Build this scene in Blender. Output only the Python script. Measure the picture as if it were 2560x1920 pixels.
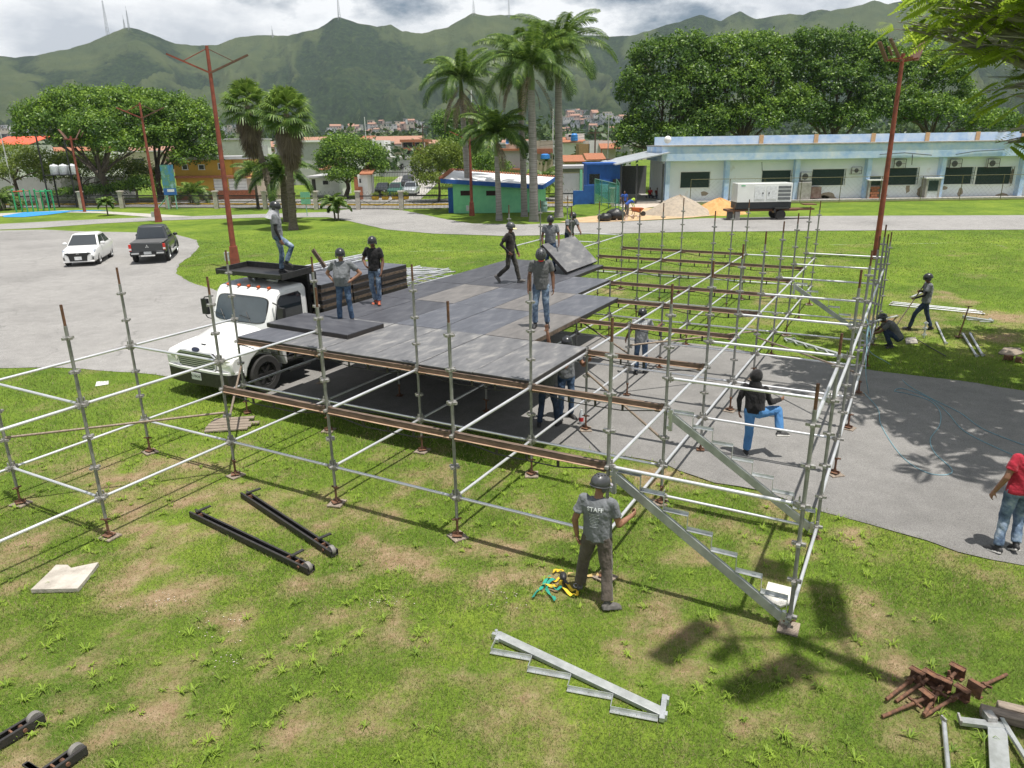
import bpy, bmesh, math, random
import numpy as np
from mathutils import Vector, Matrix, noise
from mathutils.bvhtree import BVHTree
R = math.radians
random.seed(7)
RNG = np.random.default_rng(11)
for o in list(bpy.data.objects):
    bpy.data.objects.remove(o, do_unlink=True)
SC = bpy.context.scene
COL = SC.collection

# ---------------------------------------------------------------- camera, sky, sun, exposure
F_PX, PITCH, ROLL, CAM_H = 1833.2, R(18.142), R(-0.8901), 5.70
cam = bpy.data.cameras.new('camera')
cam.sensor_width = 36.0
cam.lens = F_PX / 2560 * 36.0
cam.clip_start, cam.clip_end = 0.1, 20000
camo = bpy.data.objects.new('camera', cam)
COL.objects.link(camo)
cp, sp, cr, sr = math.cos(PITCH), math.sin(PITCH), math.cos(ROLL), math.sin(ROLL)
FW, R0, U0 = Vector((0, cp, -sp)), Vector((1, 0, 0)), Vector((0, sp, cp))
RR, UU = cr * R0 + sr * U0, cr * U0 - sr * R0
M = Matrix((RR, UU, -FW)).transposed().to_4x4()
M.translation = (0, 0, CAM_H)
camo.matrix_world = M
SC.camera = camo

SUN_AZ, SUN_EL = R(-40), R(77)
SUN_DIR = Vector((math.cos(SUN_AZ) * math.cos(SUN_EL), math.sin(SUN_AZ) * math.cos(SUN_EL), math.sin(SUN_EL)))
sl = bpy.data.lights.new('sun', 'SUN')
sl.energy, sl.angle, sl.color = 5.0, R(0.53), (1.0, 0.955, 0.89)
so = bpy.data.objects.new('sun', sl)
so.rotation_euler = (-SUN_DIR).to_track_quat('-Z', 'Y').to_euler()
so.location = (0, 0, 60)
COL.objects.link(so)

W = bpy.data.worlds.new('World')
SC.world = W
W.use_nodes = True
wn, wl = W.node_tree.nodes, W.node_tree.links
wn.clear()
def wnode(t, **k):
    n = wn.new(t)
    for a, b in k.items():
        setattr(n, a, b)
    return n
sky = wnode('ShaderNodeTexSky', sky_type='NISHITA', sun_disc=False, sun_elevation=SUN_EL,
            sun_rotation=math.pi / 2 - SUN_AZ, air_density=1.0, dust_density=0.5, ozone_density=2.0)
tc = wnode('ShaderNodeTexCoord')
sep = wnode('ShaderNodeSeparateXYZ')
wl.new(tc.outputs['Generated'], sep.inputs[0])
# puffy clouds over the whole dome, flattened a little
def wmath(op, a, b=None, c=None, clamp=False):
    n = wnode('ShaderNodeMath', operation=op, use_clamp=clamp)
    for i, v in enumerate((a, b, c)):
        if v is None:
            continue
        if isinstance(v, (int, float)):
            n.inputs[i].default_value = v
        else:
            wl.new(v, n.inputs[i])
    return n.outputs[0]
comb = wnode('ShaderNodeMapping')
comb.inputs['Scale'].default_value = (1.0, 1.0, 2.3)
wl.new(tc.outputs['Generated'], comb.inputs[0])
def wnoise(scale, detail, rough, off):
    mp = wnode('ShaderNodeMapping')
    mp.inputs['Location'].default_value = off
    wl.new(comb.outputs[0], mp.inputs[0])
    n = wnode('ShaderNodeTexNoise')
    n.inputs['Scale'].default_value = scale
    n.inputs['Detail'].default_value = detail
    n.inputs['Roughness'].default_value = rough
    wl.new(mp.outputs[0], n.inputs[0])
    return n.outputs['Fac']
def wramp(fac, stops):
    n = wnode('ShaderNodeValToRGB')
    e = n.color_ramp.elements
    while len(e) < len(stops):
        e.new(0.5)
    for q, (p, c) in zip(e, stops):
        q.position = p
        q.color = (*c, 1)
    wl.new(fac, n.inputs[0])
    return n.outputs[0]
cov = wramp(wnoise(2.6, 9, 0.60, (2.0, 2.0, 9.0)), [(0.45, (0, 0, 0)), (0.54, (1, 1, 1))])
shade = wramp(wnoise(4.2, 8, 0.62, (9.3, 4.4, 2)), [(0.36, (12.5, 13.2, 14.2)), (0.54, (22.0, 22.1, 22.1))])
mx = wnode('ShaderNodeMix', data_type='RGBA')
wl.new(cov, mx.inputs['Factor'])
wl.new(sky.outputs[0], mx.inputs['A'])
wl.new(shade, mx.inputs['B'])
bg = wnode('ShaderNodeBackground')
bg.inputs['Strength'].default_value = 0.042
wl.new(mx.outputs['Result'], bg.inputs['Color'])
wo = wnode('ShaderNodeOutputWorld')
wl.new(bg.outputs[0], wo.inputs['Surface'])

SC.view_settings.view_transform = 'Standard'
SC.view_settings.look = 'None'
SC.view_settings.gamma = 1.0
SC.view_settings.exposure = 0.28
SC.view_settings.use_curve_mapping = False

# ---------------------------------------------------------------- survey of the site
def ray(px, py):
    a, b = px - 1280, py - 960
    u, v = (cr * a + sr * b) / F_PX, -(-sr * a + cr * b) / F_PX
    return Vector((u, cp + v * sp, -sp + v * cp))
def G(px, py, z=0.0):
    d = ray(px, py)
    t = (z - CAM_H) / d.z
    return Vector((d.x * t, d.y * t, z))
def AT(px, py, Y):
    d = ray(px, py)
    t = Y / d.y
    return Vector((d.x * t, Y, CAM_H + d.z * t))
def HT(p, px, py):
    """height above the ground at ground point p whose image row is py"""
    return AT(px, py, p.y).z
GX0, GY0, GYAW, DU, DV = -8.37599, 11.24796, R(-28.9122), 2.405, 2.4709
UD = Vector((math.cos(GYAW), math.sin(GYAW), 0))
VD = Vector((-math.sin(GYAW), math.cos(GYAW), 0))
def GR(i, j, z=0.0):
    return Vector((GX0, GY0, z)) + UD * (i * DU) + VD * (j * DV)

# ---------------------------------------------------------------- materials
MATS = {}
def mat(name, col, rough=0.7, metal=0.0, col2=None, scale=6.0, detail=5.0, bump=0.0, bscale=None, spread=0.18,
        stops=None, trans=0.0, coat=0.0, coord='Object', stretch=None, spec=0.5, alpha=1.0, sheen=0.0):
    if name in MATS:
        return MATS[name]
    m = bpy.data.materials.new(name)
    m.use_nodes = True
    n, l = m.node_tree.nodes, m.node_tree.links
    b = n['Principled BSDF']
    b.inputs['Roughness'].default_value = rough
    b.inputs['Metallic'].default_value = metal
    b.inputs['Specular IOR Level'].default_value = spec
    b.inputs['Coat Weight'].default_value = coat
    b.inputs['Coat Roughness'].default_value = 0.06
    if alpha < 1:
        b.inputs['Alpha'].default_value = alpha
    if sheen:
        b.inputs['Sheen Weight'].default_value = sheen
    t = n.new('ShaderNodeTexCoord')
    mp = n.new('ShaderNodeMapping')
    if stretch:
        mp.inputs['Scale'].default_value = stretch
    l.new(t.outputs[coord], mp.inputs[0])
    if col2 is None:
        col2 = tuple(max(0, c * (1 - spread)) for c in col)
        col = tuple(min(1, c * (1 + spread * 0.6)) for c in col)
    nz = n.new('ShaderNodeTexNoise')
    nz.inputs['Scale'].default_value = scale
    nz.inputs['Detail'].default_value = detail
    nz.inputs['Roughness'].default_value = 0.62
    l.new(mp.outputs[0], nz.inputs[0])
    r = n.new('ShaderNodeValToRGB')
    e = r.color_ramp.elements
    st = stops or [(0.35, col2), (0.65, col)]
    while len(e) < len(st):
        e.new(0.5)
    for q, (p, c) in zip(e, st):
        q.position = p
        q.color = (*c, 1)
    l.new(nz.outputs['Fac'], r.inputs[0])
    l.new(r.outputs[0], b.inputs['Base Color'])
    if bump:
        n2 = n.new('ShaderNodeTexNoise')
        n2.inputs['Scale'].default_value = bscale or scale * 4
        n2.inputs['Detail'].default_value = 6
        l.new(mp.outputs[0], n2.inputs[0])
        bp = n.new('ShaderNodeBump')
        bp.inputs['Strength'].default_value = bump
        bp.inputs['Distance'].default_value = 0.02
        l.new(n2.outputs['Fac'], bp.inputs['Height'])
        l.new(bp.outputs[0], b.inputs['Normal'])
    if trans:
        b.inputs['Transmission Weight'].default_value = 0
        tr = n.new('ShaderNodeBsdfTranslucent')
        g = n.new('ShaderNodeMix'); g.data_type = 'RGBA'; g.blend_type = 'MULTIPLY'
        g.inputs['Factor'].default_value = 1.0
        l.new(r.outputs[0], g.inputs['A'])
        g.inputs['B'].default_value = (1.35, 1.5, 0.6, 1)
        l.new(g.outputs['Result'], tr.inputs['Color'])
        ms = n.new('ShaderNodeMixShader')
        ms.inputs[0].default_value = trans
        l.new(b.outputs[0], ms.inputs[1])
        l.new(tr.outputs[0], ms.inputs[2])
        l.new(ms.outputs[0], n['Material Output'].inputs['Surface'])
    MATS[name] = m
    return m

# ---------------------------------------------------------------- objects and labels
def tag(o, label=None, cat=None, group=None, kind=None):
    if label:
        o['label'] = label
    if cat:
        o['category'] = cat
    if group:
        o['group'] = group
    if kind:
        o['kind'] = kind
    return o
def link(o, parent=None):
    COL.objects.link(o)
    if parent is not None:
        o.parent = parent
    return o
def thing(name, label, cat, loc=(0, 0, 0), rz=0.0, group=None):
    o = bpy.data.objects.new(name, None)
    o.empty_display_size = 0.2
    o.location = loc
    o.rotation_euler = (0, 0, rz)
    link(o)
    return tag(o, label, cat, group)
def inst(name, mesh, parent=None, loc=(0, 0, 0), rot=None, rz=0.0, scale=None):
    o = bpy.data.objects.new(name, mesh)
    o.location = loc
    if rot is not None:
        o.rotation_mode = 'QUATERNION'
        o.rotation_quaternion = rot
    else:
        o.rotation_euler = (0, 0, rz)
    if scale is not None:
        o.scale = scale
    return link(o, parent)
def copy_tree(o, parent=None):
    c = o.copy()
    link(c, parent)
    for ch in list(o.children):
        copy_tree(ch, c)
    return c

def frame(d):
    d = Vector(d).normalized()
    a = Vector((0, 0, 1)) if abs(d.z) < 0.95 else Vector((1, 0, 0))
    x = a.cross(d).normalized()
    return x, d.cross(x).normalized(), d
class MB:
    """collects shapes, then becomes one mesh"""
    def __init__(self):
        self.v, self.f, self.m = [], [], []
    def add(self, vs, fs, mi=0):
        k = len(self.v)
        self.v += [tuple(p) for p in vs]
        self.f += [tuple(i + k for i in f) for f in fs]
        self.m += [mi] * len(fs)
        return self
    def box(self, c, s, rz=0.0, rot=None, mi=0, taper=1.0):
        hx, hy, hz = s[0] / 2, s[1] / 2, s[2] / 2
        q = rot if rot is not None else Matrix.Rotation(rz, 3, 'Z')
        vs = []
        for z in (-1, 1):
            t = taper if z > 0 else 1.0
            for x, y in ((-1, -1), (1, -1), (1, 1), (-1, 1)):
                vs.append(q @ Vector((x * hx * t, y * hy * t, z * hz)) + Vector(c))
        return self.add(vs, [(3, 2, 1, 0), (4, 5, 6, 7), (0, 1, 5, 4), (1, 2, 6, 5), (2, 3, 7, 6), (3, 0, 4, 7)], mi)
    def bar(self, p0, p1, w, h, up=(0, 0, 1), mi=0):
        p0, p1 = Vector(p0), Vector(p1)
        d = (p1 - p0).normalized()
        x = d.cross(Vector(up))
        x = x.normalized() if x.length > 1e-5 else Vector((1, 0, 0))
        u = x.cross(d).normalized()
        vs = []
        for p in (p0, p1):
            for a, b in ((-1, -1), (1, -1), (1, 1), (-1, 1)):
                vs.append(p + x * (a * w / 2) + u * (b * h / 2))
        return self.add(vs, [(0, 1, 2, 3), (7, 6, 5, 4), (4, 5, 1, 0), (5, 6, 2, 1), (6, 7, 3, 2), (7, 4, 0, 3)], mi)
    def tube(self, p0, p1, r0, r1=None, seg=10, mi=0, cap=True):
        r1 = r0 if r1 is None else r1
        p0, p1 = Vector(p0), Vector(p1)
        x, y, d = frame(p1 - p0)
        vs = []
        for p, r in ((p0, r0), (p1, r1)):
            for k in range(seg):
                a = 2 * math.pi * k / seg
                vs.append(p + x * (r * math.cos(a)) + y * (r * math.sin(a)))
        fs = [(k, (k + 1) % seg, seg + (k + 1) % seg, seg + k) for k in range(seg)]
        if cap:
            fs += [tuple(range(seg - 1, -1, -1)), tuple(range(seg, 2 * seg))]
        return self.add(vs, fs, mi)
    def path(self, pts, rad, seg=8, mi=0):
        pts = [Vector(p) for p in pts]
        rad = rad if isinstance(rad, (list, tuple)) else [rad] * len(pts)
        vs, fs = [], []
        n = len(pts)
        px = None
        for i, p in enumerate(pts):
            d = (pts[min(i + 1, n - 1)] - pts[max(i - 1, 0)]).normalized()
            if px is None:
                x, y, _ = frame(d)
            else:
                x = (px - d * px.dot(d)).normalized()
                y = d.cross(x)
            px = x
            for k in range(seg):
                a = 2 * math.pi * k / seg
                vs.append(p + x * (rad[i] * math.cos(a)) + y * (rad[i] * math.sin(a)))
        for i in range(n - 1):
            for k in range(seg):
                a, b = i * seg + k, i * seg + (k + 1) % seg
                fs.append((a, b, b + seg, a + seg))
        fs += [tuple(range(seg - 1, -1, -1)), tuple(range((n - 1) * seg, n * seg))]
        return self.add(vs, fs, mi)
    def ell(self, c, r, rot=None, seg=12, rings=8, mi=0, zmin=-1.0):
        q = rot if rot is not None else Matrix.Identity(3)
        vs, fs = [], []
        t0 = math.asin(max(-1, zmin))
        for i in range(rings + 1):
            t = t0 + (math.pi / 2 - t0) * i / rings
            for k in range(seg):
                a = 2 * math.pi * k / seg
                vs.append(q @ Vector((r[0] * math.cos(t) * math.cos(a), r[1] * math.cos(t) * math.sin(a), r[2] * math.sin(t))) + Vector(c))
        for i in range(rings):
            for k in range(seg):
                a, b = i * seg + k, i * seg + (k + 1) % seg
                fs.append((a, b, b + seg, a + seg))
        fs.append(tuple(range(seg - 1, -1, -1)))
        return self.add(vs, fs, mi)
    def loft(self, rings, mi=0, caps=True, closed=True):
        n = len(rings[0])
        vs = [p for r in rings for p in r]
        fs = []
        for i in range(len(rings) - 1):
            for k in range(n if closed else n - 1):
                a, b = i * n + k, i * n + (k + 1) % n
                fs.append((a, b, b + n, a + n))
        if caps:
            fs += [tuple(range(n - 1, -1, -1)), tuple(range((len(rings) - 1) * n, len(rings) * n))]
        return self.add(vs, fs, mi)
    def prism(self, poly, z0, z1, mi=0):
        n = len(poly)
        a = sum(poly[i][0] * poly[(i + 1) % n][1] - poly[(i + 1) % n][0] * poly[i][1] for i in range(n))
        if a < 0:
            poly = poly[::-1]
        vs = [(p[0], p[1], z0) for p in poly] + [(p[0], p[1], z1) for p in poly]
        fs = [tuple(range(n - 1, -1, -1)), tuple(range(n, 2 * n))]
        fs += [(k, (k + 1) % n, n + (k + 1) % n, n + k) for k in range(n)]
        return self.add(vs, fs, mi)
    def extrude(self, prof, axis, w0, w1, mi=0):
        """profile in the (y,z) plane swept along x (axis 'x') or (x,z) swept along y (axis 'y')"""
        n = len(prof)
        if axis == 'x':
            vs = [(w0, p[0], p[1]) for p in prof] + [(w1, p[0], p[1]) for p in prof]
        else:
            vs = [(p[0], w0, p[1]) for p in prof] + [(p[0], w1, p[1]) for p in prof]
        fs = [tuple(range(n - 1, -1, -1)), tuple(range(n, 2 * n))]
        fs += [(k, (k + 1) % n, n + (k + 1) % n, n + k) for k in range(n)]
        return self.add(vs, fs, mi)
    def quad(self, a, b, c, d, mi=0):
        return self.add([a, b, c, d], [(0, 1, 2, 3)], mi)
    def mesh(self, name, mats, smooth=True, fix=True):
        me = bpy.data.meshes.new(name)
        me.from_pydata(self.v, [], self.f)
        for m in (mats if isinstance(mats, (list, tuple)) else [mats]):
            me.materials.append(m)
        if any(self.m):
            me.polygons.foreach_set('material_index', self.m)
        if fix:
            bm = bmesh.new()
            bm.from_mesh(me)
            bmesh.ops.recalc_face_normals(bm, faces=bm.faces)
            bm.to_mesh(me)
            bm.free()
        if smooth:
            me.polygons.foreach_set('use_smooth', [True] * len(me.polygons))
            me.set_sharp_from_angle(angle=R(38))
        me.update()
        return me
    def build(self, name, mats, parent=None, smooth=True, bevel=0.0, fix=True, loc=(0, 0, 0), rz=0.0):
        o = inst(name, self.mesh(name, mats, smooth, fix), parent, loc, rz=rz)
        if bevel:
            b = o.modifiers.new('bevel', 'BEVEL')
            b.width = bevel
            b.segments = 2
            b.limit_method = 'ANGLE'
            b.angle_limit = R(35)
        return o
def np_mesh(name, verts, faces, mats, parent=None, attrs=None, smooth=False, mi=None):
    """numpy arrays -> one mesh object; faces (n,3) or (n,4)"""
    me = bpy.data.meshes.new(name)
    nv, (nf, k) = len(verts), faces.shape
    me.vertices.add(nv)
    me.vertices.foreach_set('co', np.asarray(verts, np.float32).ravel())
    me.loops.add(nf * k)
    me.loops.foreach_set('vertex_index', faces.astype(np.int32).ravel())
    me.polygons.add(nf)
    me.polygons.foreach_set('loop_start', np.arange(nf, dtype=np.int32) * k)
    if mi is not None:
        me.polygons.foreach_set('material_index', mi.astype(np.int32))
    if smooth:
        me.polygons.foreach_set('use_smooth', np.ones(nf, bool))
    for m in (mats if isinstance(mats, (list, tuple)) else [mats]):
        me.materials.append(m)
    for an, av in (attrs or {}).items():
        a = me.attributes.new(an, 'FLOAT', 'POINT')
        a.data.foreach_set('value', np.asarray(av, np.float32))
    me.update()
    me.validate()
    o = bpy.data.objects.new(name, me)
    return link(o, parent)
def vn(x, y, s, seed=0.0):
    return noise.noise((x * s + seed, y * s - seed * 1.7, seed * 0.37))
def fbm(x, y, s, seed=0.0, o=4):
    t, a, f = 0, 1, s
    for k in range(o):
        t += a * noise.noise((x * f + seed, y * f - seed * 1.7, k * 3.1 + seed))
        a *= 0.5
        f *= 2.03
    return t
def inpoly(x, y, poly):
    """vectorised point in polygon"""
    c = np.zeros(np.shape(x), bool)
    n = len(poly)
    for i in range(n):
        x0, y0 = poly[i][0], poly[i][1]
        x1, y1 = poly[(i + 1) % n][0], poly[(i + 1) % n][1]
        if y0 == y1:
            continue
        t = ((y0 > y) != (y1 > y)) & (x < (x1 - x0) * (y - y0) / (y1 - y0) + x0)
        c ^= t
    return c
# ---------------------------------------------------------------- numpy noise
_T = np.random.default_rng(5).random((256, 256)).astype(np.float64) * 2 - 1
def nz2(x, y):
    xi, yi = np.floor(x).astype(int), np.floor(y).astype(int)
    fx, fy = x - xi, y - yi
    fx, fy = fx * fx * (3 - 2 * fx), fy * fy * (3 - 2 * fy)
    a, b = xi & 255, (xi + 1) & 255
    c, d = yi & 255, (yi + 1) & 255
    return (_T[a, c] * (1 - fx) + _T[b, c] * fx) * (1 - fy) + (_T[a, d] * (1 - fx) + _T[b, d] * fx) * fy
def nfbm(x, y, s, seed=0.0, o=4):
    t, a, f = 0, 1.0, s
    for k in range(o):
        t = t + a * nz2(x * f + seed + 17.3 * k, y * f - seed * 1.7 + 9.1 * k)
        a *= 0.5
        f *= 2.03
    return t / 1.6
def sstep(a, b, x):
    t = np.clip((x - a) / (b - a), 0, 1)
    return t * t * (3 - 2 * t)

# ---------------------------------------------------------------- paved areas (survey outlines)
def outline(px):
    return [G(a, b) for a, b in px]
LOT = outline([(-700, 925), (0, 920), (150, 919), (390, 936), (600, 975), (1000, 1046), (1357, 1112), (1500, 1130), (1660, 1158), (1784, 1208),
               (1911, 1230), (2057, 1277), (2171, 1310), (2315, 1355), (2397, 1383), (2560, 1415), (3100, 1500), (3100, 1040),
               (2560, 977), (2439, 958), (2283, 938), (2182, 926), (1995, 893), (1892, 882), (1755, 861), (1617, 847), (1480, 836),
               (1300, 822), (1000, 795), (700, 758), (560, 733), (521, 720), (470, 703), (439, 683), (448, 660), (478, 640), (498, 616), (490, 600),
               (431, 584), (300, 580), (218, 579), (105, 574), (-40, 577), (-500, 590)])
ROAD = outline([(-500, 589), (-40, 576), (95, 570), (250, 559), (390, 552), (500, 548), (660, 544), (820, 543), (870, 552), (967, 574), (1083, 584),
                (1262, 590), (1550, 584), (1700, 580), (2050, 577), (2560, 574), (3100, 574), (3100, 537), (2560, 538), (2050, 540),
                (1760, 546), (1589, 553), (1433, 557), (1316, 561), (1180, 559), (1103, 546), (1040, 532), (1005, 526), (960, 522), (870, 523), (820, 530), (660, 535),
                (500, 540), (389, 543), (300, 546), (152, 552), (0, 560), (-500, 576)])
PATHW = outline([(-200, 541), (40, 532), (160, 526), (270, 529), (400, 536), (480, 541), (389, 544), (250, 533), (160, 531), (60, 538), (-200, 552)])
def densify(poly, step, jit, seed):
    out = []
    n = len(poly)
    for i in range(n):
        a, b = poly[i], poly[(i + 1) % n]
        k = max(1, min(60, int((b - a).length / step)))
        nn = (b - a).normalized().cross(Vector((0, 0, 1)))
        for q in range(k):
            p = a.lerp(b, q / k)
            out.append(p + nn * (jit * fbm(p.x, p.y, 0.9, seed, 3)))
    return out
def sheet(name, poly, z, m, jit=0.07, step=0.35, seed=1.0):
    pts = densify(poly, step, jit, seed)
    me = bpy.data.meshes.new(name)
    me.from_pydata([(p.x, p.y, z) for p in pts], [], [tuple(range(len(pts)))])
    if me.polygons[0].normal.z < 0:
        me.flip_normals()
    me.materials.append(m)
    o = link(bpy.data.objects.new(name, me))
    return tag(o, kind='structure')

def asphalt(name, base, warm=0.0, cracks=True):
    m = bpy.data.materials.new(name)
    m.use_nodes = True
    n, l = m.node_tree.nodes, m.node_tree.links
    b = n['Principled BSDF']
    b.inputs['Roughness'].default_value = 0.9
    t = n.new('ShaderNodeTexCoord')
    def nz(s, d, r=0.6):
        q = n.new('ShaderNodeTexNoise')
        q.inputs['Scale'].default_value = s
        q.inputs['Detail'].default_value = d
        q.inputs['Roughness'].default_value = r
        l.new(t.outputs['Object'], q.inputs[0])
        return q.outputs['Fac']
    def ramp(f, st):
        r = n.new('ShaderNodeValToRGB')
        e = r.color_ramp.elements
        while len(e) < len(st):
            e.new(0.5)
        for q, (p, c) in zip(e, st):
            q.position = p
            q.color = (*c, 1)
        l.new(f, r.inputs[0])
        return r.outputs[0]
    def mul(a, b_):
        q = n.new('ShaderNodeMix'); q.data_type = 'RGBA'; q.blend_type = 'MULTIPLY'
        q.inputs['Factor'].default_value = 1
        l.new(a, q.inputs['A']); l.new(b_, q.inputs['B'])
        return q.outputs['Result']
    w = lambda v, k=0.0: (v * (1.03 + k), v, v * (0.955 - k))
    big = ramp(nz(0.16, 7, 0.68), [(0.28, w(base * 0.70, warm)), (0.5, w(base, warm)), (0.75, w(base * 1.15, warm))])
    mid = ramp(nz(2.3, 6), [(0.3, (0.86,) * 3), (0.7, (1.08,) * 3)])
    fine = ramp(nz(95, 2), [(0.3, (0.52,) * 3), (0.5, (1.0,) * 3), (0.72, (1.5,) * 3)])
    vor = n.new('ShaderNodeTexVoronoi')
    vor.feature = 'DISTANCE_TO_EDGE'
    vor.inputs['Scale'].default_value = 0.28
    wp = n.new('ShaderNodeTexNoise'); wp.inputs['Scale'].default_value = 0.9; wp.inputs['Detail'].default_value = 6
    l.new(t.outputs['Object'], wp.inputs[0])
    va = n.new('ShaderNodeVectorMath'); va.operation = 'MULTIPLY_ADD'
    va.inputs[1].default_value = (1.6, 1.6, 0)
    l.new(wp.outputs['Color'], va.inputs[0]); l.new(t.outputs['Object'], va.inputs[2])
    l.new(va.outputs[0], vor.inputs['Vector'])
    crack = ramp(vor.outputs['Distance'], [(0.0, (0.70,) * 3), (0.0022, (0.80,) * 3), (0.0045, (1,) * 3)])
    l.new(mul(mul(mul(big, mid), fine), crack) if cracks else mul(mul(big, mid), fine), b.inputs['Base Color'])
    bp = n.new('ShaderNodeBump'); bp.inputs['Strength'].default_value = 0.5; bp.inputs['Distance'].default_value = 0.006
    l.new(nz(140, 3), bp.inputs['Height']); l.new(bp.outputs[0], b.inputs['Normal'])
    return m
A1, A2, A3 = asphalt('asphalt_lot', 0.262), asphalt('asphalt_road', 0.27), asphalt('asphalt_drive', 0.200, cracks=False)

# ---------------------------------------------------------------- lawn: ground sheet with bare and dry patches
def patch(px, py, wx, wy, a=1.0):
    p = G(px, py)
    q = G(px + wx, py)
    r = G(px, py - wy)
    return (p.x, p.y, max(0.15, (q - p).length), max(0.12, (r - p).length), a)
PATCHES = [patch(*a) for a in [
    (560, 1245, 120, 26, 1.0), (480, 1310, 110, 22, .8), (330, 1275, 60, 30, .8), (330, 1200, 90, 30, .9), (470, 1165, 70, 14, .8), (560, 1105, 60, 12, .5),
    (100, 1560, 70, 28, 1.0), (200, 1580, 40, 16, .8), (330, 1500, 80, 14, .6), (400, 1495, 40, 18, .9), (560, 1580, 60, 25, .7), (580, 1650, 60, 22, .9),
    (300, 1470, 60, 20, .6), (700, 1500, 70, 20, .5), (1010, 1400, 90, 26, .9), (1180, 1440, 160, 30, .9), (1400, 1470, 120, 30, .7),
    (1250, 1500, 70, 16, .8), (1360, 1560, 100, 30, .9), (1600, 1520, 140, 28, .9), (1560, 1470, 60, 25, .8), (1880, 1590, 80, 30, .8), (1900, 1690, 70, 30, .8), (2100, 1610, 80, 26, 1.0),
    (2060, 1380, 70, 24, 1.0), (2130, 1340, 60, 20, .9), (1960, 1370, 70, 20, .7), (2180, 1510, 90, 26, .5), (1760, 1480, 80, 18, .6), (2000, 1650, 60, 20, .6), (1500, 1660, 80, 30, .5),
    (1540, 1640, 40, 30, .6), (640, 1690, 60, 24, .6), (440, 1760, 90, 26, .5), (820, 1800, 110, 30, .7), (1000, 1850, 90, 30, .6), (700, 1840, 90, 26, .5),
    (1060, 1600, 60, 20, .5), (1250, 1660, 50, 16, .5), (2230, 1830, 60, 26, .6), (2050, 1870, 60, 26, .6), (1800, 1860, 60, 26, .5), (1800, 1740, 40, 60, .6),
    (100, 1420, 90, 25, .7), (60, 1680, 70, 30, .6), (40, 1600, 60, 30, .8), (200, 1650, 60, 22, .5), (1480, 1200, 60, 14, .7), (1900, 1240, 90, 12, .6), (1640, 1190, 70, 14, .6),
    (640, 620, 60, 7, .9), (690, 606, 70, 5, .7), (590, 640, 60, 4, .5), (1350, 600, 60, 4, .4), (1170, 700, 80, 8, .4), (1100, 705, 60, 6, .5), (1070, 615, 40, 3, .3),
    (2370, 745, 60, 20, 1.0), (2480, 790, 110, 20, 1.0), (2330, 800, 90, 24, .8), (2210, 792, 90, 14, 1.0), (2290, 820, 60, 16, .7), (2440, 880, 90, 14, .8), (2500, 840, 70, 14, .8),
    (2120, 800, 60, 10, .9), (1930, 815, 60, 9, .8), (1880, 755, 60, 7, .6), (1600, 770, 60, 8, .8), (1560, 725, 60, 6, .7), (1680, 775, 50, 6, .6), (1950, 680, 70, 6, .5), (2060, 740, 80, 6, .5),
    (1890, 595, 26, 4, .8), (2500, 650, 70, 6, .4), (2400, 640, 60, 4, .4), (2260, 700, 50, 4, .3), (2340, 585, 60, 3, .4), (1720, 800, 60, 7, .4)]]
GX, GY = np.meshgrid(np.arange(-17, 27.01, 0.15), np.arange(1.4, 42.01, 0.15))
def lawn_fields(x, y):
    wx, wy = x + 0.35 * nfbm(x, y, 0.9, 3.3), y + 0.35 * nfbm(x, y, 0.9, 8.8)
    d = np.zeros_like(x)
    for cx, cy, ax, ay, a in PATCHES:
        rr = ((wx - cx) / ax) ** 2 + ((wy - cy) / ay) ** 2
        d = np.maximum(d, a * np.exp(-rr * 0.9))
    near = 1 - sstep(10.5, 17.0, y)
    gen = near * np.clip(0.25 + 0.42 * nfbm(x, y, 0.9, 21.0, 3), 0, 1) + (1 - near) * 0.30 * sstep(-0.1, 0.5, nfbm(x, y, 0.5, 21.0, 5))
    fine = 0.62 * nfbm(x, y, 2.6, 4.0, 5)
    return np.clip(d * (0.42 + 0.5 * nfbm(x, y, 1.6, 50.0, 4)) + gen + fine * (0.35 + 0.65 * near), 0, 1)
DRY = lawn_fields(GX, GY)
def in_paved(x, y):
    return inpoly(x, y, LOT) | inpoly(x, y, ROAD)
GZ = -0.012 + 0.012 * nfbm(GX, GY, 0.8, 2.0, 4)
ny, nx = GX.shape
gv = np.stack([GX.ravel(), GY.ravel(), np.minimum(GZ.ravel(), -0.001)], 1)
idx = np.arange(nx * ny).reshape(ny, nx)
gf = np.stack([idx[:-1, :-1], idx[:-1, 1:], idx[1:, 1:], idx[1:, :-1]], -1).reshape(-1, 4)
# the same sheet goes on to the foot of the mountains
xs = np.array([-4000, -600, -120, -60, -17.0, 27.0, 70, 130, 600, 4000]); xs[4], xs[5] = GX[0, 0], GX[0, -1]
ys = np.array([-900, -60, GY[0, 0], GY[-1, 0], 60, 90, 140, 260, 600, 4000])
ov, of = [], []
for a in range(len(xs) - 1):
    for b in range(len(ys) - 1):
        if a == 4 and b == 2:
            continue
        k = len(gv) + len(ov)
        ov += [(xs[a], ys[b], -0.012), (xs[a + 1], ys[b], -0.012), (xs[a + 1], ys[b + 1], -0.012), (xs[a], ys[b + 1], -0.012)]
        of.append((k, k + 1, k + 2, k + 3))
gv = np.concatenate([gv, np.array(ov)])
gf = np.concatenate([gf, np.array(of)])
dry = np.concatenate([DRY.ravel(), np.full(len(ov), 0.10)])

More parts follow.
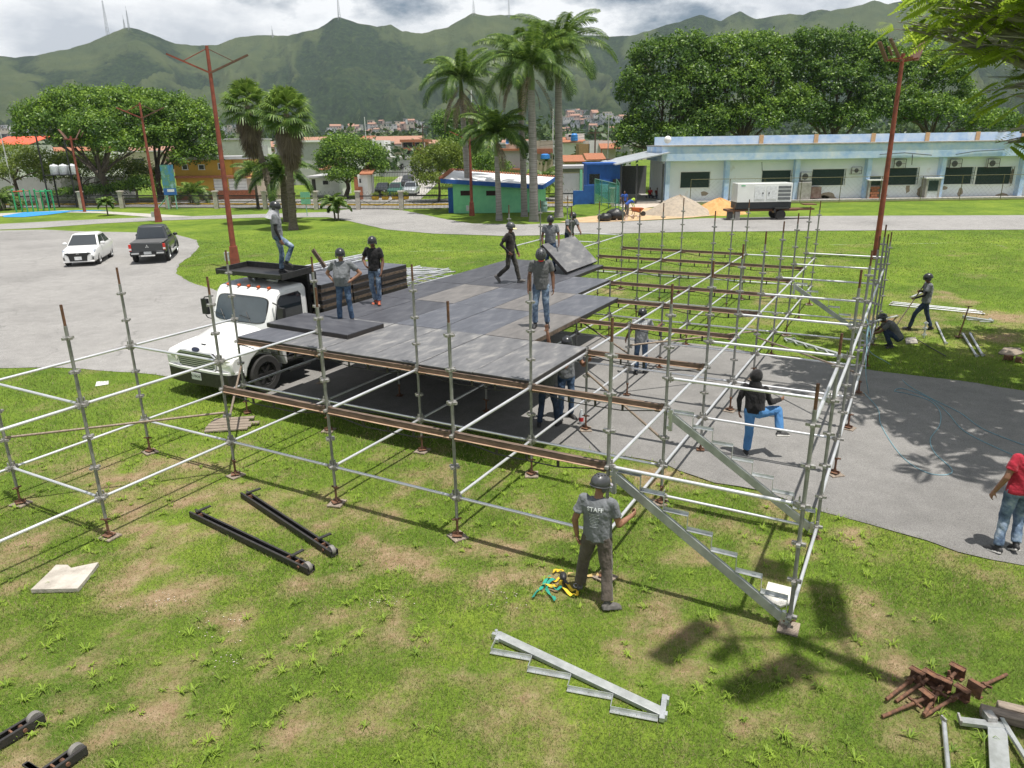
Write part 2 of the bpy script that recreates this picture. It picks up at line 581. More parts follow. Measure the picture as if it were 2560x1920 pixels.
mg = bpy.data.materials.new('lawn')
mg.use_nodes = True
n, l = mg.node_tree.nodes, mg.node_tree.links
b = n['Principled BSDF']
b.inputs['Roughness'].default_value = 0.95
b.inputs['Specular IOR Level'].default_value = 0.15
t = n.new('ShaderNodeTexCoord')
def gnz(s, d, r=0.6):
    q = n.new('ShaderNodeTexNoise')
    q.inputs['Scale'].default_value = s
    q.inputs['Detail'].default_value = d
    q.inputs['Roughness'].default_value = r
    l.new(t.outputs['Object'], q.inputs[0])
    return q.outputs['Fac']
def gramp(f, st):
    r = n.new('ShaderNodeValToRGB')
    e = r.color_ramp.elements
    while len(e) < len(st):
        e.new(0.5)
    for q, (p, c) in zip(e, st):
        q.position = p
        q.color = (*c, 1)
    l.new(f, r.inputs[0])
    return r.outputs[0]
def gmix(f, a, b_, mode='MIX'):
    q = n.new('ShaderNodeMix'); q.data_type = 'RGBA'; q.blend_type = mode
    if isinstance(f, float):
        q.inputs['Factor'].default_value = f
    else:
        l.new(f, q.inputs['Factor'])
    l.new(a, q.inputs['A']); l.new(b_, q.inputs['B'])
    return q.outputs['Result']
def gmath(op, a, b_):
    q = n.new('ShaderNodeMath'); q.operation = op; q.use_clamp = True
    for i, v in enumerate((a, b_)):
        if isinstance(v, float):
            q.inputs[i].default_value = v
        else:
            l.new(v, q.inputs[i])
    return q.outputs[0]
at = n.new('ShaderNodeAttribute'); at.attribute_name = 'dry'
green = gramp(gnz(0.23, 6), [(0.28, (0.076, 0.140, 0.022)), (0.5, (0.135, 0.215, 0.028)), (0.72, (0.205, 0.285, 0.040))])
green = gmix(1.0, green, gramp(gnz(1.7, 7, 0.7), [(0.3, (0.62, 0.70, 0.62)), (0.7, (1.24, 1.14, 1.1))]), 'MULTIPLY')
green = gmix(1.0, green, gramp(gnz(34, 4, 0.75), [(0.3, (0.55, 0.58, 0.5)), (0.7, (1.36, 1.30, 1.35))]), 'MULTIPLY')
soil = gramp(gnz(5, 8, 0.7), [(0.3, (0.20, 0.135, 0.075)), (0.5, (0.29, 0.21, 0.125)), (0.7, (0.37, 0.285, 0.18))])
soil = gmix(1.0, soil, gramp(gnz(60, 4), [(0.3, (0.72,) * 3), (0.7, (1.2,) * 3)]), 'MULTIPLY')
fac = gmath('ADD', at.outputs['Fac'], gmath('MULTIPLY', gmath('SUBTRACT', gnz(11, 8, 0.78), 0.40), 1.3))
fac = gramp(fac, [(0.34, (0, 0, 0)), (0.92, (1, 1, 1))])
l.new(gmix(fac, green, soil), b.inputs['Base Color'])
bp = n.new('ShaderNodeBump'); bp.inputs['Strength'].default_value = 0.8; bp.inputs['Distance'].default_value = 0.03
l.new(gnz(22, 7, 0.75), bp.inputs['Height']); l.new(bp.outputs[0], b.inputs['Normal'])
tag(np_mesh('ground', gv, gf, mg, attrs={'dry': dry}, smooth=True), kind='structure')
cutA, cutB = G(560, 733), G(500, 955)
k0 = next(i for i, q in enumerate(LOT) if (q - G(600, 975)).length < .01)
k1 = next(i for i, q in enumerate(LOT) if (q - G(560, 733)).length < .01)
sheet('driveway', LOT[k0:k1 + 1], 0.004, A3, seed=1.0)
sheet('parking_lot', LOT[:k0 + 1] + LOT[k1:], 0.0045, A1, seed=2.0)
sheet('road', ROAD, 0.008, A2, seed=5.0, step=0.6)
sheet('path', PATHW, 0.012, mat('path_concrete', (0.42, 0.40, 0.36), 0.9, bump=0.2, scale=2), jit=0.03, step=0.8, seed=9.0)

# ---------------------------------------------------------------- grass
def grass_mesh(name, x, y, hgt, wid, tone, lean, m, z0=-0.012):
    k = len(x)
    a = RNG.uniform(0, 2 * np.pi, k)
    la = RNG.uniform(0, 2 * np.pi, k)
    dx, dy = np.cos(a) * wid / 2, np.sin(a) * wid / 2
    tx, ty = np.cos(la) * lean * hgt, np.sin(la) * lean * hgt
    z = np.full(k, z0)
    v = np.empty((k, 3, 3))
    v[:, 0] = np.stack([x - dx, y - dy, z], 1)
    v[:, 1] = np.stack([x + dx, y + dy, z], 1)
    v[:, 2] = np.stack([x + tx, y + ty, z + hgt * np.sqrt(np.maximum(0.05, 1 - 0.5 * lean ** 2))], 1)
    f = np.arange(k * 3).reshape(-1, 3)
    o = np_mesh(name, v.reshape(-1, 3), f, m, attrs={'tone': np.repeat(tone, 3)})
    return o
def blade_mat(name, stops):
    m = bpy.data.materials.new(name)
    m.use_nodes = True
    nn, ll = m.node_tree.nodes, m.node_tree.links
    bb = nn['Principled BSDF']
    bb.inputs['Roughness'].default_value = 0.6
    bb.inputs['Specular IOR Level'].default_value = 0.25
    a = nn.new('ShaderNodeAttribute'); a.attribute_name = 'tone'
    r = nn.new('ShaderNodeValToRGB')
    e = r.color_ramp.elements
    while len(e) < len(stops):
        e.new(0.5)
    for q, (p, c) in zip(e, stops):
        q.position = p
        q.color = (*c, 1)
    ll.new(a.outputs['Fac'], r.inputs[0])
    ll.new(r.outputs[0], bb.inputs['Base Color'])
    tr = nn.new('ShaderNodeBsdfTranslucent')
    ll.new(r.outputs[0], tr.inputs['Color'])
    ms = nn.new('ShaderNodeMixShader'); ms.inputs[0].default_value = 0.42
    ll.new(bb.outputs[0], ms.inputs[1]); ll.new(tr.outputs[0], ms.inputs[2])
    ll.new(ms.outputs[0], nn['Material Output'].inputs['Surface'])
    return m
MBL = blade_mat('grass_blades', [(0.0, (0.46, 0.38, 0.22)), (0.22, (0.34, 0.31, 0.14)), (0.36, (0.20, 0.24, 0.066)), (0.65, (0.125, 0.21, 0.040)), (1.0, (0.32, 0.45, 0.06))])
def dry_at(x, y):
    i = np.clip(((x - GX[0, 0]) / 0.15).astype(int), 0, nx - 1)
    j = np.clip(((y - GY[0, 0]) / 0.15).astype(int), 0, ny - 1)
    return DRY[j, i]
def scatter(y0, y1, dens, hw):
    area = (y1 - y0) * (hw(y0) + hw(y1))
    k = int(area * dens)
    y = RNG.uniform(y0, y1, k)
    x = RNG.uniform(-1, 1, k) * hw(y)
    return x, y
hw = lambda y: (0.97 * y + 1.9) * 0.76 + 0.5
gx_, gy_, gh_, gw_, gt_ = [], [], [], [], []
for y0, y1, dens, h0, h1, w in ((3.6, 8.0, 4300, .022, .055, .0070), (8.0, 12.5, 2300, .028, .06, .010), (12.5, 19, 560, .04, .08, .016), (19, 30, 330, .03, .06, .018), (30, 41.5, 160, .035, .07, .026), (41.5, 56, 55, .04, .08, .036)):
    x, y = scatter(y0, y1, dens, hw)
    ok = ~in_paved(x + .07 * RNG.normal(size=len(x)), y + .07 * RNG.normal(size=len(x))) & (RNG.random(len(x)) < 1 - sstep(44, 56, y))
    x, y = x[ok], y[ok]
    d = dry_at(x, y) + 0.10 * RNG.normal(size=len(x))
    lush = nfbm(x, y, 0.5, 31.0, 3)
    keep = RNG.random(len(x)) < np.clip(1.15 - 0.70 * d, 0.32, 1)
    x, y, d, lush = x[keep], y[keep], d[keep], lush[keep]
    gx_.append(x); gy_.append(y)
    gh_.append(RNG.uniform(h0, h1, len(x)) * (1.1 - 0.45 * np.clip(d, 0, 1)))
    gw_.append(np.full(len(x), w) * RNG.uniform(0.6, 1.2, len(x)))
    straw = (RNG.random(len(x)) < np.clip(d * 1.05 + 0.06, 0.10, 0.95) * np.where(y < 15, 1, .55))
    gt_.append(np.where(straw, RNG.uniform(0, 0.26, len(x)), np.clip(0.66 + 0.42 * lush + 0.24 * RNG.normal(size=len(x)), 0.36, 1)))
x, y = np.concatenate(gx_), np.concatenate(gy_)
tag(grass_mesh('grass', x, y, np.concatenate(gh_), np.concatenate(gw_), np.concatenate(gt_), RNG.uniform(0.25, 1.05, len(x)), MBL),
    'short trampled lawn grass with dry straw between', 'grass', kind='stuff')
# broad-bladed weed tufts
tv, tf, tt = [], [], []
k = 0
x, y = scatter(3.8, 15.0, 9.0, hw)
ok = ~in_paved(x, y) & (dry_at(x, y) < 0.62 + 0.2 * RNG.random(len(x))) & (RNG.random(len(x)) < sstep(-0.25, 0.35, nfbm(x, y, 0.45, 77.0, 3)))
for cx, cy in zip(x[ok], y[ok]):
    s = random.uniform(0.05, 0.13)
    base = random.uniform(0.82, 1.08)
    for q in range(random.randint(9, 17)):
        a = random.uniform(0, 6.283)
        L = s * random.uniform(0.6, 1.25)
        w = random.uniform(0.004, 0.007)
        px_, py_ = -math.sin(a) * w, math.cos(a) * w
        h = L * random.uniform(0.25, 0.7)
        p0 = (cx + random.uniform(-.015, .015), cy + random.uniform(-.015, .015))
        p1 = (p0[0] + math.cos(a) * L * .5, p0[1] + math.sin(a) * L * .5)
        p2 = (p0[0] + math.cos(a) * L, p0[1] + math.sin(a) * L)
        tv += [(p0[0] - px_, p0[1] - py_, -.01), (p0[0] + px_, p0[1] + py_, -.01), (p1[0] - px_, p1[1] - py_, h), (p1[0] + px_, p1[1] + py_, h), (p2[0], p2[1], h * .55)]
        tf += [(k, k + 1, k + 3), (k, k + 3, k + 2), (k + 2, k + 3, k + 4)]
        tt += [min(1, max(.36, base + random.uniform(-.15, .1)))] * 5
        k += 5
tag(np_mesh('weed_tufts', np.array(tv), np.array(tf), MBL, attrs={'tone': tt}), 'bright green broad-bladed weed tufts in the lawn', 'weeds', kind='stuff')
# pale pebbles in the bare soil
pm = MB()
for cx, cy, sp_, cnt in ((965, 1502, .16, 22), (398, 1498, .14, 22), (540, 1570, .2, 20), (570, 1650, .18, 22), (1260, 1500, .16, 20)):
    p = G(cx, cy)
    for q in range(cnt):
        s = random.uniform(.005, .012)
        pm.ell((p.x + random.gauss(0, sp_), p.y + random.gauss(0, sp_ * .8), s * .3), (s, s * .8, s * .6), seg=6, rings=3)
tag(pm.build('gravel', mat('pebble', (0.55, 0.50, 0.42), 0.9)), 'pale pebbles strewn in bare soil', 'gravel', kind='stuff')

# ---------------------------------------------------------------- mountains
SKYL = [(-400, 160), (-150, 150), (0, 138), (39, 144), (97, 136), (175, 120), (233, 101), (280, 80), (311, 67), (346, 72), (389, 87), (439, 107), (505, 113), (544, 111), (591, 93),
        (661, 87), (719, 87), (797, 70), (836, 45), (850, 41), (893, 56), (943, 66), (978, 60), (1005, 76), (1056, 82), (1122, 66), (1184, 31), (1219, 39), (1270, 35),
        (1350, 52), (1430, 82), (1530, 91), (1589, 87), (1647, 66), (1710, 49), (1750, 35), (1801, 52), (1850, 27), (1890, 47), (1972, 31), (2007, 37), (2046, 21),
        (2077, 25), (2120, 19), (2186, 0), (2221, 10), (2300, -12), (2400, -30), (2560, -30), (2800, -10), (3100, 20)]
saz, sel = [], []
for px, py in SKYL:
    d = ray(px, py)
    saz.append(math.atan2(d.x, d.y)); sel.append(d.z / math.hypot(d.x, d.y))
na, nr = 900, 130
az = np.linspace(R(-52), R(52), na)
RI = 1000.0
el = np.interp(az, saz, sel)
el = el + 0.0011 * nfbm(az * 90, az * 0, 1.0, 3.0, 4)
A, T = np.meshgrid(az, np.linspace(0, 1.35, nr))
ridge = 2500 + 260 * nfbm(az * 5, az * 0 + 2, 1.0, 6.0, 3)
Rr = RI + (ridge[None, :] - RI) * T
H = np.interp(A, az, el) * ridge[None, :] + CAM_H
Tc = np.clip(T, 0, 1)
prof = np.where(T <= 1, 0.16 * Tc + 0.84 * np.power(Tc, 1.75), 1 - 1.3 * np.maximum(T - 1, 0) ** 1.3)
X, Y = Rr * np.sin(A), Rr * np.cos(A)
def ridged(x, y, seed, o, sharp=1.0):
    t, a_, f_ = 0, 1.0, 1.0
    for k in range(o):
        q = 1 - np.abs(nz2(x * f_ + seed + 31.7 * k, y * f_ + seed * 2.3 + 11.9 * k))
        t = t + a_ * q ** (1.6 * sharp)
        a_ *= 0.5
        f_ *= 2.1
    return t / 1.9
wob = 0.09 * nfbm(X, Y, 0.0016, 2.2, 4)
spA = ridged((A + wob) * 13, T * 0.75, 3.0, 2, 1.3)
spB = ridged((A + wob * 1.6) * 34 + T * 1.3, T * 2.0, 8.0, 3, 1.1)
spC = ridged(X * 0.0075, Y * 0.0050, 5.0, 4)
spur = 0.50 * spA + 0.30 * spB + 0.20 * spC            # near 1 on a spur, low in a gully
w_ = np.where(T < 1, np.sin(np.pi * Tc) ** 0.8, 0)
Z = H * np.maximum(0, prof + 0.56 * w_ * (spur - 0.66)) - 3.0 * (T < 0.02)
Z += (26 * (spC - 0.6) + 7 * nfbm(X, Y, 0.025, 7.0, 4)) * w_
v = np.stack([X.ravel(), Y.ravel(), Z.ravel()], 1)
ii = np.arange(na * nr).reshape(nr, na)
f = np.stack([ii[:-1, :-1], ii[:-1, 1:], ii[1:, 1:], ii[1:, :-1]], -1).reshape(-1, 4)
raw = -1.0 * spur + 0.16 * nfbm(X, Y, 0.006, 4.0, 5)
rank = np.empty(raw.size); rank[np.argsort(raw.ravel())] = np.linspace(0, 1, raw.size)
rank = rank.reshape(raw.shape)                           # gullies near 1, spurs near 0
forest = np.clip(0.43 + 0.62 * (rank - 0.5) + 0.60 * (1 - sstep(0.22, 0.62, T)) - 0.10 * sstep(0.05, 0.5, A) - 0.14 * sstep(-0.35, -0.6, A), 0, 1)
mm = bpy.data.materials.new('mountain_slope')
mm.use_nodes = True
n, l = mm.node_tree.nodes, mm.node_tree.links
b = n['Principled BSDF']
b.inputs['Roughness'].default_value = 1.0
b.inputs['Specular IOR Level'].default_value = 0.05
t = n.new('ShaderNodeTexCoord')
at = n.new('ShaderNodeAttribute'); at.attribute_name = 'forest'
grassc = gramp(gnz(0.012, 6), [(0.3, (0.054, 0.082, 0.030)), (0.7, (0.108, 0.134, 0.048))])
treec = gramp(gnz(0.075, 6, 0.80), [(0.34, (0.006, 0.014, 0.006)), (0.52, (0.026, 0.050, 0.016)), (0.70, (0.072, 0.112, 0.030))])
fac = gramp(gmath('ADD', at.outputs['Fac'], gmath('SUBTRACT', gnz(0.035, 6, 0.7), 0.5)), [(0.36, (0, 0, 0)), (0.56, (1, 1, 1))])
l.new(gmix(fac, grassc, treec), b.inputs['Base Color'])
bp = n.new('ShaderNodeBump'); bp.inputs['Strength'].default_value = 1.0; bp.inputs['Distance'].default_value = 11.0
l.new(gnz(0.075, 6, 0.80), bp.inputs['Height']); l.new(bp.outputs[0], b.inputs['Normal'])
v_m, f_m = v.copy(), f.copy()
mo = tag(np_mesh('mountains', v, f, mm, attrs={'forest': forest.ravel()}, smooth=True), kind='structure')

# ---------------------------------------------------------------- air between here and the mountains
hz = MB().box((0, 1600, 324), (8400, 5200, 652))
hm = bpy.data.materials.new('haze')
hm.use_nodes = True
hm.node_tree.nodes.clear()
pv = hm.node_tree.nodes.new('ShaderNodeVolumePrincipled')
pv.inputs['Color'].default_value = (0.74, 0.86, 1.0, 1)
pv.inputs['Density'].default_value = 0.000085
pv.inputs['Anisotropy'].default_value = 0.2
hm.node_tree.links.new(pv.outputs[0], hm.node_tree.nodes.new('ShaderNodeOutputMaterial').inputs['Volume'])
tag(hz.build('haze', hm, smooth=False), 'pale blue haze over the valley', 'haze', kind='stuff')
# ---------------------------------------------------------------- scaffold
M_POST = mat('galvanised_dull', (0.31, 0.31, 0.295), 0.55, 0.30, col2=(0.20, 0.20, 0.19), scale=7, bump=0.08)
M_PIPE = mat('galvanised_bright', (0.74, 0.75, 0.77), 0.42, 0.60, col2=(0.55, 0.56, 0.58), scale=5, bump=0.05, stretch=(0.4, 4, 4))
M_HEAD = mat('cast_coupler', (0.46, 0.46, 0.45), 0.5, 0.4, col2=(0.22, 0.20, 0.18), scale=22, bump=0.15)
M_RUST = mat('rusty_steel', (0.215, 0.105, 0.058), 0.85, 0.15, col2=(0.085, 0.046, 0.031), scale=16, bump=0.3)
M_BEAM = mat('rusty_beam', (0.215, 0.150, 0.110), 0.78, 0.25, col2=(0.095, 0.070, 0.055), scale=9, bump=0.25, stretch=(0.5, 3, 3))
M_BEAM_LIT = mat('beam_flange_lit', (0.52, 0.36, 0.245), 0.75, 0.1, col2=(0.34, 0.22, 0.145), scale=8, bump=0.2, stretch=(0.5, 3, 3))  # lighter rust tone with sunlight on the flange put into the colour
M_OLD = mat('old_brown_pipe', (0.34, 0.28, 0.22), 0.6, 0.4, col2=(0.20, 0.15, 0.11), scale=10, bump=0.1, stretch=(0.5, 3, 3))
M_DARK = mat('dark_steel', (0.055, 0.052, 0.05), 0.55, 0.4, scale=12)
M_WOOD = mat('grey_timber', (0.34, 0.28, 0.22), 0.9, col2=(0.18, 0.145, 0.115), scale=5, bump=0.4, stretch=(1, 9, 9))
ZL = 0.68
def post_mesh(top, name):
    b = MB()
    b.tube((0, 0, .30), (0, 0, top), .0242, seg=12)
    z = ZL
    while z < top - 0.05:
        b.tube((0, 0, z - .028), (0, 0, z + .028), .031, seg=12, mi=1)
        for a in range(4):
            q = Matrix.Rotation(a * math.pi / 2 + GYAW, 3, 'Z')
            b.box(q @ Vector((.054, 0, z)), (.052, .048, .036), rot=q, mi=1)
        z += 0.5
    return b.mesh(name, [M_POST, M_HEAD])
POST = {3.36: post_mesh(3.36, 'post'), 1.66: post_mesh(1.70, 'post')}
sp_ = MB().tube((0, 0, 3.34), (0, 0, 3.66), .0195, seg=10).mesh('spigot', M_RUST)
jb = MB().tube((0, 0, .02), (0, 0, .50), .0185, seg=10)
jb.tube((0, 0, .27), (0, 0, .31), .031, seg=8).box((0, 0, .29), (.15, .022, .022), rz=.5)
jb.box((0, 0, .028), (.15, .15, .008)).box((.04, 0, .05), (.09, .008, .035)).box((-.04, 0, .05), (.09, .008, .035)).tube((0, 0, .03), (0, 0, .09), .027, seg=8)
JACK = jb.mesh('base_jack', M_RUST)
SOLE = MB().box((0, 0, .012), (.27, .24, .022), rz=.35).mesh('sole_board', M_WOOD)
def ledger_mesh(L, m, name):
    b = MB().tube((.075, 0, 0), (L - .075, 0, 0), .0242, seg=12)
    for x, s in ((.062, 1), (L - .062, -1)):
        b.box((x, 0, 0), (.062, .044, .075), mi=1)
        b.box((x - s * .012, 0, .02), (.018, .026, .17), mi=1)
        b.tube((x + s * .02, 0, 0), (x + s * .05, 0, 0), .030, seg=10, mi=1)
    return b.mesh(name, [m, M_HEAD])
LED = {'u': ledger_mesh(DU, M_PIPE, 'ledger'), 'v': ledger_mesh(DV, M_PIPE, 'ledger')}
def beam_mesh(L):
    b = MB()
    b.bar((.045, -.028, .02), (L - .045, -.028, .02), .008, .085)          # web
    b.bar((.045, 0, .060), (L - .045, 0, .060), .064, .007)                # upper flange
    b.bar((.045, -.036, -.024), (L - .045, -.036, -.024), .052, .007, mi=1)   # lower flange, its sunlit look painted in by a lighter material
    b.box((.06, 0, .0), (.05, .05, .15)).box((L - .06, 0, .0), (.05, .05, .15))
    b.box((.12, 0, -.045), (.10, .045, .05)).box((L - .12, 0, -.045), (.10, .045, .05))
    b.path([(.10, 0, -.05), (L * .30, 0, -.15), (L * .70, 0, -.15), (L - .10, 0, -.05)], .009, seg=6, mi=2)
    for x in (L * .30, L * .5, L * .70):
        b.box((x, 0, -.085), (.034, .022, .13), mi=2)
    return b.mesh('truss_beam', [M_BEAM, M_BEAM_LIT, M_DARK])
BEAM = beam_mesh(DU)
SCAF = thing('scaffold', 'grey tubular stage scaffold with rusty beams, half decked, spread over lawn and asphalt', 'scaffold', GR(2.5, 4, 0))
SO = SCAF.location.copy()
def sc(name, me, p, rz=0.0, rot=None):
    return inst(name, me, SCAF, p - SO, rz=rz, rot=rot)
QU = GYAW
QV = GYAW + math.pi / 2
posts = {}
def post(i, j, dz=0.0, short=False, sole=False, jx=0.0):
    p = GR(i, j, dz)
    o = sc('post', POST[1.66 if short else 3.36], p)
    if not short:
        inst('spigot', sp_, o, rz=random.uniform(0, 6))
    z = -dz
    jk = inst('base_jack', JACK, o, (0, 0, z + (.022 if sole else 0)), rz=random.uniform(0, 6))
    if dz < -.3:
        jk.location.z = .48
        jk.scale = (1, 1, .45)
    if sole:
        inst('sole_board', SOLE, o, (0, 0, z), rz=random.uniform(0, 3))
    posts[(i, j)] = o
TALL = [(0, 0), (1, 0), (0, 1), (1, 1), (2, 1), (3, 1), (4, 1), (0, 2), (1, 2), (2, 2), (3, 2), (4, 2), (4, 3), (4, 4), (4, 5), (4, 6), (4, 7), (4, 8), (4, 9),
        (5, 3), (5, 4), (5, 5), (5, 6), (0, 7), (0, 8), (0, 9), (1, 7), (1, 8), (1, 9), (2, 7), (2, 8), (2, 9), (3, 7), (3, 8), (3, 9)]
SHORT = [(i, j) for j in (3, 4, 5, 6) for i in (0, 1, 2, 3)]
for q, (i, j) in enumerate(TALL):
    post(i, j, sole=(q % 5 != 2) or j < 2)
for i, j in SHORT:
    post(i, j, short=True, sole=(i + j) % 3 == 0)
post(5, 1, -0.5, sole=True)
post(5, 2, -0.5)
post(5, 7, -0.5)
post(5, 8, -0.7)
def L_u(i, j, z):
    sc('ledger', LED['u'], GR(i, j, z), QU)
def L_v(i, j, z):
    sc('ledger', LED['v'], GR(i, j, z), QV)
Z0, Z1, Z2 = ZL, ZL + 1.0, ZL + 1.5
# lower lift
L_u(0, 0, Z0); L_v(0, -1, Z0); L_v(1, -1, Z0); L_v(0, -1, Z2); L_v(1, -1, Z2); L_v(0, 0, Z0); L_v(1, 0, Z0)
for j in range(1, 10):
    for i in range(0, 4):
        L_u(i, j, Z0)
    if j in (3, 4, 5, 6, 7):
        L_u(4, j, Z0)
L_u(4, 2, .15)
for i in range(0, 5):
    for j in range(1, 9):
        L_v(i, j, Z0)
for j in range(2, 7):
    L_v(5, j, Z0)
L_v(5, 1, .18)
# upper lift rails
for a in ((0, 0), (1, 0), (0, 1), (1, 1), (0, 7), (0, 8), (1, 7), (1, 8)):
    L_v(*a, Z2)
for a in ((0, 0), (0, 1), (0, 8), (0, 9), (4, 2), (4, 3), (4, 4), (4, 5), (4, 6), (4, 7), (4, 8)):
    L_u(*a, Z2)
for j in range(2, 7):
    L_v(5, j, Z2)
L_v(5, 1, ZL + 2.0)
L_u(4, 1, Z1)
L_u(3, 9, Z1)
# deck level
for i, js in ((2, range(1, 2)), (3, range(1, 9)), (4, range(1, 9)), (2, range(5, 9)), (1, range(6, 7))):
    for j in js:
        L_v(i, j, Z1)
for j in range(1, 10):
    for i in range(0, 4):
        if (j == 1 and i == 0) or (j == 9 and i in (0, 3)) or (j == 8 and i == 0):
            continue
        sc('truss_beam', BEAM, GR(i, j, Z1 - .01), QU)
# plan braces
def brace(a, b, za, zb):
    p, q = GR(*a, za), GR(*b, zb)
    d = q - p
    me = MB().tube((0, 0, 0), (0, 0, d.length), .0215, seg=10).mesh('brace', M_OLD)
    sc('brace', me, p, rot=d.to_track_quat('Z', 'Y'))
brace((0, 0), (1, 1), 1.22, 1.24)
brace((1, 1), (0, 2), 1.04, 1.12)
brace((3, 4), (4, 5), 1.22, 1.26)
brace((4, 5), (5, 4), 1.10, 1.22)
brace((2, 5), (3, 4), 1.10, 1.02)
brace((3, 3), (4, 2), 1.25, 1.12)

# ---------------------------------------------------------------- stage panels
def panel_mat(name, c1, c2, worn):
    return mat(name, c1, 0.50, col2=c2, scale=1.9, detail=12, stretch=(2.2, .8, 1), coord='Object', bump=0.12, bscale=30, stops=[(0.28, c2), (0.52, c1), (0.80, worn)], spec=0.45)
PM = [panel_mat('film_ply_dark', (0.070, 0.072, 0.083), (0.040, 0.041, 0.049), (0.130, 0.130, 0.138)),
      panel_mat('film_ply_blue_grey', (0.102, 0.108, 0.126), (0.068, 0.072, 0.086), (0.20, 0.20, 0.21)),
      panel_mat('film_ply_brown_grey', (0.165, 0.155, 0.148), (0.100, 0.095, 0.092), (0.25, 0.23, 0.21)),
      panel_mat('film_ply_worn', (0.160, 0.160, 0.164), (0.085, 0.087, 0.095), (0.37, 0.355, 0.33))]
M_FRM = mat('panel_frame', (0.20, 0.145, 0.10), 0.7, 0.2, col2=(0.07, 0.055, 0.045), scale=9, bump=0.1)
M_FRMD = mat('panel_frame_dark', (0.045, 0.04, 0.038), 0.6, 0.3, scale=9)
PW, PL = DU / 2 - .010, DV - .012
def frame_mesh(w, l, m):
    b = MB()
    for s in (-1, 1):
        b.box((s * (w / 2 - .016), 0, -.058), (.032, l, .085))
        b.box((0, s * (l / 2 - .016), -.0585), (w - .068, .032, .083))
    for y in (-l / 4, 0, l / 4):
        b.box((0, y, -.062), (w - .068, .04, .066))
    return b.mesh('panel_frame', m)
PLY = [MB().box((0, 0, -.008), (PW - .006, PL - .006, .014)).mesh('plywood_sheet', m) for m in PM]
FRM, FRMD = frame_mesh(PW, PL, M_FRM), frame_mesh(PW, PL, M_FRMD)
ORD = ['first', 'second', 'third', 'fourth', 'fifth', 'sixth']
ROWN = {2: 'front deck row', 3: 'second deck row', 4: 'third deck row', 5: 'fourth deck row', 6: 'rearmost deck row'}
LOOK = {0: 'dark black', 1: 'blue-grey', 2: 'brownish grey', 3: 'pale worn'}
VAR = {2: [1, 0, 0, 3, 3, 3], 3: [0, 0, 2, 1, 0], 4: [0, 0, 1, 0, 0], 5: [0, 2, 0, 2, 0], 6: [0, 1, 1]}
VAR = {2: [1, 3, 3, 3, 3, 3], 3: [0, 0, 1, 1, 2], 4: [0, 2, 1, 2, 1], 5: [0, 0, 0, 1], 6: [0, 0, 0]}
def panel(label, loc, var, rz=None, rot=None, dark=False, group='stage deck panels'):
    t = thing('stage_panel', label, 'stage panel', loc, 0, group)
    if rot is not None:
        t.rotation_mode = 'QUATERNION'
        t.rotation_quaternion = rot
    else:
        t.rotation_euler.z = rz
    inst('plywood_sheet', PLY[var], t)
    inst('panel_frame', FRMD if dark else FRM, t)
    return t
ZD = 1.785
for j, vs in VAR.items():
    for k, v in enumerate(vs):
        panel('%s stage panel, %s from the truck in the %s' % (LOOK[v], ORD[k], ROWN[j]),
              GR(.25 + k * .5, j + .5, ZD + random.uniform(-.003, .004)), v, QU + random.uniform(-.003, .003), dark=(v != 2))
# a loose panel laid across the front row, and one being tipped into place
panel('loose black stage panel lying crosswise on top of the deck beside the truck cab', GR(.49, 2.60, ZD + .103), 0, QU + math.pi / 2 - R(2), dark=True)
a_ = R(43)
w0 = GR(1.35, 6.57, ZD + .02)
pc = w0 - UD * (PW / 2 * math.cos(a_)) + Vector((0, 0, PW / 2 * math.sin(a_))) + (UD * math.sin(a_) + Vector((0, 0, math.cos(a_)))) * .10
ax = (UD * math.cos(a_) - Vector((0, 0, math.sin(a_)))).normalized()
TQ = Matrix((ax, VD, ax.cross(VD))).transposed().to_quaternion()
panel('scuffed grey stage panel tilted up at the back right of the deck, held by workers', pc, 3, rot=TQ, dark=True)

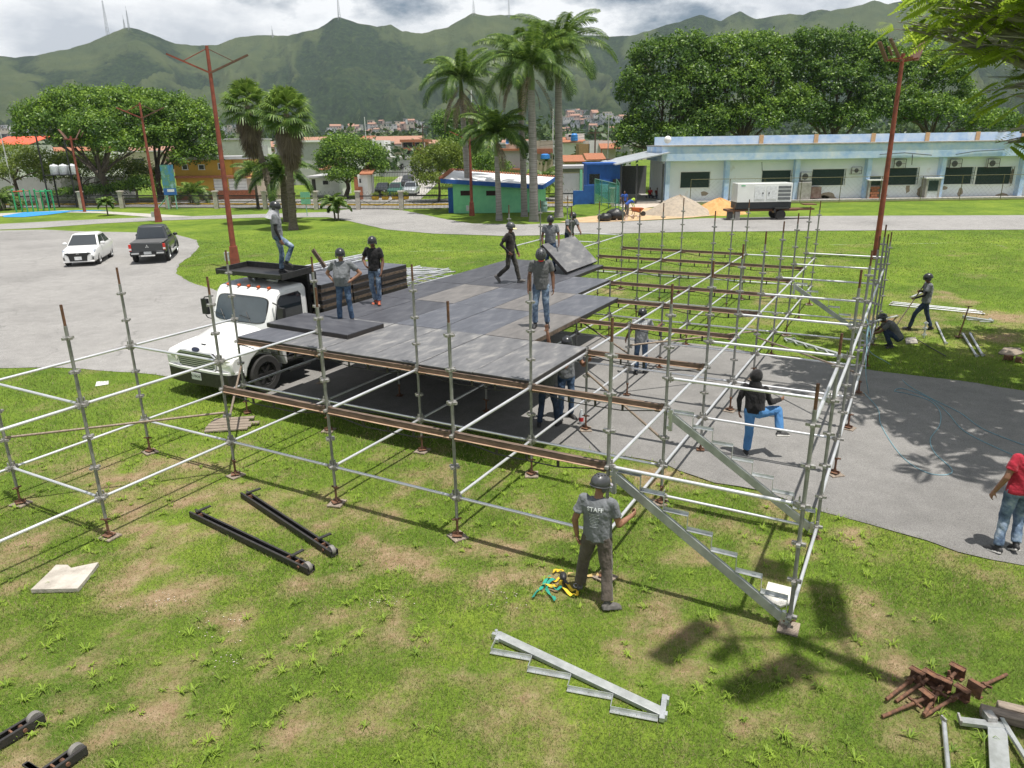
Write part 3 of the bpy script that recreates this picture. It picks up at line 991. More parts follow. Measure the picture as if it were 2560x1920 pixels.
# ---------------------------------------------------------------- stair stringers
M_ALU = mat('galvanised_sheet', (0.66, 0.68, 0.69), 0.38, 0.7, col2=(0.46, 0.48, 0.47), scale=6, bump=0.05)
M_ALUG = mat('galvanised_sheet_dull', (0.47, 0.49, 0.48), 0.5, 0.4, col2=(0.33, 0.35, 0.34), scale=6, bump=0.05)
RUN, RISE = .318, .205
def stringer(label, nst, top, rz=None, rot=None, x0=.13, group='stair stringers', plate=True):
    """local x = run, z = up; the first tread starts at (x0, 0)"""
    t = thing('stair_stringer', label, 'stair stringer', top, 0, group)
    if rot is not None:
        t.rotation_mode = 'QUATERNION'
        t.rotation_quaternion = rot
    else:
        t.rotation_euler.z = rz
    d = Vector((RUN, 0, -RISE)).normalized()
    nn = Vector((d.z, 0, -d.x)) * -1
    nrm = Vector((RISE, 0, RUN)).normalized()
    e = Vector((x0 + nst * RUN, 0, -nst * RISE))
    a = Vector((x0, 0, 0)) - d * .02
    b = MB().bar(a - nrm * .075, e - nrm * .075, .05, .12, up=nrm)
    b.build('rail', M_ALUG, t, bevel=.004)
    if plate:
        MB().box((x0 - .04, 0, -.14), (.055, .052, .36)).box((x0 - .075, 0, -.03), (.03, .08, .06)).box((x0 - .075, 0, -.26), (.03, .08, .06)).build('end_plate', M_ALU, t)
        MB().box((e.x - .02, 0, e.z - .05), (.05, .052, .16)).box((e.x + .03, 0, e.z - .06), (.06, .08, .05)).tube((e.x + .02, -.06, e.z - .1), (e.x + .02, .06, e.z - .1), .02).build('end_bracket', M_ALU, t)
    for k in range(nst):
        q = MB()
        x, z = x0 + k * RUN, -k * RISE
        q.box((x + RUN / 2, .0, z + .002), (RUN, .05, .006)).box((x + RUN / 2, .026, z + .02), (RUN, .006, .044))
        q.box((x + RUN - .003, 0, z - RISE / 2), (.006, .045, RISE))
        q.build('step_bracket', M_ALU, t)
    return t
stringer('steep galvanised stair stringer hanging in the near stair bay beside the worker in cap', 7, GR(4, 1, 1.63), QU)
stringer('galvanised stair stringer on the asphalt side of the stair bay, behind the near one', 7, GR(4, 2, 1.63), QU)
stringer('galvanised stair stringer fixed at the far side of the scaffold, sloping over the lawn', 7, GR(4, 7, 1.60), QU)
# one lies flat on the grass in the foreground
p0, p1 = G(1650, 1800), G(1200, 1585)
RUN, RISE = .50, .19
dl = p1 - p0
ang2 = math.atan2(dl.y, dl.x) + math.atan2(RISE, RUN)
xa = Vector((math.cos(ang2), math.sin(ang2), 0)); zc = Vector((-xa.y, xa.x, 0))
Q4 = Matrix((xa, zc.cross(xa), zc)).transposed().to_quaternion()
stringer('bright galvanised stair stringer lying flat on the grass in the foreground', 4, p0 + Vector((0, 0, .035)) - xa * .02, rot=Q4, x0=.04)
q0, q1 = G(1962, 850), G(2150, 905)
RUN, RISE = .318, .205
dl = q1 - q0
ang2 = math.atan2(dl.y, dl.x) - math.atan2(RISE, RUN)
xa = Vector((math.cos(ang2), math.sin(ang2), 0)); zc = Vector((xa.y, -xa.x, 0))
stringer('galvanised stair stringer lying on the grass edge behind the scaffold', 6, q0 + Vector((0, 0, .035)), rot=Matrix((xa, zc.cross(xa), zc)).transposed().to_quaternion(), x0=.04)
p2 = G(2395, 815)
q2 = G(2490, 840)
stringer('short stair stringer lying in tree shade at the right edge', 2, G(2480, 806) + Vector((0, 0, .04)), rot=Q4, x0=.04)
# ---------------------------------------------------------------- people
SKIN = mat('skin_brown', (0.30, 0.155, 0.095), 0.55, col2=(0.22, 0.105, 0.062), scale=14)
SKIND = mat('skin_dark_brown', (0.19, 0.095, 0.058), 0.55, col2=(0.13, 0.062, 0.038), scale=14)
HAIR = mat('black_hair', (0.015, 0.013, 0.012), 0.6)
EYE = mat('eye_white', (0.55, 0.52, 0.48), 0.4)
LIP = mat('lips', (0.22, 0.09, 0.07), 0.5)
def cloth(name, c, k=0.30, sc_=9, rough=0.9):
    return mat(name, c, rough, col2=tuple(v * (1 - k) for v in c), scale=sc_, bump=0.9, bscale=16, spec=0.2, sheen=0.15)
GREY = cloth('grey_tshirt', (0.185, 0.195, 0.208))
GREYD = cloth('dark_grey_tshirt', (0.130, 0.132, 0.134))
BLACK = cloth('black_cotton', (0.022, 0.021, 0.022))
BROWNB = cloth('brown_black_shirt', (0.034, 0.028, 0.025))
JEANS = mat('blue_jeans', (0.115, 0.185, 0.30), 0.9, col2=(0.035, 0.060, 0.115), scale=5, bump=0.9, bscale=14, spec=0.2, stops=[(0.36, (0.030, 0.052, 0.10)), (0.55, (0.085, 0.135, 0.22)), (0.74, (0.28, 0.36, 0.46))])
JEANSF = mat('faded_jeans', (0.20, 0.27, 0.36), 0.9, scale=5, bump=0.9, bscale=14, spec=0.2, stops=[(0.34, (0.045, 0.070, 0.125)), (0.52, (0.16, 0.22, 0.31)), (0.72, (0.45, 0.51, 0.57))])
JEANSB = mat('bright_blue_jeans', (0.10, 0.26, 0.52), 0.9, col2=(0.065, 0.175, 0.37), scale=4, bump=0.7, bscale=12, spec=0.2)
JEANSD = mat('dark_jeans', (0.045, 0.065, 0.11), 0.9, col2=(0.022, 0.032, 0.056), scale=5, bump=0.8, bscale=14, spec=0.2)
KHAKI = cloth('brown_work_trousers', (0.115, 0.095, 0.078))
OLIVE = cloth('olive_black_trousers', (0.050, 0.047, 0.040))
REDT = cloth('red_tshirt', (0.46, 0.030, 0.055), 0.25)
BLUET = cloth('royal_blue_shirt', (0.035, 0.10, 0.42))
LIME = cloth('lime_sleeves', (0.50, 0.72, 0.08))
SHOEK = mat('black_shoe', (0.020, 0.020, 0.021), 0.6, scale=20)
SHOEG = mat('grey_boot', (0.16, 0.15, 0.14), 0.85, col2=(0.08, 0.075, 0.07), scale=16)
SHOEO = mat('orange_black_shoe', (0.50, 0.10, 0.04), 0.7, stops=[(0.45, (0.05, 0.04, 0.04)), (0.55, (0.50, 0.10, 0.04))], scale=12)
SOLED = mat('dark_sole', (0.10, 0.095, 0.09), 0.8)
SOLEM = mat('pale_sole', (0.70, 0.68, 0.64), 0.7)
HELM = mat('black_helmet', (0.030, 0.031, 0.034), 0.32, col2=(0.020, 0.021, 0.023), scale=8, coat=0.25)
HELMG = mat('charcoal_helmet', (0.062, 0.064, 0.068), 0.40, scale=8, coat=0.15)
HOLE = mat('helmet_vent', (0.006, 0.006, 0.006), 0.9)

DEF = dict(pelvis=(0, 0, .93), chest=(0, .005, 1.22), neck=(0, 0, 1.43), head=(0, .025, 1.585),
           shL=(-.185, 0, 1.385), shR=(.185, 0, 1.385), elL=(-.235, -.03, 1.10), elR=(.235, -.03, 1.10), wrL=(-.245, .04, .86), wrR=(.245, .04, .86),
           hiL=(-.090, 0, .90), hiR=(.090, 0, .90), knL=(-.105, .03, .49), knR=(.105, .03, .49), anL=(-.115, -.01, .085), anR=(.115, -.01, .085),
           toL=(-.150, .15, .03), toR=(.150, .15, .03), look=(0, 1, -.05))
def capsule(b, p0, p1, r0, r1, mi, seg=12):
    b.tube(p0, p1, r0, r1, seg=seg, mi=mi)
    b.ell(p0, (r0,) * 3, seg=seg, rings=6, mi=mi)
    b.ell(p1, (r1,) * 3, seg=seg, rings=6, mi=mi)
def oring(c, side, fwd, rx, ry, n=18, off=0.0):
    return [Vector(c) + side * (rx * math.cos(2 * math.pi * k / n)) + fwd * (ry * math.sin(2 * math.pi * k / n) + off) for k in range(n)]
def hand(b, wr, el, mi, s, curl=0.5, palm=None, fr=.0105, seg=8, side=1):
    d = (Vector(wr) - Vector(el)).normalized()
    pn = Vector(palm) if palm is not None else Vector((-side, .2, 0))      # where the palm faces
    pn = (pn - d * pn.dot(d)).normalized()
    x = d.cross(pn).normalized() * side
    c = Vector(wr) + d * .052 * s
    q = Matrix((x, pn, d)).transposed()
    b.ell(c, (.041 * s, .019 * s, .054 * s), rot=q, seg=10, rings=6, mi=mi)
    for k, (ox, L) in enumerate(((-.030, .068), (-.010, .078), (.010, .074), (.029, .058))):
        a = c + x * (ox * s) + d * (.040 * s)
        m_ = a + (d * math.cos(curl * .7) + pn * math.sin(curl * .7)) * (L * .55 * s) + x * (ox * .25 * s)
        e = m_ + (d * math.cos(curl * 2.0) + pn * math.sin(curl * 2.0)) * (L * .55 * s)
        capsule(b, a, m_, fr * s, fr * .95 * s, mi, seg)
        capsule(b, m_, e, fr * .95 * s, fr * .8 * s, mi, seg)
    a = c - x * (.034 * s) - d * (.020 * s)
    m_ = a + (d * .55 - x * .62 + pn * .45).normalized() * (.040 * s)
    e = m_ + (d * .85 - x * .1 + pn * .5).normalized() * (.034 * s)
    capsule(b, a, m_, fr * 1.15 * s, fr * s, mi, seg)
    capsule(b, m_, e, fr * s, fr * .85 * s, mi, seg)
def person(label, loc, rz, pose=None, shirt=GREY, pants=JEANS, shoes=SHOEK, skin=SKIN, sleeve=0.62, helmet=HELM, hood=None, armcover=None, vox=.013,
           height=1.70, belly=0.0, hem=-.045, wide=1.0, curlL=.55, curlR=.55, palmL=None, palmR=None, legw=1.0, cap=None, kerchief=None, group='stage building crew', vents=False, fr=None, visor=None, sole=None):
    P = {k: Vector(v) for k, v in DEF.items()}
    for k, v in (pose or {}).items():
        P[k] = Vector(v)
    s = height / 1.70
    for k in P:
        if k != 'look':
            P[k] *= s
    mats = [skin, shirt, pants, shoes, HAIR, armcover or skin, EYE, LIP, sole or SOLED]
    b = MB()
    up = (P['neck'] - P['pelvis']).normalized()
    hs = (P['hiR'] - P['hiL']).normalized()
    ss = (P['shR'] - P['shL']).normalized()
    def tors(t):
        if t < .5:
            c = P['pelvis'].lerp(P['chest'], t * 2)
        else:
            c = P['chest'].lerp(P['neck'], t * 2 - 1)
        sd = hs.lerp(ss, t).normalized()
        fw = up.cross(sd).normalized()
        return c, sd, fw
    rings = []
    shw = (P['shR'] - P['shL']).length / 2
    for t, rx, ry, ob in ((hem / .5, .172, .128, .3), (.10, .168, .126, .7), (.26, .164, .124, 1.0), (.42, .170, .126, .7), (.58, .182, .128, .25), (.74, .190, .122, 0), (.86, shw / s + .002, .104, 0), (.94, .135, .085, 0), (1.0, .066, .066, 0)):
        c, sd, fw = tors(max(0, t))
        if t < 0:
            c = c - up * (-t * .5 * s)
        rings.append(oring(c, sd, fw, rx * s * wide, (ry + belly * ob * .5) * s, off=belly * ob * .5 * s))
    b.loft(rings, mi=1)
    c, sd, fw = tors(0)
    b.loft([oring(c - up * .10 * s, sd, fw, .140 * s * wide, .105 * s), oring(c - up * .02 * s, sd, fw, .160 * s * wide, .118 * s), oring(c + up * .06 * s, sd, fw, .155 * s * wide, .112 * s)], mi=2)
    # neck and head
    lk = P['look'].normalized()
    capsule(b, P['neck'] - up * .03 * s, P['head'] - Vector((0, 0, .03 * s)), .054 * s, .052 * s, 0)
    hx = lk.cross(Vector((0, 0, 1))).normalized()
    hu = hx.cross(lk).normalized()
    hq = Matrix((hx, lk, hu)).transposed()
    H = lambda x, y, z: P['head'] + hq @ Vector((x, y, z)) * s
    b.ell(H(0, -.012, .028), (.074 * s, .094 * s, .090 * s), rot=hq, mi=4 if not hood else 1, rings=8)
    b.ell(H(0, .012, -.008), (.066 * s, .082 * s, .100 * s), rot=hq, mi=0, rings=8)
    b.ell(H(0, .040, -.072), (.044 * s, .044 * s, .038 * s), rot=hq, mi=0)
    capsule(b, H(0, .092, .012), H(0, .106, -.018), .011 * s, .0155 * s, 0, 8)
    for e in (-1, 1):
        b.ell(H(e * .073, -.006, -.010), (.012 * s, .022 * s, .032 * s), rot=hq, mi=0, seg=8, rings=5)
        b.ell(H(e * .029, .084, .012), (.014 * s, .010 * s, .008 * s), rot=hq, mi=6, seg=8, rings=4)
        b.ell(H(e * .029, .089, .012), (.006 * s, .008 * s, .007 * s), rot=hq, mi=4, seg=6, rings=4)
        capsule(b, H(e * .016, .090, .030), H(e * .044, .080, .032), .006 * s, .005 * s, 4, 6)
    capsule(b, H(-.018, .088, -.046), H(.018, .088, -.046), .0075 * s, .0075 * s, 7, 6)
    # arms
    for S, sg in (('L', -1), ('R', 1)):
        sh, el, wr = P['sh' + S], P['el' + S], P['wr' + S]
        capsule(b, sh, el, .050 * s, .041 * s, 5)
        capsule(b, el, wr, .043 * s, .030 * s, 5)
        if sleeve > 0:
            if sleeve <= 1:
                e = sh.lerp(el, sleeve)
                capsule(b, sh - ss * (sg * .020 * s), sh, .068 * s, .066 * s, 1)
                b.tube(sh, e, .065 * s, .069 * s, seg=14, mi=1)
            else:
                capsule(b, sh, el, .066 * s, .056 * s, 1)
                capsule(b, el, wr.lerp(el, .06), .056 * s, .042 * s, 1)
        f_ = fr or max(.0105, vox * .80)
        hand(b, wr, el, 0, s, curlL if S == 'L' else curlR, palmL if S == 'L' else palmR, fr=f_, side=sg)
    # legs
    for S, sg in (('L', -1), ('R', 1)):
        hi, kn, an, to = P['hi' + S], P['kn' + S], P['an' + S], P['to' + S]
        capsule(b, hi, kn, .089 * s * legw, .064 * s * legw, 2)
        capsule(b, kn, kn.lerp(an, .45), .064 * s * legw, .061 * s * legw, 2)
        hemp = kn.lerp(an, .93)
        b.tube(kn.lerp(an, .40), hemp, .061 * s * legw, .060 * s * legw, seg=14, mi=2)
        capsule(b, hemp, an, .042 * s, .042 * s, 3)
        fd = (to - an)
        dn = (an - kn).normalized()
        ff = (fd - dn * fd.dot(dn))
        ff = ff.normalized() if ff.length > 1e-3 else Vector((0, 1, 0))
        sx = ff.cross(dn).normalized()
        fq = Matrix((sx, ff, -dn)).transposed()
        heel = an + dn * .045 * s - ff * .025 * s
        b.ell(heel, (.040 * s, .052 * s, .046 * s), rot=fq, mi=3)
        b.ell(an + dn * .042 * s + ff * .075 * s, (.045 * s, .105 * s, .046 * s), rot=fq, mi=3)
        b.ell(an + dn * .054 * s + ff * .130 * s, (.046 * s, .066 * s, .030 * s), rot=fq, mi=3)
        b.box(an + dn * .078 * s + ff * .062 * s, (.080 * s, .250 * s, .020 * s), rot=fq, mi=8)
    me = b.mesh('person_rough', mats, smooth=False)
    ob = link(bpy.data.objects.new('person_rough', me))
    rm = ob.modifiers.new('r', 'REMESH'); rm.mode = 'VOXEL'; rm.voxel_size = vox; rm.use_smooth_shade = True
    sm = ob.modifiers.new('s', 'SMOOTH'); sm.factor = .5; sm.iterations = 3
    dg = bpy.context.evaluated_depsgraph_get()
    ev = bpy.data.meshes.new_from_object(ob.evaluated_get(dg))
    # give every face the material of the nearest modelled piece
    bvh = BVHTree.FromPolygons([tuple(v) for v in b.v], b.f)
    mis = []
    for p in ev.polygons:
        r = bvh.find_nearest(p.center)
        mis.append(b.m[r[2]] if r[2] is not None else 0)
    bpy.data.objects.remove(ob, do_unlink=True)
    ev.materials.clear()
    for m in mats:
        ev.materials.append(m)
    ev.polygons.foreach_set('material_index', mis)
    ev.polygons.foreach_set('use_smooth', [True] * len(ev.polygons))
    # folds of loose cloth
    co = np.empty(len(ev.vertices) * 3, np.float32); ev.vertices.foreach_get('co', co); co = co.reshape(-1, 3)
    no = np.empty(len(ev.vertices) * 3, np.float32); ev.vertices.foreach_get('normal', no); no = no.reshape(-1, 3)
    wgt = np.zeros(len(co))
    for p, m_ in zip(ev.polygons, mis):
        if m_ in (1, 2):
            for vi in p.vertices:
                wgt[vi] = 1.0
    sd_ = (loc[0] * 7.7 + loc[1] * 3.1) % 50
    fold = nfbm(co[:, 0] * 1.4 + co[:, 1] * 1.4 + sd_, co[:, 2] * .8 + co[:, 0] * .5 + sd_, 11.0, 3.0, 3)
    co += no * (wgt * fold * .013 * s)[:, None]
    ev.vertices.foreach_set('co', co.ravel())
    ev.update()
    ev.name = 'person'
    o = inst('person', ev, None, loc, rz=rz)
    tag(o, label, 'person', group)
    if helmet:
        hb = MB()
        hb.ell(H(0, -.006, .030), (.112 * s, .136 * s, .118 * s), rot=hq, seg=20, rings=9, zmin=-.32)
        hb.path([H(.112 * math.cos(a) * .99, -.006 + .136 * math.sin(a) * .99, -.010) for a in np.linspace(0, 2 * math.pi, 25)], .009 * s, seg=6)
        for e in (-1, 1):
            hb.path([H(e * .098, .01, -.02), H(e * .075, .03, -.075), H(e * .02, .06, -.115)], .006 * s, seg=5)
            hb.ell(H(e * .096, -.02, -.035), (.016 * s, .045 * s, .040 * s), rot=hq, seg=8, rings=5)
        ho = hb.build('helmet', helmet, o)
        if vents:
            vb = MB()
            for a, t in ((0, .9), (.9, .95), (-.9, .95), (2.3, .85), (-2.3, .85), (3.14, .8), (1.6, .75), (-1.6, .75), (.5, 1.25), (-.5, 1.25), (2.7, 1.2), (-2.7, 1.2)):
                t_ = math.pi / 2 - t * .62
                n_ = Vector((math.sin(a) * math.cos(t_), math.cos(a) * math.cos(t_), math.sin(t_)))
                p_ = Vector((.112 * n_.x, -.006 + .136 * n_.y, .030 + .118 * n_.z))
                vb.ell(H(*p_), (.013 * s, .010 * s, .006 * s), rot=hq @ n_.to_track_quat('Z', 'Y').to_matrix(), seg=8, rings=3)
            vb.build('helmet_vent', HOLE, ho)
    if cap:
        cb = MB()
        rr = [[H(x, .105 + y, -.002 + .010 * (1 - (x / .085) ** 2) + dz) for x in np.linspace(-.085, .085, 9) for y in (0,)] for dz, y in ((0, 0),)]
        up_, lo_ = [], []
        for x in np.linspace(-.085, .085, 9):
            yy = math.sqrt(max(0, 1 - (x / .09) ** 2))
            up_.append((x, yy))
        vs, fs = [], []
        for dz in (0.008, 0):
            for x, yy in up_:
                vs += [H(x, .085 + .03 * yy, .004 + .010 * yy + dz), H(x, .095 + .095 * yy, -.012 + .012 * yy + dz)]
        for k in range(8):
            a = 2 * k
            fs += [(a, a + 1, a + 3, a + 2), (a + 18, a + 20, a + 21, a + 19), (a + 1, a + 19, a + 21, a + 3)]
        cb.add(vs, fs)
        cb.build('cap_visor', cap, o)
    if kerchief:
        kb = MB()
        rings = []
        for z, rx, ry, oy in kerchief[1]:
            rings.append([H(rx * math.cos(a), oy + ry * math.sin(a), z) for a in np.linspace(0, 2 * math.pi, 17)[:-1]])
        kb.loft(rings)
        kb.build('neck_cloth', kerchief[0], o)
    if hood:
        hb = MB()
        hb.ell(H(0, -.020, .015), (.108 * s, .128 * s, .135 * s), rot=hq, seg=18, rings=9, zmin=-.85)
        hb.loft([oring(P['neck'] - up * .03 * s, ss, up.cross(ss), .13 * s, .11 * s), oring(P['neck'] + up * .05 * s, ss, up.cross(ss), .105 * s, .105 * s)])
        hb.build('hood', hood, o)
    return o
def print_on(o, txt, c, size, m, name, back=True, thick=.003, space=1.0):
    """printed letters laid on the cloth; c = local centre, printed on the side that faces -y (back) or +y"""
    cu = bpy.data.curves.new('print', 'FONT')
    cu.body = txt; cu.size = size; cu.align_x = 'CENTER'; cu.align_y = 'CENTER'; cu.space_character = space
    cu.offset = size * .02
    to = link(bpy.data.objects.new('print', cu))
    dg = bpy.context.evaluated_depsgraph_get()
    me = bpy.data.meshes.new_from_object(to.evaluated_get(dg))
    bpy.data.objects.remove(to, do_unlink=True)
    bm = bmesh.new(); bm.from_mesh(me)
    bmesh.ops.triangulate(bm, faces=bm.faces)
    bmesh.ops.subdivide_edges(bm, edges=[e for e in bm.edges if e.calc_length() > .03], cuts=2)
    body = o.data
    bvh = BVHTree.FromPolygons([tuple(v.co) for v in body.vertices], [tuple(p.vertices) for p in body.polygons])
    sg = -1 if back else 1
    for v in bm.verts:
        lx, lz = v.co.x * (1 if back else -1), v.co.y
        org = Vector((c[0] + lx, c[1] + sg * .5, c[2] + lz))
        h = bvh.ray_cast(org, Vector((0, -sg, 0)))
        y = h[0].y if h[0] is not None else c[1]
        v.co = Vector((org.x, y + sg * thick, org.z))
    bm.to_mesh(me); bm.free()
    me.materials.clear(); me.materials.append(m)
    return inst(name, me, o)
PRINT = mat('shirt_print', (0.78, 0.80, 0.82), 0.8)
HD = lambda px, py, px2, py2, z=0: (lambda d: math.atan2(d.y, d.x) - math.pi / 2)(G(px2, py2, z) - G(px, py, z))
ZT = 1.787
# the worker with STAFF on his back, in front of the stair
fo = person('worker in grey STAFF shirt, brown trousers and vented helmet standing on the grass in front',
            (G(1450, 1474) + G(1530, 1515)) / 2, R(-24), dict(hiL=(-.09, 0, .90), hiR=(.09, 0, .90), knL=(-.19, .07, .48), knR=(.14, -.02, .48), anL=(-.25, .12, .085), anR=(.20, -.17, .085), toL=(-.31, .26, .03), toR=(.34, -.09, .03),
            elL=(-.28, -.05, 1.10), wrL=(-.26, -.02, .88), elR=(.27, .02, 1.10), wrR=(.36, .24, 1.13), look=(.45, .85, -.22), head=(.01, .05, 1.585)),
            shirt=GREY, pants=KHAKI, shoes=SHOEG, skin=SKIN, helmet=HELMG, vents=True, vox=.0095, height=1.74, cap=mat('grey_cap', (0.34, 0.32, 0.36), 0.9), hem=-.06, legw=1.2, wide=1.12, curlR=1.0, curlL=.7)
print_on(fo, 'STAFF', (0, 0, 1.345), .076, PRINT, 'shirt_print', space=1.05)
for k, w in enumerate((.20, .19, .20, .17, .19, .15, .17, .12, .16)):
    print_on(fo, '-' * 12, (-.01, 0, 1.285 - k * .022), .030 * w / .17, PRINT, 'shirt_print_line')
MB().bar((-.155, -.02, .955), (.155, -.02, .955), .001, .001)
# person in the black hooded jacket, one knee raised over the ledger
person('person in black hooded jacket and bright blue jeans lifting one foot over a ledger', G(1873, 1137), R(-38),
       dict(pelvis=(.03, -.02, .93), hiL=(-.06, -.02, .90), hiR=(.12, -.02, .90), knL=(-.05, .02, .49), anL=(-.05, -.02, .085), toL=(-.14, .13, .03),
            knR=(.34, .38, .88), anR=(.46, .20, .52), toR=(.62, .30, .50), chest=(.01, .03, 1.20), neck=(-.02, .05, 1.41), head=(-.02, .09, 1.55), shL=(-.20, .03, 1.35), shR=(.17, .06, 1.35),
            elL=(-.28, -.02, 1.09), wrL=(-.27, .0, .86), elR=(.27, .12, 1.09), wrR=(.36, .36, 1.10), look=(.35, 1, -.25)),
       shirt=BLACK, pants=JEANSB, shoes=SHOEK, sleeve=2, helmet=None, hood=BLACK, vox=.010, height=1.68, wide=1.12, hem=-.05, legw=1.28, sole=SOLEM)
# man in the red shirt at the right edge
person('man in red T-shirt and jeans walking off at the right edge of the asphalt', G(2497, 1385) + Vector((.14, .10, 0)), R(-14),
       dict(hiL=(-.03, .05, .90), hiR=(.15, .05, .90), anL=(-.12, -.08, .085), toL=(-.25, .03, .03), knL=(-.06, .06, .49), knR=(.16, .18, .50), anR=(.12, -.02, .12), toR=(.10, .14, .03),
            pelvis=(.05, .05, .93), chest=(.10, .08, 1.22), neck=(.14, .09, 1.43), head=(.15, .13, 1.585), shL=(-.05, .08, 1.385), shR=(.32, .08, 1.385), elL=(-.16, .0, 1.11), wrL=(-.24, .06, .88), elR=(.40, .05, 1.11), wrR=(.42, .12, .88)),
       shirt=REDT, pants=JEANSF, shoes=SHOEK, helmet=HELM, vox=.011, height=1.74, legw=1.1, sole=SOLEM, group='stage building crew')
# on the deck
person('stout worker in grey T-shirt with hands on hips, standing on the deck beside the cab', G(866, 806, ZT), R(172),
       dict(elL=(-.40, -.10, 1.14), wrL=(-.21, .05, .99), elR=(.40, -.10, 1.14), wrR=(.21, .05, .99), anL=(-.15, 0, .085), anR=(.15, 0, .085), knL=(-.12, .03, .49), knR=(.12, .03, .49), toL=(-.2, .15, .03), toR=(.2, .15, .03), look=(-.55, 1, -.12)),
       shirt=GREY, pants=JEANS, shoes=SHOEG, belly=.11, wide=1.12, curlL=1.1, curlR=1.1, palmL=(1, 0, 0), palmR=(-1, 0, 0), height=1.70, hem=-.05)
person('worker in black T-shirt and faded jeans with orange shoes beside the panel stack', G(943, 760, ZT), R(160),
       dict(elR=(.33, -.03, 1.13), wrR=(.16, .16, 1.02), elL=(-.24, -.02, 1.10), wrL=(-.24, .08, .87), anL=(-.10, .06, .085), anR=(.07, -.06, .085), toL=(-.18, .2, .03), toR=(.10, .1, .03), look=(-.2, 1, -.1)),
       shirt=BLACK, pants=JEANSF, shoes=SHOEO, skin=SKIND, height=1.72, hem=-.06)
person('worker dressed all in black walking across the rear of the deck, bent arm', G(1287, 711, ZT) + Vector((-.12, .25, 0)), R(-112),
       dict(knL=(-.10, .14, .49), anL=(-.11, .22, .085), toL=(-.12, .38, .03), knR=(.11, -.04, .47), anR=(.10, -.36, .20), toR=(.10, -.24, .06), elR=(.30, -.16, 1.13), wrR=(.24, .04, .93), elL=(-.22, .05, 1.1), wrL=(-.2, .15, .88), look=(0, 1, -.3)),
       shirt=BROWNB, pants=OLIVE, shoes=SHOEG, skin=SKIND, armcover=BLACK, helmet=HELMG, cap=mat('pale_yellow_visor', (0.72, 0.66, 0.30), 0.6), height=1.74)
person('worker in grey T-shirt and ripped jeans with red neck cloth, head bowed, mid deck', G(1353, 817, ZT), R(176),
       dict(look=(0, .72, -.70), head=(0, .075, 1.56), neck=(0, .02, 1.43), anL=(-.13, 0, .085), anR=(.13, .02, .085), knR=(.12, .05, .49), elL=(-.25, -.03, 1.10), wrL=(-.26, .03, .85), elR=(.25, -.03, 1.10), wrR=(.27, .03, .86)),
       shirt=GREYD, pants=JEANSF, shoes=SHOEK, skin=SKIND, helmet=HELMG, vents=True, vox=.011, height=1.76, hem=-.09, legw=1.05,
       kerchief=(mat('red_cloth', (0.75, 0.045, 0.04), 0.8), [(-.125, .052, .045, .06), (-.105, .062, .055, .055), (-.060, .064, .060, .045), (-.045, .058, .050, .05)]))
person('worker in grey T-shirt with white sleeve stripes holding up the tilted panel', GR(1.02, 6.30, ZT), R(180),
       dict(elL=(-.26, .02, 1.10), wrL=(-.26, .12, .88), elR=(.25, -.02, 1.10), wrR=(.25, .06, .86), knL=(-.10, .06, .49), look=(-.1, 1, -.45)), shirt=GREY, pants=JEANS, skin=SKIND, height=1.72, hem=-.05)
person('worker in grey T-shirt bending behind the tilted panel, only upper body showing', GR(.82, 7.32, ZT), R(205),
       dict(chest=(.0, .06, 1.20), neck=(0, .18, 1.38), head=(0, .24, 1.50), shL=(-.18, .16, 1.33), shR=(.18, .16, 1.33), elL=(-.22, .26, 1.10), wrL=(-.20, .42, .98), elR=(.22, .26, 1.10), wrR=(.2, .42, .98), look=(-.2, 1, -.6)), shirt=GREY, pants=JEANSD, skin=SKIND, height=1.70)
SCARF = mat('grey_scarf', (0.46, 0.46, 0.50), 0.95, scale=12, bump=0.8)
ROOFMAN = person('worker with grey cloth under his helmet standing on the cab guard of the truck', (0, 0, 0), 0, dict(
       knL=(-.10, .05, .49), anL=(-.10, .0, .085), toL=(-.12, .15, .03), knR=(.13, .32, .66), anR=(.12, .16, .30), toR=(.12, .32, .27), elL=(-.26, -.05, 1.10), wrL=(-.25, .06, .87), elR=(.24, 0, 1.10), wrR=(.24, .08, .86), look=(.1, 1, -.25)),
       shirt=GREY, pants=JEANSF, armcover=BLACK, height=1.74, kerchief=(SCARF, [(-.27, .205, .165, -.05), (-.20, .165, .150, -.03), (-.12, .130, .130, -.015), (-.05, .106, .112, -.02), (.01, .100, .108, -.02)]))
# under and in the scaffold
person('worker under the deck edge in helmet, one open hand raised above the panels', G(1418, 1040) + Vector((-.04, -.12, 0)), R(196),
       dict(elR=(.38, .06, 1.60), wrR=(.43, .10, 1.86), shR=(.19, .02, 1.45), elL=(-.33, .10, 1.12), wrL=(-.36, .30, 1.28), look=(.5, 1, .1)), shirt=GREY, pants=JEANS, skin=SKIN, height=1.82, curlR=.15, palmR=(0, 1, 0), armcover=None)
person('worker in grey shirt and dark blue jeans below the deck, seen from behind', G(1366, 1068) + Vector((.02, .0, 0)), R(-20),
       dict(chest=(.02, .05, 1.16), neck=(.04, .14, 1.32), head=(.04, .20, 1.44), shL=(-.15, .12, 1.28), shR=(.22, .12, 1.28), elL=(-.2, .3, 1.2), wrL=(-.16, .4, 1.40), elR=(.30, .28, 1.24), wrR=(.42, .40, 1.42), anL=(-.16, -.04, .085), anR=(.17, .14, .085), knL=(-.13, .04, .49), knR=(.14, .12, .49), toL=(-.2, .1, .03), toR=(.2, .3, .03)),
       shirt=GREYD, pants=JEANSD, height=1.74, helmet=HELM)
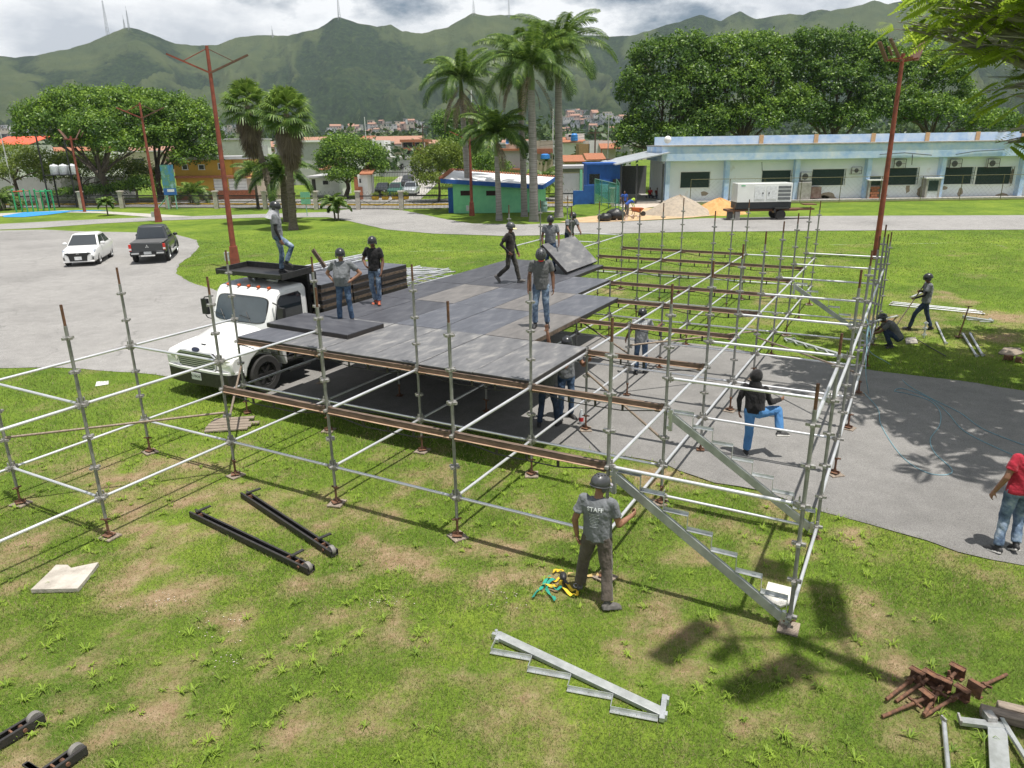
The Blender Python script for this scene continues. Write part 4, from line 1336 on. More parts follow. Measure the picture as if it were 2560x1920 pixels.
sm_ = person('worker in pale grey STAFF shirt among the scaffold ledgers, back turned', G(1600, 935), R(-12),
       dict(elL=(-.30, -.06, 1.12), wrL=(-.38, .04, .93), elR=(.30, .08, 1.16), wrR=(.44, .28, 1.24), look=(.1, 1, 0), anL=(-.10, -.05, .085), anR=(.11, .08, .085)),
       shirt=cloth('pale_grey_tshirt', (0.30, 0.31, 0.325)), pants=JEANS, skin=SKIND, height=1.70, sleeve=.5, hem=-.08)
print_on(sm_, 'STAFF', (0.02, 0, 1.34), .085, PRINT, 'shirt_print')
for k, w in enumerate((.19, .17, .18, .15)):
    print_on(sm_, '-' * 12, (.02, 0, 1.285 - k * .024), .030 * w / .17, PRINT, 'shirt_print_line')
# at the right
person('worker in grey T-shirt prising the ground with a long bar, right of the scaffold', (G(2277, 823) + G(2330, 829)) / 2, R(78),
       dict(hiL=(-.06, .0, .88), hiR=(.08, -.02, .90), knL=(-.03, .26, .52), anL=(.0, .34, .085), toL=(0, .5, .03), knR=(.12, -.12, .48), anR=(.12, -.28, .085), toR=(.14, -.12, .03), pelvis=(0, 0, .92), chest=(0, -.02, 1.21), neck=(0, .0, 1.43),
            elR=(.24, .03, 1.13), wrR=(.075, .195, 1.18), elL=(-.20, .14, 1.10), wrL=(.03, .30, .97), look=(.0, 1, -.3), head=(0, .05, 1.575)), shirt=GREY, pants=JEANSD, skin=SKIND, armcover=BLACK, height=1.76)
person('worker in dark grey shirt crouching beside the scaffold foot in tree shade', G(2232, 868), R(68),
       dict(pelvis=(0, -.10, .30), hiL=(-.09, -.10, .28), hiR=(.09, -.10, .28), knL=(-.15, .28, .50), knR=(.15, .28, .50), anL=(-.13, .08, .085), anR=(.13, .08, .085), toL=(-.16, .24, .03), toR=(.16, .24, .03),
            chest=(0, .06, .55), neck=(0, .24, .72), head=(0, .36, .80), shL=(-.18, .20, .68), shR=(.18, .20, .68), elL=(-.22, .40, .46), wrL=(-.10, .58, .36), elR=(.22, .40, .46), wrR=(.10, .58, .36), look=(0, 1, -.6)), shirt=GREYD, pants=JEANSD, skin=SKIND, height=1.74, wide=1.05)
# far workers at the sand
person('distant worker in blue shirt with lime sleeves bending over the wheelbarrow', G(1568, 541), R(-75),
       dict(pelvis=(0, -.08, .90), chest=(0, .14, 1.10), neck=(0, .36, 1.20), head=(0, .48, 1.22), shL=(-.17, .32, 1.16), shR=(.17, .32, 1.16), elL=(-.18, .42, .92), wrL=(-.14, .52, .70), elR=(.18, .42, .92), wrR=(.14, .52, .70), look=(0, 1, -.7)),
       shirt=BLUET, pants=cloth('grey_trousers', (0.19, 0.185, 0.19)), armcover=LIME, helmet=None, hood=LIME, vox=.02, height=1.78, group='workers at the sand heap')
person('distant worker in blue shirt standing with a shovel before the porch', G(1560, 530), R(170),
       dict(elR=(.30, .05, 1.14), wrR=(.28, .25, 1.05)), shirt=BLUET, pants=JEANSD, skin=SKIND, helmet=None, vox=.02, height=1.76, group='workers at the sand heap')
SIT = dict(pelvis=(0, -.05, .52), hiL=(-.1, -.05, .50), hiR=(.1, -.05, .50), knL=(-.14, .38, .50), knR=(.14, .38, .50), anL=(-.14, .36, .085), anR=(.14, .36, .085), toL=(-.16, .5, .03), toR=(.16, .5, .03), chest=(0, .0, .80), neck=(0, .03, 1.0), head=(0, .06, 1.15), shL=(-.18, .03, .96), shR=(.18, .03, .96), elL=(-.22, .12, .72), wrL=(-.14, .34, .60), elR=(.22, .12, .72), wrR=(.14, .34, .60))
SITP = (G(1624, 500), G(1642, 501))
person('person in red shirt sitting in the dark porch', SITP[0], R(185), SIT, shirt=mat('red_shirt_far', (0.55, 0.04, 0.04), 0.9), pants=JEANSD, helmet=None, vox=.024, group='people sitting in the porch')
person('person in dark clothes sitting in the porch nearest the blue-white building', SITP[1], R(185), SIT, shirt=cloth('maroon_shirt', (0.16, 0.03, 0.03)), pants=JEANSD, skin=SKIND, helmet=None, vox=.024, group='people sitting in the porch')
# ---------------------------------------------------------------- vehicles
PAINTW = mat('white_paint', (0.80, 0.80, 0.79), 0.30, coat=0.5, spread=0.04, scale=2)
PAINTG = mat('dark_grey_paint', (0.052, 0.056, 0.062), 0.32, 0.35, coat=0.6, spread=0.08)
GLASS = mat('dark_window_glass', (0.018, 0.024, 0.030), 0.06, spec=0.9, spread=0.1, coat=0.3)
GLASSB = mat('blue_grey_window_glass', (0.045, 0.062, 0.070), 0.05, spec=0.9, spread=0.1, coat=0.4)
BLKP = mat('black_plastic', (0.022, 0.022, 0.023), 0.5)
BLKM = mat('black_painted_steel', (0.020, 0.020, 0.021), 0.42, 0.1, col2=(0.045, 0.043, 0.042), scale=14, bump=0.1)
TYRE = mat('tyre_rubber', (0.042, 0.041, 0.040), 0.85, scale=8, bump=0.2)
CHROME = mat('chrome', (0.66, 0.67, 0.68), 0.34, 0.55, spread=0.05)
RIM = mat('alloy_rim', (0.60, 0.61, 0.62), 0.35, 0.8)
ORANGE = mat('amber_lens', (0.50, 0.085, 0.02), 0.25)
REDL = mat('red_lens', (0.55, 0.03, 0.02), 0.2)
HEADL = mat('headlamp_lens', (0.62, 0.62, 0.55), 0.12, spread=0.2, scale=12, spec=0.8)
PLATE = mat('licence_plate', (0.74, 0.75, 0.76), 0.5)
def text_mesh(txt, size, m, ext=.002):
    cu = bpy.data.curves.new('txt', 'FONT')
    cu.body = txt; cu.size = size; cu.align_x = 'CENTER'; cu.align_y = 'CENTER'; cu.extrude = ext
    to = link(bpy.data.objects.new('txt', cu))
    me = bpy.data.meshes.new_from_object(to.evaluated_get(bpy.context.evaluated_depsgraph_get()))
    bpy.data.objects.remove(to, do_unlink=True)
    me.materials.clear(); me.materials.append(m)
    return me
def lathe(b, c, axis, prof, seg=24, mi=0):
    """prof: (radius, offset along axis)"""
    x, y, d = frame(axis)
    rings = [[Vector(c) + d * o + x * (r * math.cos(2 * math.pi * k / seg)) + y * (r * math.sin(2 * math.pi * k / seg)) for k in range(seg)] for r, o in prof]
    b.loft(rings, mi=mi)
def wheel(parent, c, r, w, side, rim=RIM, hub=None, spokes=5):
    d = Vector((side, 0, 0))
    b = MB()
    lathe(b, c, d, [(r * .62, -w / 2), (r * .93, -w / 2), (r, -w * .38), (r, w * .38), (r * .93, w / 2), (r * .64, w / 2), (r * .62, w * .3)], 28)
    o = b.build('wheel', TYRE, parent)
    q = MB()
    lathe(q, c, d, [(r * .63, -w * .2), (r * .63, w * .44), (r * .57, w * .46), (r * .55, w * .30), (r * .2, w * .26), (r * .18, w * .40), (0.01, w * .42)], 20)
    for k in range(spokes):
        a = 2 * math.pi * k / spokes
        v = Vector((0, math.cos(a), math.sin(a)))
        q.bar(Vector(c) + d * w * .34 + v * r * .12, Vector(c) + d * w * .38 + v * r * .57, r * .13, w * .12, up=d)
    q.build('rim', rim, o)
    return o
# ---- flatbed truck
TR = thing('flatbed_truck', 'white flatbed truck with black cab guard parked nose-in beside the stage deck', 'truck', GR(-.75, 2.08), math.atan2(-VD.y, -VD.x) - math.pi / 2)
def arc(cy, cz, r, a0, a1, n=9):
    return [(cy + r * math.cos(a), cz + r * math.sin(a)) for a in np.linspace(a0, a1, n)]
# hood
hb = MB()
def hring(y, hw_, zt, zb, crown):
    pts = []
    for u in np.linspace(-1, 1, 13):
        pts.append(Vector((u * hw_, y, zt - crown * abs(u) ** 2.6)))
    return [Vector((-hw_, y, zb))] + pts + [Vector((hw_, y, zb))]
hb.loft([hring(-.10, .70, 1.13, .78, .12), hring(-.14, .76, 1.20, .78, .13), hring(-.35, .80, 1.29, .78, .15), hring(-.80, .86, 1.41, .78, .16), hring(-1.45, .98, 1.56, .78, .17)])
hb.build('hood', PAINTW, TR)
prof = [(-.10, .74), (-.09, .98), (-.22, 1.10), (-.60, 1.17), (-1.15, 1.22), (-1.70, 1.24), (-1.84, 1.10), (-1.86, .62)] + arc(-1.12, .47, .64, R(172), R(8))[::1]
for s in (-1, 1):
    b = MB()
    pf = [(-.10, .74), (-.085, .98), (-.20, 1.09), (-.60, 1.17), (-1.15, 1.22), (-1.62, 1.24), (-1.80, 1.10), (-1.84, .55)] + [(y, z) for y, z in arc(-1.12, .47, .62, R(180 - 6), R(6))]
    b.extrude(pf, 'x', s * .70, s * 1.13)
    b.build('fender', PAINTW, TR, bevel=.045)
# cab
cb = MB()
cab = [(-1.40, .95), (-1.42, 1.54), (-1.70, 2.22), (-1.84, 2.38), (-2.10, 2.43), (-2.72, 2.44), (-2.80, 2.30), (-2.82, .80), (-1.85, .78)]
cb.extrude(cab, 'x', -1.03, 1.03)
cb.build('cab', PAINTW, TR, bevel=.075)
# glass
def facequad(b, pts, off):
    b.quad(*[Vector(p) + Vector(off) for p in pts])
g = MB()
w0, w1 = Vector((0, -1.435, 1.60)), Vector((0, -1.675, 2.20))
nf = Vector((0, .93, .37))
rim_ = []
for k in range(28):
    a = 2 * math.pi * k / 28
    cx, cz_ = math.cos(a), math.sin(a)
    ux = math.copysign(abs(cx) ** .35, cx) * (.90 if cz_ < 0 else .86)
    uz = math.copysign(abs(cz_) ** .35, cz_) * .5 + .5
    p = w0.lerp(w1, uz) + Vector((ux, -.05 * abs(ux) ** 2.5, 0))
    rim_.append(p)
g.add([p + nf * .030 for p in rim_], [tuple(range(28))])
wf = MB(); wf.loft([[p - nf * .02 for p in rim_], [p + nf * .022 for p in rim_]])
c0 = sum(rim_, Vector()) / 28
MBf = MB(); MBf.loft([[c0 + (p - c0) * 1.045 - nf * .02 for p in rim_], [c0 + (p - c0) * 1.045 + nf * .020 for p in rim_]])
MBf.build('windscreen_seal', BLKP, TR)
g.build('windscreen', GLASSB, TR)
for s in (-1, 1):
    win = [(-1.62, 1.58), (-1.80, 2.12), (-1.90, 2.22), (-2.46, 2.24), (-2.55, 2.16), (-2.56, 1.62), (-2.46, 1.54)]
    d_ = MB().extrude([(-1.52, .90), (-1.52, 1.56), (-1.78, 2.26), (-1.86, 2.31), (-2.62, 2.32), (-2.66, .92)], 'x', s * 1.02, s * 1.042)
    do = d_.build('door', PAINTW, TR, bevel=.02)
    MB().extrude([(y + (-.02 if y < -2.1 else .02), z + (.025 if z > 1.9 else -.025)) for y, z in win], 'x', s * 1.03, s * 1.047).build('window_seal', BLKP, do)
    MB().extrude(win, 'x', s * 1.03, s * 1.052).build('window', GLASS, do)
    MB().box((s * 1.055, -2.52, 1.36), (.03, .16, .035)).build('door_handle', BLKP, do)
    m = MB().path([(s * 1.04, -1.62, 2.12), (s * 1.30, -1.55, 2.08), (s * 1.34, -1.55, 2.0)], .017, seg=6)
    m.path([(s * 1.04, -1.62, 1.50), (s * 1.28, -1.55, 1.55), (s * 1.34, -1.55, 1.62)], .014, seg=6)
    m.box((s * 1.34, -1.58, 1.83), (.20, .09, .40))
    m.build('mirror', BLKP, TR, bevel=.012)
    st = MB().box((s * 1.0, -2.20, .62), (.30, .75, .06)).box((s * .98, -2.20, .36), (.34, .75, .05)).box((s * .9, -2.2, .5), (.05, .7, .3))
    st.build('cab_step', BLKM, TR)
# front
gr = MB().extrude([(-.62, .80), (-.66, 1.06), (-.52, 1.15), (.52, 1.15), (.66, 1.06), (.62, .80), (.46, .72), (-.46, .72)], 'y', -.20, -.062)
go = gr.build('grille', BLKP, TR)
fr_ = MB()
gp = [(-.62, .80), (-.66, 1.06), (-.52, 1.15), (.52, 1.15), (.66, 1.06), (.62, .80), (.46, .72), (-.46, .72)]
fr_.path([(x, -.058, z) for x, z in gp + gp[:1]], .022, seg=6)
for k in range(8):
    z = .765 + k * .049
    wv = .50 + min(.14, (z - .74) * .9) if z < 1.0 else .62 - (z - 1.0) * .55
    fr_.bar((-wv, -.056, z), (wv, -.056, z), .03, .020)
fr_.build('grille_bars', CHROME, go)
em = MB(); lathe(em, (0, -.085, 1.205), (0, .9, .45), [(.001, 0.03), (.055, .03), (.06, .0)], 16)
for i_ in range(len(em.v)):
    v = em.v[i_]; em.v[i_] = (v[0] * 2.1, v[1], v[2])
em.build('emblem', mat('dark_blue_emblem', (0.03, 0.035, 0.07), 0.3), TR)
MB().box((-.02, -.30, 1.288), (.15, .03, .012)).build('hood_badge', BLKP, TR)
for s in (-1, 1):
    MB().loft([[Vector((s * x, y, z)) for x, y, z in ((.70, -.08, .86), (1.08, -.14, .88), (1.10, -.16, 1.04), (.74, -.09, 1.06))],
               [Vector((s * x, y + .035, z)) for x, y, z in ((.72, -.08, .88), (1.06, -.13, .90), (1.07, -.15, 1.02), (.76, -.09, 1.04))]]).build('headlight', HEADL, TR)
bmp = MB()
bmp.loft([[Vector((x, y, z)) for x, y in ((-1.16, -.42), (-1.15, -.20), (-1.02, -.05), (-.6, 0), (.6, 0), (1.02, -.05), (1.15, -.20), (1.16, -.42), (1.0, -.44), (-1.0, -.44))] for z in (.36, .44, .70)])
bo = bmp.build('bumper', BLKM, TR, bevel=.02)
bt = MB().loft([[Vector((x, y + .004, z)) for x, y in ((-1.16, -.42), (-1.15, -.20), (-1.02, -.05), (-.6, 0), (.6, 0), (1.02, -.05), (1.15, -.20), (1.16, -.42), (1.0, -.44), (-1.0, -.44))] for z in (.703, .75)])
bt.build('bumper_trim', PAINTW, TR)
po = MB().box((.0, .014, .575), (.32, .012, .17)).build('licence_plate', PLATE, TR)
inst('plate_text', text_mesh('A17BG4C', .085, BLKP), po, (0, .0215, .575)).rotation_euler = (R(90), 0, R(180))
for k, x in enumerate((-.72, -.36, -.02, .32, .70)):
    MB().ell((x, -1.86, 2.415), (.042, .065, .035), seg=10, rings=5).build('roof_marker', ORANGE, TR)
MB().tube((-.35, -2.35, 2.43), (-.35, -2.35, 2.50), .012).tube((-.52, -2.33, 2.50), (-.2, -2.37, 2.50), .035, .05).tube((-.2, -2.30, 2.5), (-.48, -2.45, 2.52), .02).build('air_horn', CHROME, TR)
for x in (-.42, .48):
    MB().bar((x, -1.42, 1.60), (x + .22, -1.515, 1.84), .012, .014).bar((x + .05, -1.455, 1.70), (x + .42, -1.475, 1.75), .010, .012).build('wiper', BLKP, TR)
# chassis, deck and wheels
ch = MB()
for s in (-1, 1):
    ch.bar((s * .42, -.4, .68), (s * .42, -9.2, .72), .08, .24)
for y in (-3.1, -4.6, -6.2, -7.8):
    ch.box((0, y, .70), (.8, .12, .16))
ch.tube((0, -.6, .5), (0, -2.8, .55), .20)
ch.build('chassis', BLKM, TR)
MB().tube((-1.02, -2.95, .58), (-1.02, -3.75, .58), .27, seg=18).build('fuel_tank', BLKM, TR)
MB().box((0, -6.05, 1.02), (2.44, 6.25, .10)).box((0, -6.05, .90), (2.2, 6.1, .12)).build('flatbed', BLKM, TR)
for s in (-1, 1):
    wheel(TR, (s * .98, -1.12, .47), .47, .27, s, rim=BLKM, spokes=6)
    for dx in (.74, 1.04):
        wheel(TR, (s * dx, -6.9, .47), .47, .25, s, rim=BLKM, spokes=6)
    MB().bar((s * 1.10, -3.0, .44), (s * 1.10, -5.9, .44), .05, .08).build('side_rail', mat('pale_rail', (0.5, 0.47, 0.42), 0.6), TR)
# cab guard: a ladder-braced headboard and a tray reaching over the cab
gb = MB()
for s in (-1, 1):
    gb.bar((s * 1.16, -2.98, 1.05), (s * 1.16, -2.98, 2.66), .07, .10)
    gb.bar((s * .94, -2.98, 1.05), (s * .94, -2.98, 2.66), .06, .08)
    for z in np.arange(1.3, 2.65, .27):
        gb.bar((s * 1.14, -2.98, z), (s * .95, -2.98, z), .03, .03)
gb.box((0, -2.99, 2.02), (1.84, .02, 1.2)).box((0, -2.98, 2.66), (2.36, .10, .06))
gb.build('headboard', BLKM, TR)
gt = MB()
gt.box((0, -2.44, 2.665), (2.24, 1.00, .022))
gt.bar((-1.14, -1.92, 2.70), (1.14, -1.92, 2.70), .08, .10).bar((-1.14, -1.9, 2.70), (-1.14, -2.95, 2.74), .035, .15).bar((1.14, -1.9, 2.70), (1.14, -2.95, 2.74), .035, .15)
gt.bar((-1.14, -2.94, 2.74), (1.14, -2.94, 2.74), .06, .16)
for x in (-.6, 0, .6):
    gt.bar((x, -1.95, 2.64), (x, -2.94, 2.64), .04, .05)
gt.build('guard_tray', BLKM, TR)
ROOFMAN.location = TR.matrix_world @ Vector((0, 0, 0))
tm = Matrix.Translation(TR.location) @ Matrix.Rotation(TR.rotation_euler.z, 4, 'Z')
ROOFMAN.location = tm @ Vector((-.62, -2.42, 2.68))
ROOFMAN.rotation_euler.z = R(-78)

# ---- stage panels stacked on the flatbed: three piles side by side
LAY = ['top', 'second', 'third', 'fourth', 'fifth', 'sixth', 'seventh', 'eighth', 'ninth', 'tenth', 'eleventh', 'twelfth']
for k, nm in enumerate(('nearest the cab', 'in the middle', 'towards the tail')):
    for q in range(12):
        z = 1.07 + .104 * (12 - q)
        p = tm @ Vector((random.uniform(-.015, .015), -3.72 - k * 1.235 + random.uniform(-.01, .01), z))
        panel('black stage panel on the truck bed, %s layer of the pile %s' % (LAY[q], nm), p, 0 if q else 1, QU + math.pi / 2 + random.uniform(-.006, .006), dark=(q % 2 == 0), group='stage panels stacked on the truck')
# ---- ladder frames and pipes behind the stack
def ladder(label, loc, rz, L, w=.42, m=M_PIPE, tilt=0.0):
    t = thing('ladder_frame', label, 'scaffold frame', loc, rz, 'ladder frames on the truck')
    t.rotation_euler.y = tilt
    for s in (-1, 1):
        MB().tube((-L / 2, s * w / 2, 0), (L / 2, s * w / 2, 0), .024, seg=8).build('side_tube', m, t)
    for x in np.arange(-L / 2 + .15, L / 2, .45):
        MB().tube((x, -w / 2, 0), (x, w / 2, 0), .016, seg=6).build('rung', m, t)
    return t
for k in range(7):
    ladder('silver ladder frame in the heap behind the truck stack, %s from the top' % LAY[6 - k], tm @ Vector((-.2 + random.uniform(-.1, .1), -8.3 + random.uniform(-.15, .15), 1.12 + k * .105)), QU + math.pi / 2 + random.uniform(-.05, .05), 2.6, w=random.uniform(.9, 1.7), tilt=0)
for k, (x, y, z) in enumerate(((.55, -5.2, 2.36), (.75, -5.4, 2.42), (.95, -5.3, 2.37))):
    ladder('long silver ladder frame lying along the truck stack, %s from the stage side' % ['first', 'second', 'third'][k], tm @ Vector((x, y, z)), QV, 4.6, w=.30)
def loose_pipe(label, p, q, r=.024, m=M_PIPE, group=None, name='pipe', cat='pipe', coup=True):
    p, q = Vector(p), Vector(q)
    d = q - p
    t = thing(name, label, cat, p, 0, group)
    t.rotation_mode = 'QUATERNION'
    t.rotation_quaternion = d.to_track_quat('Z', 'Y')
    MB().tube((0, 0, 0), (0, 0, d.length), r, seg=10).build('tube', m, t)
    if coup:
        b = MB()
        for z in (.05, d.length - .05):
            b.tube((0, 0, z - .03), (0, 0, z + .03), r * 1.3, seg=10).box((r * 1.6, 0, z), (.03, .03, .06))
        b.build('coupler', M_HEAD, t)
    return t
for k in range(9):
    x = -1.0 + k * .24
    loose_pipe('loose grey pipe at the tail of the truck, %s from the far side' % LAY[k].replace('top', 'first'), tm @ Vector((x, -6.9 + random.uniform(-.3, .3), 1.95 + .03 * (k % 3))), tm @ Vector((x + random.uniform(-.2, .2), -9.6 + random.uniform(-.3, .2), 1.62 + .04 * (k % 3))), group='pipes on the truck tail')
bm_ = MB()
bm_.bar((0, 0, 0), (0, 0, .6), .05, .05).bar((.07, 0, 0), (.07, 0, .6), .05, .05)
ob_ = thing('steel_channel', 'pair of dark steel channels sticking up behind the worker in black T-shirt', 'steel channel', tm @ Vector((.25, -4.9, 2.40)), QU)
ob_.rotation_euler = (R(8), R(-34), QU)
bm_.build('channel', M_BEAM, ob_)

# ---- cars
def car(label, loc, rz, body, roofz, sect, cabin, paint, r=.31, wb=(-1.25, 1.30), tw=.74, front=None, rear=None, group=None, name='car', cat='car', bed=None, wins=GLASS, simple=False, rim=RIM):
    """sect: (y, half width, top z, bottom z); cabin: base y0,y1,half width,z and roof y0,y1,half width"""
    t = thing(name, label, cat, loc, rz, group)
    b = MB()
    def ring(y, h, zt, zb):
        q = [(-.80, zb), (-.97, zb + .10), (-1, zb + .30), (-.985, zt - .14), (-.93, zt - .045), (-.72, zt), (-.3, zt + .012), (.3, zt + .012), (.72, zt), (.93, zt - .045), (.985, zt - .14), (1, zb + .30), (.97, zb + .10), (.80, zb)]
        return [Vector((x * h, y, z)) for x, z in q]
    b.loft([ring(*s_) for s_ in sect])
    b.build('body', paint, t)
    y0, y1, h0, z0, ry0, ry1, h1 = cabin
    def cr_(y0_, y1_, h, z):
        k = .10
        return [Vector(p) for p in ((-h + k, y0_, z), (h - k, y0_, z), (h, y0_ + k, z), (h, y1_ - k, z), (h - k, y1_, z), (-h + k, y1_, z), (-h, y1_ - k, z), (-h, y0_ + k, z))]
    A_, B_ = cr_(y0, y1, h0, z0), cr_(ry0, ry1, h1, roofz - .05)
    C_ = cr_(ry0 + .10, ry1 - .12, h1 - .10, roofz)
    c = MB().loft([A_, B_, C_])
    c.build('cabin', paint, t)
    def pane(i, j, u0, u1, v0, v1):
        q = [A_[i].lerp(A_[j], u).lerp(B_[i].lerp(B_[j], u), v) for u, v in ((u0, v0), (u1, v0), (u1, v1), (u0, v1))]
        nn = (q[1] - q[0]).cross(q[3] - q[0]).normalized()
        cc = sum((A_), Vector()) / 8
        if nn.dot(q[0] - cc) < 0:
            nn = -nn
        return MB().loft([[p - nn * .01 for p in q], [p + nn * .012 for p in q]])
    pane(5, 4, -.03, 1.03, .06, .97).build('windscreen', wins, t)
    pane(0, 1, .0, 1.0, .12, .93).build('rear_window', wins, t)
    for i, j in ((7, 6), (2, 3)):
        pane(i, j, .02, .46, .10, .88).build('side_window', wins, t)
        pane(i, j, .51, .96, .10, .88).build('side_window', wins, t)
    for s in (-1, 1):
        for y in wb:
            wheel(t, (s * (tw), y, r), r, .20, s, rim=rim)
            if not simple:
                pass
        if not simple:
            m = MB().ell((s * (h0 + .14), y1 - .34, z0 + .10), (.13, .06, .085), seg=10, rings=6)
            m.build('mirror', front.get('mirror', paint) if front else paint, t)
    return t
SED = [(-2.10, .70, .86, .42), (-2.05, .78, .98, .30), (-1.7, .82, 1.02, .22), (-.9, .835, .98, .18), (.6, .835, .96, .18), (1.1, .83, .93, .18), (1.7, .81, .86, .20), (2.0, .74, .76, .22), (2.12, .62, .66, .30)]
fl, frr, rr_ = G(174, 663), G(252, 657), G(276, 643)
ctr = (fl + rr_) / 2
fwd = (frr - rr_); rzc = math.atan2(fwd.y, fwd.x) - math.pi / 2
wc = car('small white sedan parked on the asphalt facing the camera, beside the grey pickup', ctr, rzc, None, 1.50, SED, (-1.62, .98, .76, .93, -.95, .28, .60), PAINTW, front={'mirror': PAINTW}, r=.30, tw=.72)
MB().extrude([(-.40, .30), (-.44, .55), (-.60, .70), (.60, .70), (.44, .55), (.40, .30)], 'y', 2.03, 2.135).build('grille', BLKP, wc)
MB().bar((-.62, 2.10, .70), (.62, 2.10, .70), .05, .03).bar((-.60, 2.10, .64), (.60, 2.10, .64), .04, .02).build('grille_trim', CHROME, wc)
eb = MB()
for a in (90, 210, 330):
    q = Vector((math.cos(R(a)), 0, math.sin(R(a)))); o_ = Vector((-q.z, 0, q.x))
    c_ = Vector((0, 2.145, .685))
    eb.add([c_, c_ + q * .04 + o_ * .022, c_ + q * .08, c_ + q * .04 - o_ * .022], [(0, 1, 2, 3)])
eb.build('emblem', CHROME, wc)
for s in (-1, 1):
    MB().loft([[Vector((s * x, y, z)) for x, y, z in ((.42, 2.10, .66), (.76, 1.86, .70), (.78, 1.70, .84), (.44, 2.04, .74))], [Vector((s * x, y + .03, z + .012)) for x, y, z in ((.44, 2.10, .67), (.75, 1.86, .71), (.77, 1.70, .83), (.46, 2.04, .73))]]).build('headlight', mat('car_headlamp', (0.34, 0.38, 0.44), 0.1, spec=0.9, scale=20), wc)
    MB().box((s * .60, 2.03, .42), (.20, .10, .13)).build('fog_lamp', BLKP, wc)
MB().bar((-.72, 2.06, .265), (.72, 2.06, .265), .12, .07).build('front_lip', PAINTW, wc, bevel=.02)
po = MB().box((0, 2.142, .44), (.33, .012, .17)).build('licence_plate', PLATE, wc)
# pickup
PK = [(-2.48, .84, 1.02, .62), (-2.44, .88, 1.06, .50), (-1.5, .90, 1.08, .42), (-.6, .90, 1.08, .42), (.9, .90, 1.08, .42), (1.3, .89, 1.08, .42), (2.2, .86, 1.0, .42), (2.45, .72, .88, .5)]
rl, rr2, fr2 = G(342, 655), G(421, 652), G(436, 637)
fwd = fr2 - rr2; rzp = math.atan2(fwd.y, fwd.x) - math.pi / 2
ax_ = (rl + rr2) / 2
fw_ = Vector((-math.sin(rzp), math.cos(rzp), 0))
pk = car('dark grey pickup truck parked with its tail to the camera on the asphalt', ax_ + fw_ * 1.55, rzp, None, 1.78, PK, (-.75, 1.35, .82, 1.05, -.42, .55, .64), PAINTG, r=.37, wb=(-1.45, 1.50), tw=.80, front={'mirror': BLKP}, name='pickup_truck', cat='pickup')
MB().box((0, -1.58, 1.085), (1.62, 1.66, .035)).build('bed_cover', mat('bed_cover', (0.10, 0.10, 0.10), 0.6), pk, bevel=.01)
MB().box((0, -2.475, .86), (1.46, .04, .42)).build('tailgate', PAINTG, pk, bevel=.015)
for s in (-1, 1):
    MB().box((s * .815, -2.46, .86), (.13, .07, .34)).build('tail_light', REDL, pk, bevel=.015)
    MB().box((s * .815, -2.475, .78), (.12, .06, .09)).build('reverse_light', PLATE, pk)
    MB().box((s * .60, -2.53, .56), (.36, .10, .06)).build('bumper_end', CHROME, pk)
    for y in (-1.45, 1.5):
        a = MB()
        a.path([Vector((s * .90, y + .46 * math.cos(t_), .37 + .46 * math.sin(t_))) for t_ in np.linspace(R(-5), R(185), 13)], .045, seg=6)
        a.build('wheel_arch', PAINTG, pk)
    MB().bar((s * .92, -1.0, .42), (s * .92, 1.0, .42), .10, .06).build('side_step', CHROME, pk)
MB().box((0, -2.50, .52), (1.7, .10, .12)).build('bumper', BLKP, pk)
MB().box((0, -2.58, .44), (.68, .08, .06)).build('tow_step', PAINTW, pk)
po = MB().box((0, -2.56, .58), (.36, .012, .14)).build('licence_plate', mat('plate_grey', (0.42, 0.44, 0.46), 0.5), pk)
eb = MB()
for a in (90, 210, 330):
    q = Vector((math.cos(R(a)), 0, math.sin(R(a)))); o_ = Vector((-q.z, 0, q.x))
    c_ = Vector((0, -2.502, .90))
    eb.add([c_, c_ + q * .05 + o_ * .028, c_ + q * .10, c_ + q * .05 - o_ * .028], [(0, 1, 2, 3)])
eb.build('emblem', CHROME, pk)
# parked beyond the railing
for k, (px, py, m, lb) in enumerate(((1017, 488, GLASS, 'black car behind the street railing under the round tree'), (958, 489, mat('black_green_paint', (0.02, 0.028, 0.024), 0.3), 'dark car parked left of the green one beyond the fence'),
                                     (991, 489, mat('green_paint', (0.02, 0.11, 0.07), 0.3, coat=.4), 'green car parked nose-out beyond the street fence'), (1029, 486, mat('silver_paint', (0.50, 0.54, 0.56), 0.3, .4, coat=.4), 'silver car parked right of the green one beyond the fence'))):
    if k == 0:
        p = G(1016, 432) if False else AT(1016, 430, 118); p.z = 0
        car('dark grey car parked up the street by the terrace house', Vector((-14.9, 112, 0)), R(180), None, 1.55, SED, (-1.62, .98, .76, .93, -.95, .28, .60), PAINTG, r=.30, tw=.72, simple=True, front=None, group='cars parked up the street')
        continue
    p = G(px, py)
    car(lb, p, R(180), None, 1.5, SED, (-1.62, .98, .76, .93, -.95, .28, .60), m, r=.30, tw=.72, simple=True, group='cars parked up the street')
